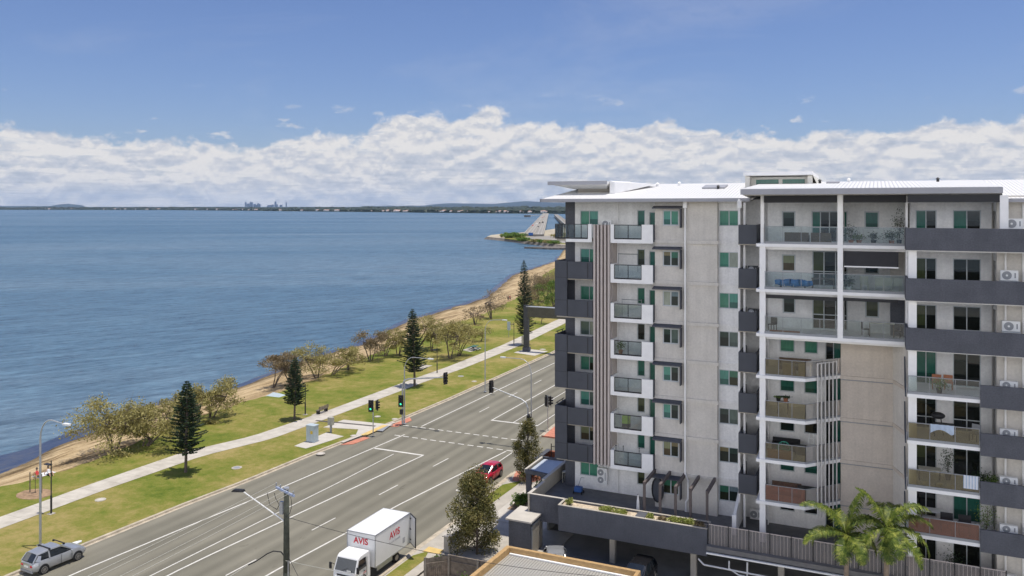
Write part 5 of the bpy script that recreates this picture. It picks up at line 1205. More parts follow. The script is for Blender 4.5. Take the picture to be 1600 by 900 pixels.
# small head below
MB().box(x-.2,x+.15,y-.35,y-.1,1.35,1.95).build('pedestrian_signal',BLACK,t)
x,y=G(583,680,VZ); t=thing('traffic_signal','short post traffic signal with two heads left of the crossing','traffic light',(x,y,VZ)); MB().tube((x,y,VZ),(x,y,4.25),.06).build('post',GALV,t)
head(t,x-.22,y-.1,3.55,toc,True,.95); head(t,x+.45,y+.1,3.65,(.95,.3),None,.9)
# mast 2 (near kerb) with arm to the left and lamp arm
x,y=-35.2,82.3
t=thing('traffic_signal','near side mast arm signal with its arm reaching left over the road','traffic light',(x,y,VZ))
MB().path([(x,y,VZ),(x,y,4.4),(x-.25,y,4.95),(x-.8,y,5.3),(x-4.4,y,6.3)],[.12,.10,.085,.08,.05],8).build('mast',GALV,t)
head(t,x-4.45,y,6.35,(-.9,.4)); head(t,x+.1,y-.2,3.1,(.75,.65)); MB().box(x-.05,x+.3,y-.3,y-.02,1.4,2.0).build('pedestrian_signal',BLACK,t); MB().box(x-.25,x+.2,y-.2,y-.15,1.95,2.3).build('street_name_board',HEADL,t)
lamp((-35.0,82.75),9.7,-3.1,-.0,'street lamp rising behind the near side signal mast, arm to the left',.09)
x,y=G(856,672,VZ); t=thing('traffic_signal','slim post signal with two heads on the red paved corner','traffic light',(x,y,VZ)); MB().tube((x,y,VZ),(x,y,4.25),.055).build('post',GALV,t)
head(t,x-.2,y,3.55,(.4,.9),None,.95); head(t,x+.3,y,3.65,(.9,.4),None,.95)
# gantry
x,y=-58.4,136.6
t=thing('sign_gantry','dark steel sign gantry with boxy beam running behind the block','gantry',(x,y,VZ)); MB().box(x-.75,x+.1,y-.4,y+.4,VZ,8.6).build('column',mat('gantry_steel',(.05,.053,.056),.5,0,.15),t)
MB().box(x-.9,x+.3,y-.55,y+.55,VZ,.9).build('base',W_DARK,t)
mb=MB().box(x+.1,x+14,y-.5,y+.5,6.5,8.35); mb.build('beam',mat('gantry_beam',(.075,.07,.05),.6,0,.15),t); MB().box(x-.2,x+14,y-.6,y+.6,8.35,8.43).build('beam_top',GALV,t); MB().box(x-1.2,x-.76,y-.3,y+.3,1.4,2.9).build('control_box',CREAMF,t)
# cabinet and meter box
x,y=G(488,690,VZ); t=thing('service_cabinet','tall pale blue-grey service cabinet on a concrete slab','cabinet',(x,y,VZ)); MB().box(x-.55,x+.55,y-.4,y+.4,VZ+.03,VZ+1.85).build('cabinet_body',CABINET,t,bevel=.02); MB().box(x-.6,x+.6,y-.45,y+.45,VZ+1.85,VZ+1.92).build('cabinet_roof',CABINET,t); MB().box(x+.05,x+.35,y-.415,y-.4,1.1,1.45).build('warning_label',YELLOWTXT,t); MB().box(x-.01,x+.01,y-.41,y-.4,.3,1.9).box(x-.62,x+.62,y-.47,y+.47,VZ,VZ+.06).build('plinth',GREYPLASTIC,t)
x,y=G(517,676,VZ); t=thing('meter_box','small grey meter box on a post beside the cabinet','cabinet',(x,y,VZ)); MB().box(x-.1,x+.1,y-.08,y+.08,VZ,1.1).build('post',GREYPLASTIC,t); MB().box(x-.32,x+.32,y-.22,y+.22,1.05,1.95).build('box',mat('box_beige',(.36,.35,.30),.6,0,.1),t,bevel=.02)
# bench
x,y=G(503,645,VZ); t=thing('park_bench','dark park bench facing the bay on a concrete pad','bench',(x,y,VZ),rz=0)
mb=MB(); 
for k in range(4): mb.box(x-.25+k*.13,x-.15+k*.13,y-1.0,y+1.0,.58,.62)
mb.build('seat',TIMBER,t); mb=MB()
for k in range(3): mb.box(x+.28,x+.32,y-1.0,y+1.0,.7+k*.14,.80+k*.14)
mb.build('backrest',TIMBER,t)
for s in (-.8,.8): MB().box(x-.25,x+.3,y+s-.03,y+s+.03,.16,.58).box(x+.24,x+.28,y+s-.03,y+s+.03,.58,1.1).build('leg',BLACK,t)
# picnic table
x,y=G(741,547,VZ); t=thing('picnic_table','green picnic table with benches on a concrete pad','table',(x,y,VZ)); MB().box(x-.5,x+.5,y-.9,y+.9,.85,.9).build('tabletop',mat('table_green',(.05,.13,.10),.6,0,.1),t)
for s in (-.95,.95): MB().box(x+s-.16,x+s+.16,y-.9,y+.9,.55,.6).build('bench_seat',MATS['table_green'],t)
for s in (-.6,.6): MB().beam((x-.9,y+s,.16),(x+.35,y+s,.85),.06,.08).beam((x+.9,y+s,.16),(x-.35,y+s,.85),.06,.08).box(x-1.0,x+1.0,y+s-.03,y+s+.03,.48,.55).build('leg_frame',BLACK,t)
# feather flag / small sign
x,y=G(795,527,VZ); t=thing('park_sign','small pale sign on a thin post on the far lawn','sign',(x,y,VZ)); MB().tube((x,y,VZ),(x,y,1.6),.05).build('post',GREYPLASTIC,t); MB().prism([(x-.35,y-.03),(x+.35,y-.03),(x+.35,y+.03),(x-.35,y+.03)],1.6,3.3).build('sign_panel',CABINET,t)

# ------------------------------------------------------------------ utility pole, lamp and wires
UX,UY,UH=-32.0,38.3,9.95
t=thing('utility_pole','weathered timber utility pole with blue-white crossarm in the foreground','utility pole',(UX,UY,0))
MB().path([(UX,UY,0),(UX,UY,UH*.5),(UX,UY,UH)],[.23,.19,.15],14).build('pole_shaft',POLEWOOD,t,smooth=True)
ca=Vector((.93,-.36,0)) # crossarm direction
c=Vector((UX,UY-.2,UH-.1)); MB().beam(c-ca*1.0,c+ca*1.15,.10,.12).build('crossarm',mat('crossarm_steel',(.34,.40,.55),.5,.2,.1),t)
MB().tube((UX,UY,UH),(UX,UY,UH+.06),.17,n=12).build('pole_cap',GALV,t)
for k in (-.95,-.45,.5,1.05):
    p=c+ca*k; MB().tube(p+Vector((0,0,.06)),p+Vector((0,0,.22)),.035).ball(p+Vector((0,0,.24)),.05,.05,.05,6,4).build('insulator',GREYPLASTIC,t)
# lamp arm
le=Vector((UX-2.35,UY-1.1,UH-.15)); la=MB().path([(UX,UY,UH-2.05),(UX-.5,UY-.22,UH-1.65),tuple(le)],[.045,.04,.035],8).build('lamp_arm',WHITE_M,t)
MB().add([(le.x+.1,le.y-.14,le.z-.02),(le.x+.1,le.y+.14,le.z-.02),(le.x-.62,le.y-.3,le.z-.05),(le.x-.62,le.y-.02,le.z-.05),(le.x+.05,le.y-.1,le.z+.1),(le.x+.05,le.y+.1,le.z+.1),(le.x-.5,le.y-.26,le.z+.1),(le.x-.5,le.y-.04,le.z+.1)],[(0,1,3,2),(4,6,7,5),(0,4,5,1),(2,3,7,6),(0,2,6,4),(1,5,7,3)]).build('luminaire',BLACK,t)
MB().box(UX-.33,UX-.1,UY-.25,UY-.08,UH-1.5,UH-.75).build('switch_gear',GALV,t)
for pts in ([(UX-.25,UY-.2,UH-.75),(UX-.5,UY-.25,UH-1.25),(UX-1.0,UY-.3,UH-1.05),(UX-1.2,UY-.3,UH-.35)],[(UX+.1,UY-.2,UH-1.6),(UX+.5,UY-.3,UH-1.3),(UX+.65,UY-.3,UH-.8),(UX+.6,UY-.35,UH-.3)],[(UX-.2,UY-.2,UH-1.2),(UX-.6,UY-.25,UH-.6),(UX-.7,UY-.25,UH-.3)]):
    MB().path(pts,.018,5).build('jumper_cable',BLACK,t)
MB().path([(UX,UY,UH-4.2),(UX-.4,UY,UH-3.85),(UX-.9,UY-.1,UH-3.85),(UX-1.3,UY-.2,UH-4.05),(UX-1.9,UY-.5,UH-4.5),(UX-2.3,UY-.7,UH-4.7)],.035,6).build('service_bracket',BLACK,t)
MB().box(UX+.14,UX+.36,UY-.12,UY+.1,0,UH-5.2).build('splice_timber',POLEWOOD,t); MB().tube((UX+.25,UY-.15,0),(UX+.25,UY-.15,UH-4.2),.03).build('conduit',GALV,t)
def wire(a,b,sag,label,m=BLACK,r=.014,grp=None):
    a=Vector(a);b=Vector(b); pts=[a.lerp(b,u)+Vector((0,0,-4*sag*u*(1-u))) for u in np.linspace(0,1,17)]
    o=tag(MB().path(pts,r,5).build('power_line',m),label,'cable',grp); return o
WIRE=mat('wire_aluminium',(.42,.41,.36),.5,.3,0)
# toward the next pole down the road (towards and past the camera's left)
nx,ny,nz=-33.2,2.0,9.9
for k,lab in ((-.95,'leftmost pale overhead wire running from the crossarm to the left'),(-.45,'second pale overhead wire from the crossarm'),(.5,'third pale overhead wire from the crossarm'),(1.05,'fourth pale overhead wire from the right end of the crossarm')):
    p=c+ca*k+Vector((0,0,.26)); wire(tuple(p),(nx+k*1.0,ny,nz),.5,lab,WIRE)
wire((UX-2.3,UY-.7,UH-4.7),(nx,ny,6.0),.35,'lowest pale cable running left from the dark service bracket',WIRE,.022)
wire((UX+.1,UY-.2,UH-1.6),(-14.5,45.0,5.2),.5,'dark service cable from pole top passing in front of the truck')
wire((UX+.1,UY-.2,UH-4.2),(-17,45.0,3.6),.4,'pale service cable from pole middle crossing the truck cab',WIRE)
wire((UX+.1,UY,UH-4.0),(-21.5,33.0,1.2),.2,'dark stay cable dropping steeply right of the pole')
# ------------------------------------------------------------------ foreground roof building, timber fence, low wall, kiosk, carport
t=thing('garage','flat roofed garage with ribbed grey metal roof and timber-coloured edge','building',(-18,44,0))
MB().add([(-23.05,34,3.7),(-13.75,34,3.7),(-13.75,48.85,3.62),(-22.35,48.85,3.62)],[(0,1,2,3)]).build('roof',ROOF_G,t)
MB().prism([(-23.25,34),(-23.0,34),(-22.25,49.15),(-22.55,49.15)],3.45,4.05).build('parapet',TIMBER_T,t); MB().box(-22.25,-13.4,48.9,49.15,3.45,4.05).build('parapet',TIMBER_T,t); MB().box(-13.62,-13.4,34,48.9,3.45,4.05).build('parapet',TIMBER_T,t)
MB().box(-22.2,-13.65,34,48.85,.0,3.6).build('wall',CONC_D,t); MB().box(-22.2,-13.65,48.74,48.88,3.64,3.72).build('gutter',W_TRIM,t)
t=thing('timber_fence','weathered timber paling fence corner at the bottom of the frame','fence',(-27,50.5,0))
def fenceline(p,q,n,posts,h=1.75):
    p=Vector((*p,0));q=Vector((*q,0)); mb=MB(); d=(q-p).normalized()
    for i in range(n):
        a=p.lerp(q,i/n); b=p.lerp(q,(i+.93)/n); hh=h+rnd.uniform(-.02,.02); mb.beam(a+Vector((0,0,hh/2)),b+Vector((0,0,hh/2)),.02,hh)
    mb.build('paling',TIMBER,t)
    nrm=Vector((d.y,-d.x,0))
    for z in (.35,1.35): MB().beam(p+nrm*.05+Vector((0,0,z)),q+nrm*.05+Vector((0,0,z)),.06,.09).build('rail',TIMBER,t)
    for u in posts:
        a=p.lerp(q,u)+nrm*.09; MB().box(a.x-.06,a.x+.06,a.y-.06,a.y+.06,0,h+.1).build('post',mat('fence_post',(.25,.22,.18),.9,0,.2,3) if 'fence_post' not in MATS else MATS['fence_post'],t)
fenceline((-29.3,49.7),(-27.9,50.9),12,(.05,.97)); fenceline((-27.9,50.9),(-23.3,51.0),42,(.5,.98))
MB().beam((-27.9,50.9,1.78),(-23.3,51.0,1.78),.12,.03).build('capping',TIMBER,t)
t=thing('letterbox_wall','low pale rendered letterbox wall beside the footpath','wall',(-30.0,56.5,0))
MB().box(-30.35,-29.85,54.5,58.6,VZ,1.35).build('wall_face',mat('wall_grey_beige',(.45,.43,.39),.9,0,.12),t); MB().box(-30.45,-29.75,54.4,58.7,1.35,1.42).build('coping',CONC_L,t)
for k in range(3): MB().box(-29.85,-29.83,54.9+k*.45,55.25+k*.45,.7,1.15).build('letterbox',GREYPLASTIC,t)
t=thing('privacy_screen','dark slatted screen beside the letterbox wall','screen',(-29.7,58.9,0)); mb=MB()
for k in range(5): mb.box(-29.7,-29.6,57.9+k*.22,58.05+k*.22,VZ,1.9)
mb.build('slat',TIMBER,t)
t=thing('service_kiosk','charcoal service kiosk with pale flat cap and louvred door','kiosk',(-24.9,57.6,0))
MB().box(-25.75,-23.95,56.45,58.9,0,2.72).build('kiosk_wall',W_DARK,t); MB().box(-25.95,-23.8,56.25,59.1,2.72,2.84).build('cap',CONC_L,t); MB().box(-23.95,-23.90,56.75,58.7,.1,2.35).build('louvre_door',LOUVRE,t); MB().box(-23.95,-23.89,56.65,56.75,.0,2.45).box(-23.95,-23.89,58.7,58.8,.0,2.45).box(-23.95,-23.89,56.65,58.8,2.35,2.45).build('door_frame',GREYPLASTIC,t)
t=thing('carport','small carport with blue-white metal roof and charcoal fascia','carport',(-27.6,69.5,0))
pr=[(-29.2,67.7),(-29.2,71.8),(-25.1,72.0),(-25.1,67.0)]
MB().prism([(-28.95,67.9),(-28.95,71.6),(-25.1,71.8),(-25.1,67.2)],2.55,2.62).build('roof',mat('pale_metal_sheet',(.50,.55,.62),.45,.1,.03),t)
for a,b in ((0,1),(1,2),(3,0)): MB().beam((*pr[a],2.6),(*pr[b],2.6),.2,.36).build('fascia',W_DARK if b!=1 else CONC_L,t)
for p in ((-29.0,68.0),(-26.9,67.8),(-29.0,71.5),(-27.2,71.5)): MB().box(p[0]-.25,p[0]+.25,p[1]-.1,p[1]+.1,0,2.45).build('post',W_DARK,t)
t=thing('brick_wall','low red-brown brick wall with steel fence beyond the carport','wall',(-29.5,74.5,0)); MB().box(-31.0,-30.7,73.0,77.6,0,1.6).build('wall_face',BRICK,t); MB().box(-31.0,-29.0,77.3,77.6,0,1.6).build('wall_return',BRICK,t); MB().box(-31.1,-30.6,72.9,77.7,1.6,1.68).build('coping',W_DARK,t)
t=thing('steel_fence','open black steel fence frames beside the brick wall','fence',(-28,76,0)); mb=MB()
for k in range(4): mb.box(-29.6+k*.8,-29.53+k*.8,75.0,75.07,0,3.1)
for z in (.4,1.6,2.8): mb.box(-29.6,-27.1,75.015,75.055,z,z+.05)
mb.build('frame',BLACK,t)
# ------------------------------------------------------------------ vehicles (local: +Y is the front)
def loft(secs,closed=False):
    n=len(secs[0]); vs=[v for s in secs for v in s]; fs=[]
    for i in range(len(secs)-1):
        for k in range(n-1): j=i*n+k; fs.append((j,j+n,j+n+1,j+1))
        if closed: j=i*n; fs.append((j+n-1,j+2*n-1,j+n,j))
    return vs,fs,n
def car(name,label,L_,W_,H_,paint,body,cabin,cat='car',wr=.33,roofbars=False,plate=True):
    o=thing(name,label,cat,(0,0,0)); w=W_/2
    secs=[]
    for y,zb,zt,ws in body:
        ww=w*ws; half=[(0,zb),(.80*ww,zb),(.96*ww,zb+.10),(ww,.38+zb*.3),(.995*ww,.62),(.965*ww,zt*.90),(.90*ww,zt),(.45*ww,zt+.03),(0,zt+.035)]
        full=[(-x,y,z) for x,z in half[::-1][:-1]]+[(x,y,z) for x,z in half]   # top-left..bottom..top-right
        secs.append(full)
    vs,fs,n=loft(secs); fs+= [tuple(range(n)),tuple(range(len(vs)-n,len(vs)))[::-1]]
    bd=MB().add(vs,fs).build('body',paint,o,False,smooth=True)
    m=bd.modifiers.new('edge','EDGE_SPLIT'); m.split_angle=R(38)
    # glasshouse
    def cab(k,top_only,m,nm,dz=0,y0=0,y1=99):
        secs=[]
        for y,zt,zr,ws in cabin[y0:y1]:
            ww=w*ws*k; r=(zr-zt)
            half=[(.90*ww,zt),(.80*ww,zt+r*.6),(.725*ww,zt+r*.92),(.60*ww,zr),(0,zr+.025)] if not top_only else [(.735*ww,zt+r*.88),(.70*ww,zr-.01+dz),(.58*ww,zr+.012+dz),(0,zr+.03+dz)]
            full=[(-x,y,z) for x,z in half]+[(x,y,z) for x,z in half[::-1][1:]]
            secs.append(full)
        vs,fs,n=loft(secs); return MB().add(vs,fs+[tuple(range(n))[::-1],tuple(range(len(vs)-n,len(vs)))]).build(nm,m,o,False,smooth=False)
    cab(1.0,False,CARGLASS,'window')
    rf=cab(1.012,True,paint,'roof',.012,1,len(cabin)-1)
    # pillars
    for s in (-1,1):
        pl=[]
        for idx in (range(len(cabin))):
            y,zt,zr,ws=cabin[idx]; pl.append((s*w*ws*.735*1.0,y,zt+(zr-zt)*.9+.012 if 0<idx<len(cabin)-1 else zt+.02))
        pm=MB()
        a=(s*w*.90*cabin[0][3],cabin[0][0],cabin[0][1]); pm.beam(a,pl[1],.09,.05); b=(s*w*.88*cabin[-1][3],cabin[-1][0],cabin[-1][1]); pm.beam(b,pl[-2],.07,.05)
        pm.build('pillar',paint,o,False); pm=MB()
        for yy in ((cabin[1][0]+cabin[-2][0])/2-.05,): pm.beam((s*w*.915,yy,cabin[2][1]-.02),(s*w*.745,yy,cabin[2][2]-.10),.10,.03)
        pm.build('pillar',paint,o,False); pm=MB()
        pm.beam((s*w*.905,cabin[1][0]-.05,cabin[1][1]),(s*w*.75,cabin[1][0]+.10,cabin[1][2]-.10),.34,.03)
        pm.build('pillar',paint,o,False)
        MB().ball((s*(w+.1),cabin[-1][0]-.25,cabin[-1][1]+.06),.11,.07,.08,8,5).build('wing_mirror',paint,o,False)
        for yw in (-L_*.315,L_*.315):
            MB().tube((s*(w-.16),yw,wr+.03),(s*(w+.004),yw,wr+.03),wr*1.17,n=20).build('wheel_arch',BLACK,o,False)
            wh=MB().tube((s*(w-.2),yw,wr),(s*(w+.02),yw,wr),wr,n=20).build('wheel',TYRE,o,False)
            MB().tube((s*(w+.021),yw,wr),(s*(w+.026),yw,wr),wr*.70,n=16).build('rim_disc',BLACK,wh,False)
            rm=MB()
            for k in range(10): a=k*.628; rm.beam((s*(w+.03),yw,wr),(s*(w+.03),yw+math.cos(a)*wr*.68,wr+math.sin(a)*wr*.68),.03,.035)
            for k in range(16): a=k*.3927; b=(k+1)*.3927; rm.beam((s*(w+.03),yw+math.cos(a)*wr*.68,wr+math.sin(a)*wr*.68),(s*(w+.03),yw+math.cos(b)*wr*.68,wr+math.sin(b)*wr*.68),.03,.03)
            rm.build('rim',RIM,wh,False)
        yb=body[0][0]; yf=body[-1][0]; zt0=body[0][2]; zt1=body[-1][2]
        MB().ball((s*w*.74*body[0][3],yb+.08,zt0-.14),.20,.13,.11,8,6).build('tail_light',TAIL,o,False)
        MB().ball((s*w*.72*body[-1][3],yf-.14,zt1-.06),.20,.20,.10,8,6).build('headlight',HEADL,o,False)
        [MB().box(s*w,s*(w+.012),q-.01,q+.01,.35,cabin[2][1]-.05).build('door_seam',BLACK,o,False) for q in (0,L_*.2)]
        for yy in (-.25,.75): MB().box(s*(w*.985),s*(w*.985+.03),yy,yy+.18,.80,.83).build('door_handle',paint,o,False)
    MB().box(-w*.45,w*.45,body[-1][0]-.01,body[-1][0]+.03,.42,.58).build('grille',BLACK,o,False); MB().box(-w*.8,w*.8,body[0][0]-.03,body[0][0]+.05,.28,.42).build('bumper',GREYPLASTIC,o,False)
    if plate: MB().box(-.25,.25,body[0][0]-.04,body[0][0]-.02,.62,.74).build('number_plate',HEADL,o,False)
    if roofbars:
        for yy in (-.75,.35):
            MB().box(-w*.78,w*.78,yy-.04,yy+.04,H_+.06,H_+.10).box(-w*.76,-w*.64,yy-.06,yy+.06,H_-.03,H_+.06).box(w*.64,w*.76,yy-.06,yy+.06,H_-.03,H_+.06).build('roof_bar',BLACK,o,False)
    return o
suv_body=[(-2.05,.38,.88,.82),(-1.95,.30,.98,.93),(-1.5,.22,1.02,1.0),(-.6,.22,.98,.975),(.4,.22,.95,.975),(1.0,.22,.98,.99),(1.45,.22,.95,1.0),(1.85,.28,.84,.93),(2.05,.36,.68,.78)]
suv_cab=[(-2.0,.98,1.02,.88),(-1.66,1.02,1.47,.94),(-.7,1.0,1.56,.97),(.1,.97,1.54,.97),(.98,.97,1.0,.93)]
s=car('parked_car','silver compact SUV parked at the left kerb with roof bars',4.1,1.78,1.55,SILVER_CAR,suv_body,suv_cab,roofbars=True)
s.location=(-55.93,40.9,.0); s.rotation_euler=(0,0,R(-4))
# white surfboard bag in front of windscreen side
bd=MB().add([],[]); x,y=G(109,847,1.0)
t=thing('surfboard','white surfboard lying on the verge beside the silver car bonnet','surfboard',(x,y,VZ)); mb=MB(); pts=[]
for i in range(16):
    a=i/16*6.283; pts.append((x+.27*math.cos(a)+.1*math.sin(a),y+.95*math.sin(a)))
mb.prism(pts,.72,.8); mb.build('board',WHITE_M,t)
for s_ in (-.4,.4): MB().box(x-.02,x+.02,y+s_-.02,y+s_+.02,VZ,.72).build('stand',GREYPLASTIC,t)
hat_body=[(-1.85,.38,.90,.84),(-1.75,.28,.96,.95),(-1.2,.2,.93,1.0),(0,.2,.91,.98),(.8,.2,.92,1.0),(1.3,.2,.88,.98),(1.7,.28,.76,.9),(1.88,.36,.6,.74)]
hat_cab=[(-1.82,.93,.96,.88),(-1.45,.95,1.38,.95),(-.5,.92,1.46,.97),(.15,.91,1.43,.97),(1.0,.90,.92,.93)]
s=car('small_car','red hatchback driving toward the camera behind the street tree','car' and 3.75,1.70,1.46,RED_CAR,hat_body,hat_cab); s.location=(-34.7,71.2,0); s.rotation_euler=(0,0,R(180))
s=car('parked_car','black hatchback half hidden under the podium beside the garage roof',4.0,1.78,1.5,BLACK_CAR,suv_body,suv_cab); s.location=(-15.35,55.6,.0); s.rotation_euler=(0,0,R(176))
s=car('parked_car','pale grey car mostly hidden behind the garage roof edge',4.1,1.75,1.46,SILVER_CAR,hat_body,hat_cab); s.location=(-21.3,55.0,0); s.rotation_euler=(0,0,R(205))
# truck
TX,TY=-33.75,50.75
t=thing('box_truck','white rental box truck parked with one rear door swung open','truck',(TX,TY,0))
x0,x1,y0,y1,z0,z1=-34.95,-32.55,48.45,53.15,.98,3.28
MB().box(x0,x1,y0,y1,z0,z1).build('cargo_box',mat('truck_white',(.72,.72,.71),.45,0,.05,.6),t,bevel=.02)
TW=MATS['truck_white']; tr=MB()
for x in (x0,x1):
    tr.box(x-.02,x+.02,y0-.01,y1+.01,z1-.05,z1+.02).box(x-.02,x+.02,y0-.01,y1+.01,z0-.02,z0+.06)
    for y in (y0,y1): tr.box(x-.025,x+.025,y-.025,y+.025,z0,z1)
for y in (y0,y1): tr.box(x0,x1,y-.015,y+.015,z1-.05,z1+.02)
tr.build('edge_trim',GALV,t)
text_part('AVIS',.62,REDTXT,'lettering',t,((x0+x1)/2-.02-TX,y0-.018-TY,2.68),(R(90),0,0),bold=.012)
text_part('AVIS',.70,REDTXT,'lettering',t,(x1+.006-TX,51.0-TY,2.50),(R(90),0,R(90)),bold=.012)
text_part('Truck Rentals',.27,GREYTXT,'lettering',t,(x1+.006-TX,51.0-TY,2.02),(R(90),0,R(90)))
MB().box(x1+.002,x1+.012,52.1,52.4,1.35,1.75).build('notice',GREYTXT,t)
# chassis & rear door
MB().box(-34.3,-33.2,46.8,53.0,.55,.85).build('chassis',BLACK,t)
hx,hy=x1+.03,y1+.02; dv=Vector((.78,-.62,0)).normalized()*1.12
d=MB().beam((hx,hy,(z0+z1)/2),(hx+dv.x,hy+dv.y,(z0+z1)/2),.05,z1-z0-.1).build('rear_door',TW,t)
fr=MB(); fr.beam((hx,hy,z1-.05),(hx+dv.x,hy+dv.y,z1-.05),.07,.05).beam((hx,hy,z0+.05),(hx+dv.x,hy+dv.y,z0+.05),.07,.05).beam((hx+dv.x,hy+dv.y,z0),(hx+dv.x,hy+dv.y,z1),.07,.05)
for z in (1.3,2.1,2.9): fr.beam((hx-.02,hy-.03,z),(hx+.18*dv.x,hy+.18*dv.y-.03,z),.06,.07)
fr.build('door_frame',BLACK,d); MB().box(x0,x1,y1,y1+.02,z0,z1).build('rear_dark_sheet',BLACKOUT,t)  # black sheet over the closed rear stands for the dark inside
# cab by side profile extruded over the width, tapered
cy0=46.45; prof=[(cy0+.02,.45),(cy0,.75),(cy0+.05,1.25),(cy0+.42,2.12),(cy0+.62,2.25),(48.2,2.28),(48.3,2.1),(48.3,.45)]
cw=.95; cx=-33.78; vs=[]
for s_,k in ((-1,1),(1,1)): vs+=[(cx+s_*(cw if z<1.4 else cw-.06),y,z) for y,z in prof]
n=len(prof); cb=MB().add(vs,[tuple(range(n)),tuple(range(2*n-1,n-1,-1))]+[(i,i+n,(i+1)%n+n,(i+1)%n) for i in range(n)]).build('cab',TW,t,bevel=.05)
MB().add([(cx-.84,cy0+.055,1.30),(cx+.84,cy0+.055,1.30),(cx+.80,cy0+.385,2.06),(cx-.80,cy0+.385,2.06)],[(0,1,2,3)]).build('windscreen',CARGLASS,cb)
MB().beam((cx-.3,cy0+.03,1.32),(cx+.3,cy0+.18,1.55),.03,.02).build('wiper',BLACK,cb)
MB().box(cx+.2,cx+.55,cy0+.02,cy0+.04,1.33,1.43).build('dashboard_paper',HEADL,cb)
for s_ in (-1,1):
    xx=cx+s_*(cw+.012)
    MB().add([(xx,cy0+.2,1.35),(xx,47.75,1.35),(xx-s_*.06,47.75,2.02),(xx-s_*.06,cy0+.5,2.02)],[(0,1,2,3)]).build('side_window',CARGLASS,cb)
    MB().box(xx-.01,xx+.01,47.8,47.83,.7,2.0).box(xx,xx+s_*.03,47.4,47.6,1.12,1.16).build('door_handle',BLACK,cb)
    MB().path([(cx+s_*.93,cy0+.25,1.55),(cx+s_*1.15,cy0+.02,1.75),(cx+s_*1.15,cy0+.0,1.35)],.02,5).box(cx+s_*1.15-.09,cx+s_*1.15+.09,cy0-.05,cy0+.03,1.35,1.78).build('wing_mirror',BLACK,cb)
    MB().box(cx+s_*.62-.17,cx+s_*.62+.17,cy0-.02,cy0+.03,.72,.92).build('headlight',HEADL,cb)
    MB().tube((cx+s_*(cw-.3),47.35,.40),(cx+s_*(cw-.0),47.35,.40),.50,n=18).build('wheel_arch',BLACK,cb)
    for yw,wd in ((47.35,.25),(51.7,.4)):
        wh=MB().tube((cx+s_*(cw-.22),yw,.38),(cx+s_*(cw+.02),yw,.38),.38,n=18).build('wheel',TYRE,t); MB().tube((cx+s_*(cw+.02),yw,.38),(cx+s_*(cw+.03),yw,.38),.22,n=14).build('rim',RIM,wh)
    MB().box(cx+s_*(cw+.1),cx+s_*(cw+.14),48.9,50.9,.55,.85).build('side_guard',GALV,t)
MB().box(cx-.62,cx+.62,cy0-.015,cy0+.02,.98,1.08).box(cx-.45,cx+.45,cy0-.02,cy0+.02,.70,.90).build('grille',BLACK,cb); MB().box(cx-.97,cx+.97,cy0-.12,cy0+.05,.38,.62).build('bumper',GALV,cb)
text_part('AVIS',.18,REDTXT,'lettering',cb,(cx+cw+.02-TX,47.55-TY,1.0),(R(90),0,R(90)))

# ------------------------------------------------------------------ things on the terraces and balconies
def cool(name,label,x,y,z,w=.85,h=.6,group=None,double=False,d=.32):
    o=thing(name,label,'air conditioner',(x,y,z)); MB().box(-w/2,w/2,-d/2,d/2,0,h).build('casing',WHITE_M,o,False,bevel=.01)
    for k in range(2 if double else 1):
        zc=h*(.5 if not double else (.27+.46*k)); r=min(h*(.42 if not double else .2),.26)
        f=MB().tube((-w*.14,-d/2-.02,zc),(-w*.14,-d/2,zc),r,n=20).build('fan_grille',GREYPLASTIC,o,False); MB().tube((-w*.14,-d/2-.03,zc),(-w*.14,-d/2-.02,zc),r*.25,n=12).build('fan_hub',WHITE_M,f,False)
    MB().box(w*.28,w*.36,-d/2-.006,-d/2,h*.25,h*.75).build('vent_slot',GREYPLASTIC,o,False); return o
for l,lab in ((8,'eighth'),(7,'seventh'),(6,'sixth')):
    x=7.65 if l==8 else 7.4 if l==7 else 7.5
    cool('air_conditioner','white air conditioner above the dark parapet on %s floor at right edge'%{8:'the top',7:'the second highest',6:'the third highest'}[l],x,57.8,LV[l]+1.22,.95,.62); MB().box(x-.5,x+.5,57.55,58.0,LV[l]+1.14,LV[l]+1.2).build('air_conditioner_shelf',FRAME,blk)
for l in (2,3,4,5):
    cool('air_conditioner','white air conditioner lying low behind the dark parapet, %s lowest balcony at right edge'%{2:'second',3:'third',4:'fourth',5:'fifth'}[l],7.35,57.6,LV[l]+.62,.95,.5)
cool('air_conditioner','white air conditioner at the bottom right corner behind the fence',7.35,57.9,3.25,.95,.85)
cool('air_conditioner','single air conditioner on top of the batten screen by the roof',-19.95,63.0,25.0,.8,.62)
cool('air_conditioner','tall twin fan air conditioner on the terrace wall below the battens',-20.6,63.8,3.85,.85,1.35,double=True)
cool('air_conditioner','grey air conditioner directly above the twin fan unit',-20.5,63.75,5.35,.85,.35)
cool('air_conditioner','beige air conditioner on the terrace behind the white dividing wall',-8.3,62.9,3.25,.8,.75)
for l in (7,6): 
    x=-8.2; cool('air_conditioner','black unit peeping over the small dark balcony, %s from the top'%{7:'second',6:'third'}[l],x,60.7,LV[l]+.95,.7,.5).children[0].data.materials[0]=BLACK
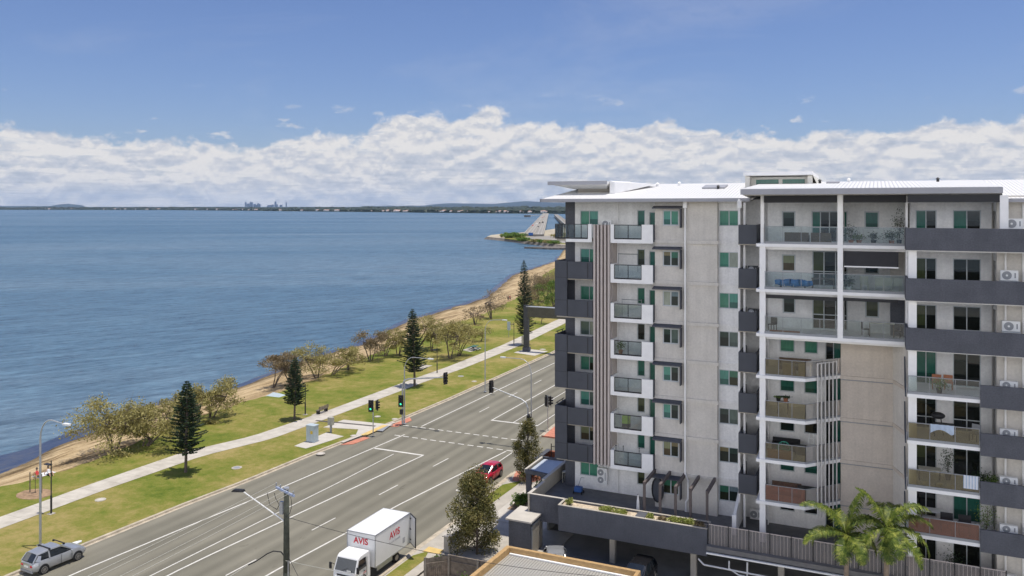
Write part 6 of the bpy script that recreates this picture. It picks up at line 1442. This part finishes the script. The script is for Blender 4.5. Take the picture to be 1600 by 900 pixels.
# chair prototype
def chair(label,m=WICKER,cat='chair',name='chair'):
    o=thing(name,label,cat,(0,0,0)); MB().box(-.24,.24,-.24,.24,.42,.47).build('seat',m,o,False); MB().box(-.24,.24,.2,.25,.47,.92).build('backrest',m,o,False)
    for a in (-.2,.2):
        for b in (-.2,.2): MB().box(a-.02,a+.02,b-.02,b+.02,0,.42).build('leg',m,o,False)
    return o
def table(label,w,d,h,m,top=None,name='table'):
    o=thing(name,label,'table',(0,0,0)); MB().box(-w/2,w/2,-d/2,d/2,h-.05,h).build('tabletop',top or m,o,False)
    for a in (-1,1):
        for b in (-1,1): MB().box(a*(w/2-.06)-.03,a*(w/2-.06)+.03,b*(d/2-.06)-.03,b*(d/2-.06)+.03,0,h-.05).build('leg',m,o,False)
    return o
def sofa(label,w,m,cm=None):
    o=thing('outdoor_sofa',label,'sofa',(0,0,0)); MB().box(-w/2,w/2,-.4,.4,.05,.32).build('frame',m,o,False); MB().box(-w/2,w/2,.28,.4,.32,.78).build('backrest',m,o,False)
    for s_ in (-1,1): MB().box(s_*w/2,s_*(w/2-.12),-.4,.28,.32,.58).build('armrest',m,o,False)
    k=max(1,int(w/.65))
    for i in range(k): MB().box(-w/2+.13+(w-.26)*i/k,-w/2+.11+(w-.26)*(i+1)/k,-.38,.27,.32,.46).build('cushion',cm or CREAMF,o,False,bevel=.02)
    return o
def pot(label,x,y,z,h=.9,pm=TERRA,m=LEAF_DARK,r=.4,seed=0):
    rg=random.Random(seed); o=thing('potted_plant',label,'potted plant',(x,y,z)); mb=MB(); mb.tube((x,y,z),(x,y,z+.32),.13,.19,12); mb.build('pot',pm,o)
    l=MB(); s_=MB()
    for i in range(6): s_.tube((x,y,z+.3),(x+rg.uniform(-.2,.2),y+rg.uniform(-.2,.2),z+h*.8),.012,.008,4)
    s_.build('stem',BARK,o)
    for i in range(int(420*r)+80): 
        v=Vector((rg.gauss(0,.45),rg.gauss(0,.45),rg.gauss(0,.45))); l.leaf((x+v.x*r,y+v.y*r,z+.3+(h-.3)*.55+v.z*(h-.3)*.9*.6),.13,.4,rg)
    l.build('foliage',m,o); return o
def put(o,x,y,z,rz=0,s=1): o.location=(x,y,z); o.rotation_euler=(0,0,R(rz)); o.scale=(s,s,s); return o
# top floor middle left: brown lounge, right: plants
put(sofa('brown wicker sofa on the top floor balcony left of the middle column',1.6,WICKER,WICKER),-5.1,59.9,LV[8],180); put(sofa('short brown wicker sofa beside the top floor glass doors',1.3,WICKER,WICKER),-3.5,59.7,LV[8],180)
pot('leafy pot right of the middle column on the top floor',-1.6,59.6,LV[8],1.3,TERRA,LEAF_DARK,.5,1); pot('terracotta planted pot low on the top floor balcony',-1.1,59.5,LV[8],.7,TERRA,LEAF_GREEN,.5,2); pot('small shrub in pot at middle of top right balcony',-.2,59.8,LV[8],.8,BLACK,LEAF_DARK,.35,3); pot('round bushy pot at right end of top balcony',.9,59.6,LV[8],.95,TERRA,LEAF_DARK,.55,4); pot('tall dark tree in pot beside the dark parapet on the top floor',1.4,61.3,LV[8],2.2,BLACK,LEAF_DARK,.5,5)
put(table('white low table on the top floor balcony near the left column',.9,.5,.45,WHITE_M),-6.3,60.0,LV[8])
# 7th
o=thing('covered_kayak','long object wrapped in bright blue cover on the seventh floor balcony','kayak',(-5.2,59.5,LV[7])); mb=MB()
pts=[]; 
for i in range(13):
    u=i/12; r=.26*math.sin(math.pi*(.12+.76*u))**.5; pts.append(((-6.55+2.5*u),59.6+.03*math.sin(i*2.1),LV[7]+.42+.03*math.sin(i*1.7),r))
mb.path([p[:3] for p in pts],[p[3] for p in pts],10); mb.build('cover',BLUE_F,o,smooth=True); MB().box(-6.2,-6.1,59.4,59.8,LV[7],LV[7]+.2).box(-4.6,-4.5,59.4,59.8,LV[7],LV[7]+.2).build('support',BLACK,o)
put(table('white fold table above the blue cover on seventh floor',1.3,.5,.85,WHITE_M),-6.1,60.4,LV[7]); put(table('dark dining table behind seventh floor glass beside the doors',1.5,.8,.75,TIMBER),-3.4,60.2,LV[7])
pot('green plant in a white pot beside the middle column on seventh floor',-1.7,59.2,LV[7],.95,WHITE_M,LEAF_DARK,.4,6)
ch=chair('first pale covered chair from left on the seventh floor balcony',CREAMF); put(ch,-.75,59.6,LV[7],10,1.1)
for i,(x,lab) in enumerate([(.15,'first of two bright white covered chairs side by side, seventh floor'),(.65,'second of two bright white covered chairs, right one, seventh floor'),(1.2,'low pale covered chair near the dark parapet, seventh floor')]):
    c_=dup(ch,label=lab); put(c_,x,59.5+.1*i,LV[7],180+6*i,1.1)
    for k in c_.children: pass
c2=chair('dark grey chair by the left column on the sixth floor',BLACK); put(c2,-6.8,60.4,LV[6],-20)
put(table('long table with cloth on the sixth floor right balcony',1.6,.7,.95,TIMBER,CREAMF),.3,60.6,LV[6])
for i,(x,rz,lab) in enumerate([(-.7,100,'dark chair at the left end of the long sixth floor table'),(1.25,-100,'dark chair at the right end of the long sixth floor table')]): put(dup(c2,label=lab),x,60.6,LV[6],rz)
o=thing('floor_rug','reddish patterned planks lying behind the sixth floor glass','rug',(-6.0,59.4,LV[6])); MB().box(-6.9,-4.9,59.0,59.9,LV[6]+.01,LV[6]+.12).build('rug_sheet',TERRA,o)
# 5th floor angled balcony : sofa, cream chairs, table
put(sofa('long grey-brown sofa at the wall of the fifth floor angled balcony',2.2,WICKER,GREYPLASTIC),-5.4,61.6,LV[5],0)
for i,(x,lab) in enumerate([(-5.6,'left cream armchair behind the fifth floor glass'),(-4.55,'right cream armchair behind the fifth floor glass')]):
    o=thing('armchair',lab,'armchair',(x,59.6,LV[5])); MB().box(x-.4,x+.4,59.2,59.9,LV[5]+.05,LV[5]+.45).build('seat',CREAMF,o,bevel=.03); MB().box(x-.4,x+.4,59.05,59.2,LV[5]+.05,LV[5]+.95).build('backrest',CREAMF,o,bevel=.03)
put(table('dark square table by the battens on the fifth floor',.9,.8,.8,BLACK),-3.4,61.0,LV[5])
# 4th: table with plants
put(table('small table carrying plants on the fourth floor angled balcony',.8,.5,.85,TIMBER),-6.1,60.4,LV[4]); pot('small trailing plant on the fourth floor table',-5.9,60.4,LV[4]+.85,.35,TERRA,LEAF_DARK,.35,8); pot('second small plant on the fourth floor table',-6.4,60.4,LV[4]+.85,.3,BLACK,LEAF_GREEN,.3,9)
# 3rd
o=thing('stepladder','white folding stepladder on the third floor angled balcony','ladder',(-4.2,60.6,LV[3])); mb=MB()
for s_ in (-.25,.25): mb.beam((-4.2+s_,60.3,LV[3]),(-4.2+s_*.5,60.6,LV[3]+1.65),.04,.04); mb.beam((-4.2+s_,61.0,LV[3]),(-4.2+s_*.5,60.6,LV[3]+1.65),.03,.03)
mb.build('rail',WHITE_M,o); mb=MB()
for k in range(1,5): mb.box(-4.4,-4.0,60.3+.06*k,60.38+.06*k,LV[3]+.32*k,LV[3]+.32*k+.03)
mb.build('step',WHITE_M,o)
o=thing('lounge_chair','round green plastic lounge chair on the third floor angled balcony','chair',(-6.0,59.9,LV[3])); mb=MB(); 
for k in range(12): a=k*.5236; mb.path([(-6.0+.1*math.cos(a),59.9+.1*math.sin(a),LV[3]+.45),(-6.0+.42*math.cos(a),59.9+.42*math.sin(a)*.9,LV[3]+.55+.42*max(0,math.sin(a)))],.018,5)
pr_=[(-6.0+.42*math.cos(a),59.9+.38*math.sin(a),LV[3]+.55+.42*max(0,math.sin(a))) for a in np.linspace(0,6.283,17)]; mb.path(pr_,.03,6); mb.build('seat_shell',GREEN_P,o); mb=MB()
for a in (.6,2.2,3.9,5.5): mb.tube((-6+.3*math.cos(a),59.9+.3*math.sin(a),LV[3]),(-6+.15*math.cos(a),59.9+.15*math.sin(a),LV[3]+.46),.02)
mb.build('leg',GREEN_P,o)
put(sofa('black sofa behind the green lounge chair on the third floor',1.9,BLACK,BLACK),-6.0,61.6,LV[3]); 
o=thing('storage_box','orange-brown low wooden box behind the third floor glass','box',(-6.2,59.2,LV[3])); MB().box(-7.0,-5.4,59.05,59.4,LV[3],LV[3]+.55).build('box_body',mat('orange_wood',(.50,.27,.10),.8,0,.1),o); MB().box(-7.02,-5.38,59.03,59.42,LV[3]+.55,LV[3]+.6).build('lid',MATS['orange_wood'],o)
o=thing('storage_box','black box below the stepladder on the third floor','box',(-4.95,60.9,LV[3])); MB().box(-5.3,-4.6,60.7,61.2,LV[3],LV[3]+.6).build('box_body',BLACK,o); MB().box(-5.32,-4.58,60.68,61.22,LV[3]+.6,LV[3]+.64).build('lid',BLACK,o)
# 2nd
put(sofa('dark red-brown lounge set on the second floor angled balcony',2.0,WICKER,CLOTH_RED),-5.9,60.7,LV[2]); put(table('cluttered dark table on the second floor angled balcony',1.4,.7,.8,BLACK),-4.4,60.4,LV[2])
# right wing
put(table('dark table with white chairs in right wing fourth floor doorway',1.2,.6,.8,BLACK),3.9,58.6,LV[4])
o=thing('umbrella','closed black round barbecue hood on fourth floor right balcony','barbecue',(3.6,58.8,LV[4])); MB().ball((3.6,58.8,LV[4]+1.25),.42,.3,.22,14,8).build('hood',BLACK,o,smooth=True); MB().tube((3.3,58.8,LV[4]),(3.45,58.8,LV[4]+1.15),.03).tube((3.9,58.8,LV[4]),(3.75,58.8,LV[4]+1.15),.03).build('leg',BLACK,o); o.name='barbecue'
o=thing('towel','pale blue cloth hanging over the fourth floor glass railing, right wing','towel',(3.6,56.7,LV[4]+1.1)); mb=MB(); n=14
vs=[]; 
for i in range(n+1):
    u=i/n; x=3.05+1.3*u; bot=.62-.30*abs(math.sin(u*3.3+.2)); vs+=[(x,56.70+.02*math.sin(i*1.9),LV[4]+1.17),(x,56.68+.03*math.sin(i*1.9),LV[4]+1.17-bot*.5),(x,56.69,LV[4]+1.17-bot)]
mb.add(vs,[(3*i+k,3*i+3+k,3*i+4+k,3*i+1+k) for i in range(n) for k in range(2)]); mb.build('cloth',PALEBLUE,o)
cc=chair('reclining dark chair at the right of the fourth floor right balcony',GREYPLASTIC); put(cc,5.6,58.2,LV[4],-30,1.1)
cw_=chair('red-brown wooden chair behind fifth floor right glass',TERRA); put(cw_,3.5,58.8,LV[5],180,1.1)
put(dup(cw_,label='second red-brown wooden chair on the fifth floor right balcony'),4.2,58.9,LV[5],170,1.1)
pot('bushy plant behind the fifth floor right glass',3.6,57.6,LV[5],.9,BLACK,LEAF_GREEN,.6,12)
# 3rd floor right: white low stools, patterned towel, plants
st=thing('stool','first white bowl stool from left on third floor right balcony','stool',(0,0,0)); MB().tube((0,0,.0),(0,0,.3),.12,.27,12).build('seat',WHITE_M,st,False); MB().tube((0,0,.3),(0,0,.34),.24,n=12).build('rim',WHITE_M,st,False); put(st,2.75,57.3,LV[3])
for x,lab in ((3.55,'second white bowl stool, middle of three, third floor right balcony'),(4.25,'third white bowl stool, right of three, third floor right balcony')): put(dup(st,label=lab),x,57.3,LV[3])
o=thing('towel','blue and white striped towel hanging on the third floor right railing','towel',(5.2,56.7,LV[3]+1.1)); mb=MB().box(4.85,5.65,56.68,56.7,LV[3]+.35,LV[3]+1.16); mb.build('cloth',PALEBLUE,o); mb=MB()
for k in range(5): mb.box(4.9+.16*k,4.96+.16*k,56.672,56.68,LV[3]+.35,LV[3]+1.16)
mb.build('stripe',CLOTH_WH,o)
pot('tall spiky plant before the third floor right doors',4.2,59.2,LV[3],2.0,BLACK,LEAF_DARK,.5,14); pot('blue-green plant by the parapet of third floor right balcony',6.0,58.3,LV[3],1.0,BLACK,LEAF_DARK,.7,15); pot('lighter leafy plant at right end of third floor right balcony',6.5,58.0,LV[3],.9,TERRA,LEAF_GREEN,.6,16)
put(table('pale dining table on third floor right balcony',1.3,.7,.78,TIMBER,CREAMF),3.1,58.6,LV[3])
# 2nd floor right : black barbecue, tall plant
pot('tall green shrub beside the parapet on the second floor right balcony',6.2,58.0,LV[2],2.1,BLACK,LEAF_GREEN,.65,17)
for i,(x,lab) in enumerate([(4.0,'left black covered chair on the second floor right balcony'),(5.0,'right black covered chair on the second floor right balcony')]): put(dup(c2,label=lab),x,57.9,LV[2],180,1.45)
put(table('pale folding table on the second floor right balcony',1.6,.8,.95,TIMBER,WHITE_M),3.4,58.9,LV[2])
# 1st right : couches
put(sofa('pale lounge in the shade on ground terrace right side',1.8,WICKER,CREAMF),5.2,58.6,3.2,180); pot('bushy terrace plant before the ground floor doors',4.4,58.6,3.2,1.4,BLACK,LEAF_DARK,.7,18)
# west wing balconies
def rack(label,x,z,w=1.5):
    o=thing('drying_rack',label,'drying rack',(x,63.0,z)); mb=MB()
    for s_ in (-w/2,w/2): mb.tube((x+s_,63.0,z),(x+s_,63.0,z+1.45),.02,n=5)
    mb.build('leg',GREYPLASTIC,o); mb=MB()
    for k in range(4): mb.tube((x-w/2,62.85+.1*k,z+1.42-.02*k),(x+w/2,62.85+.1*k,z+1.42-.02*k),.015,n=5)
    mb.build('rail',GREYPLASTIC,o); return o
rack('drying rack on the sixth floor white balcony',-17.9,LV[6]+.0,1.6); rack('pale drying rack on the seventh floor white balcony',-18.2,LV[7]+.55,1.6)
o=thing('towel','white cloth drooping on the sixth floor drying rack','towel',(-17.6,62.7,LV[6]+1)); mb=MB(); vs=[]
for i in range(11): u=i/10; vs+=[(-18.3+1.3*u,62.7,LV[6]+.95-.22*math.sin(math.pi*min(1,u*1.4))),(-18.3+1.3*u,62.68,LV[6]+.85-.24*math.sin(math.pi*min(1,u*1.4)))]
mb.add(vs,[(2*i,2*i+1,2*i+3,2*i+2) for i in range(10)]); mb.build('cloth',CLOTH_WH,o)
pot('plant in orange pot on the fifth floor white balcony',-18.7,62.6,LV[5],1.0,TERRA,LEAF_GREEN,.4,20)
o=thing('storage_box','lime green box on the third floor white balcony','box',(-18.3,62.7,LV[3])); MB().box(-18.6,-18.0,62.6,63.0,LV[3]+.3,LV[3]+.9).build('box_body',mat('lime',(.30,.45,.05),.6,0,0),o); MB().box(-18.6,-18.0,62.6,63.0,LV[3],LV[3]+.3).build('base',BLACK,o)
o=thing('bicycle_frame','white frame leaning on the second floor white balcony','rack',(-18.6,62.7,LV[2])); MB().path([(-18.8,62.7,LV[2]),(-18.5,62.7,LV[2]+.8),(-18.2,62.8,LV[2]+.3)],.03,5).build('bar',WHITE_M,o); MB().tube((-18.9,62.8,LV[2]+.02),(-18.9,62.8,LV[2]+.6),.03).build('post',WHITE_M,o); o.name='leaning_rack'
for i,(x,lab) in enumerate([(-19.0,'left black post ornament on second floor white balcony rail'),(-18.4,'middle black post ornament on second floor white balcony rail'),(-17.1,'right black post ornament on second floor white balcony rail')]):
    o=thing('solar_light',lab,'garden light',(x,62.2,LV[2]+1.14)); MB().tube((x,62.3,LV[2]+1.14),(x,62.3,LV[2]+1.5),.025).build('post',BLACK,o); MB().ball((x,62.3,LV[2]+1.5),.05,.05,.05).build('cap',BLACK,o)
# terrace clutter
o=thing('lawn_mower','blue wheeled garden machine on the terrace by the white wall','garden machine',(-22.3,62.7,3.2)); MB().box(-22.6,-22.0,62.4,62.9,3.35,3.75).build('body',mat('machine_blue',(.05,.13,.35),.5,0,.1),o,bevel=.03); MB().path([(-22.4,62.9,3.7),(-22.3,63.3,4.3),(-22.0,63.3,4.3)],.025,5).build('handle',GREYPLASTIC,o)
for a in (-22.65,-21.95):
    for b in (62.45,62.9): MB().tube((a-.03,b,3.32),(a+.03,b,3.32),.12,n=10).build('wheel',BLACK,o)
o=thing('umbrella','closed black and white umbrella standing by the first pergola post','umbrella',(-16.4,59.4,3.2)); MB().tube((-16.4,59.4,3.2),(-16.4,59.4,3.35),.18,n=10).build('base',BLACK,o); MB().path([(-16.4,59.4,3.9),(-16.4,59.4,4.5),(-16.4,59.4,5.0)],[.12,.10,.03],8).build('canopy',CLOTH_WH,o); MB().tube((-16.4,59.4,3.3),(-16.4,59.4,5.05),.03).build('pole',BLACK,o)
o=thing('wall_hoop','round black hoop spa cover leaning on the wall behind the pergola','hoop',(-15.4,62.2,3.2)); mb=MB(); pr_=[(-15.6+.55*math.cos(a)*.8,62.2,4.6+.95*math.sin(a)) for a in np.linspace(0,6.283,21)]; mb.path(pr_,.06,6); mb.build('rim',BLACK,o); MB().add([(-15.6+.5*math.cos(a)*.8,62.22,4.6+.9*math.sin(a)) for a in np.linspace(0,6.283,17)[:-1]],[tuple(range(16))]).build('panel',W_DARK2,o)
cc_=thing('conduit_pipe','thin black pipe looped along the terrace wall','pipe',(-18.3,63.9,5)); MB().path([(-19.9,63.95,5.35),(-17.2,63.95,5.2),(-16.9,63.95,5.6)],.03,5).build('tube',BLACK,cc_)
st=put(table('small pale table in the shaded left end of the terrace',.7,.6,.9,CREAMF),-24.1,64.8,3.2)
# ------------------------------------------------------------------ people
def person(label,loc,rz,pose,shirt,seed=0):
    o=thing('person',label,'person',loc,rz=rz)
    if pose=='stand': J=dict(pel=(0,0,.92),ch=(0,0,1.32),nk=(0,0,1.48),hd=(0,-.02,1.66),hpl=(-.09,0,.90),knl=(-.10,-.03,.5),anl=(-.11,.02,.08),tol=(-.12,-.14,.03),hpr=(.09,0,.90),knr=(.12,.05,.5),anr=(.14,.1,.08),tor=(.15,-.06,.03),shl=(-.19,0,1.40),ell=(-.26,.03,1.12),hal=(-.25,-.08,.86),shr=(.19,0,1.40),elr=(.27,.02,1.12),har=(.2,-.16,.95))
    else: J=dict(pel=(0,.0,.14),ch=(0,.22,.52),nk=(0,.27,.66),hd=(0,.27,.84),hpl=(-.10,0,.14),knl=(-.14,-.38,.42),anl=(-.14,-.70,.08),tol=(-.14,-.84,.10),hpr=(.10,0,.14),knr=(.15,-.36,.46),anr=(.16,-.66,.08),tor=(.16,-.80,.10),shl=(-.19,.22,.58),ell=(-.30,.34,.32),hal=(-.30,.40,.03),shr=(.19,.22,.58),elr=(.30,.34,.32),har=(.30,.40,.03))
    ks=list(J); ed=[('pel','ch'),('ch','nk'),('nk','hd'),('pel','hpl'),('hpl','knl'),('knl','anl'),('anl','tol'),('pel','hpr'),('hpr','knr'),('knr','anr'),('anr','tor'),('ch','shl'),('shl','ell'),('ell','hal'),('ch','shr'),('shr','elr'),('elr','har')]
    rad=dict(pel=.14,ch=.15,nk=.055,hd=.10,hpl=.09,hpr=.09,knl=.06,knr=.06,anl=.04,anr=.04,tol=.035,tor=.035,shl=.06,shr=.06,ell=.04,elr=.04,hal=.03,har=.03)
    me=bpy.data.meshes.new('body'); me.from_pydata([J[k] for k in ks],[(ks.index(a),ks.index(b)) for a,b in ed],[]); me.materials.append(SKIN)
    b=bpy.data.objects.new('body',me); COL.objects.link(b); b.parent=o; b.modifiers.new('skin','SKIN')
    for i,k in enumerate(ks): me.skin_vertices[0].data[i].radius=(rad[k],rad[k])
    me.skin_vertices[0].data[0].use_root=True; s_=b.modifiers.new('sub','SUBSURF'); s_.levels=1; s_.render_levels=1
    ch=Vector(J['ch']); pe=Vector(J['pel']); hd=Vector(J['hd'])
    MB().path([tuple(pe+Vector((0,0,.02))),tuple(pe.lerp(ch,.5)),tuple(ch),tuple(ch+(ch-pe)*.25)],[.175,.17,.185,.12],10).build('shirt',shirt,o,False,smooth=True)
    for s_,a,c in ((-1,'hpl','knl'),(1,'hpr','knr')): MB().path([J[a],tuple(Vector(J[a]).lerp(Vector(J[c]),.75))],[.12,.095],8).build('shorts',CLOTH_DK,o,False)
    MB().ball(tuple(hd+Vector((0,.02,.04))),.115,.125,.115,10,7).build('hair',BARK,o,False)
    return o
x,y=G(58,745,VZ); person('person in red sitting at the edge of the sand, left of the lamp post',(x,y,-.0),R(60),'sit',CLOTH_RED)
x,y=G(77,742,VZ); person('person in white sitting on the sand beside the lamp post',(x,y,-.0),R(75),'sit',CLOTH_WH)
x,y=G(69,741,VZ); t=thing('beach_towel','pale beach towel laid between the two seated people','towel',(x,y,.0)); MB().box(x-.5,x+.5,y-.9,y+.9,.12,.15).build('cloth',CLOTH_WH,t); MB().box(x-.5,x+.5,y-.95,y-.9,.12,.15).build('fringe',PALEBLUE,t)
x,y=G(794,471,-.2); person('person in dark clothes standing on the far sand by the water',(x,y,-.25),R(20),'stand',CLOTH_DK)
x,y=G(797,470,-.2); person('person in red standing on the far sand by the water',(x,y,-.25),R(-20),'stand',CLOTH_RED)
x,y=G(432,618,VZ); t=thing('beach_tent','pale blue low beach tent lying on the sand edge','beach tent',(x,y,.0)); MB().add([(x-1.3,y-.9,.05),(x+1.2,y-.9,.05),(x+1.2,y+.9,.05),(x-1.3,y+.9,.05),(x-.6,y,.55),(x+.5,y,.5)],[(0,1,5,4),(1,2,5),(2,3,4,5),(3,0,4)]).build('tent_cloth',CABINET,t)
MB().tube((x-.6,y,0),(x-.6,y,.6),.02).build('pole',GREYPLASTIC,t)
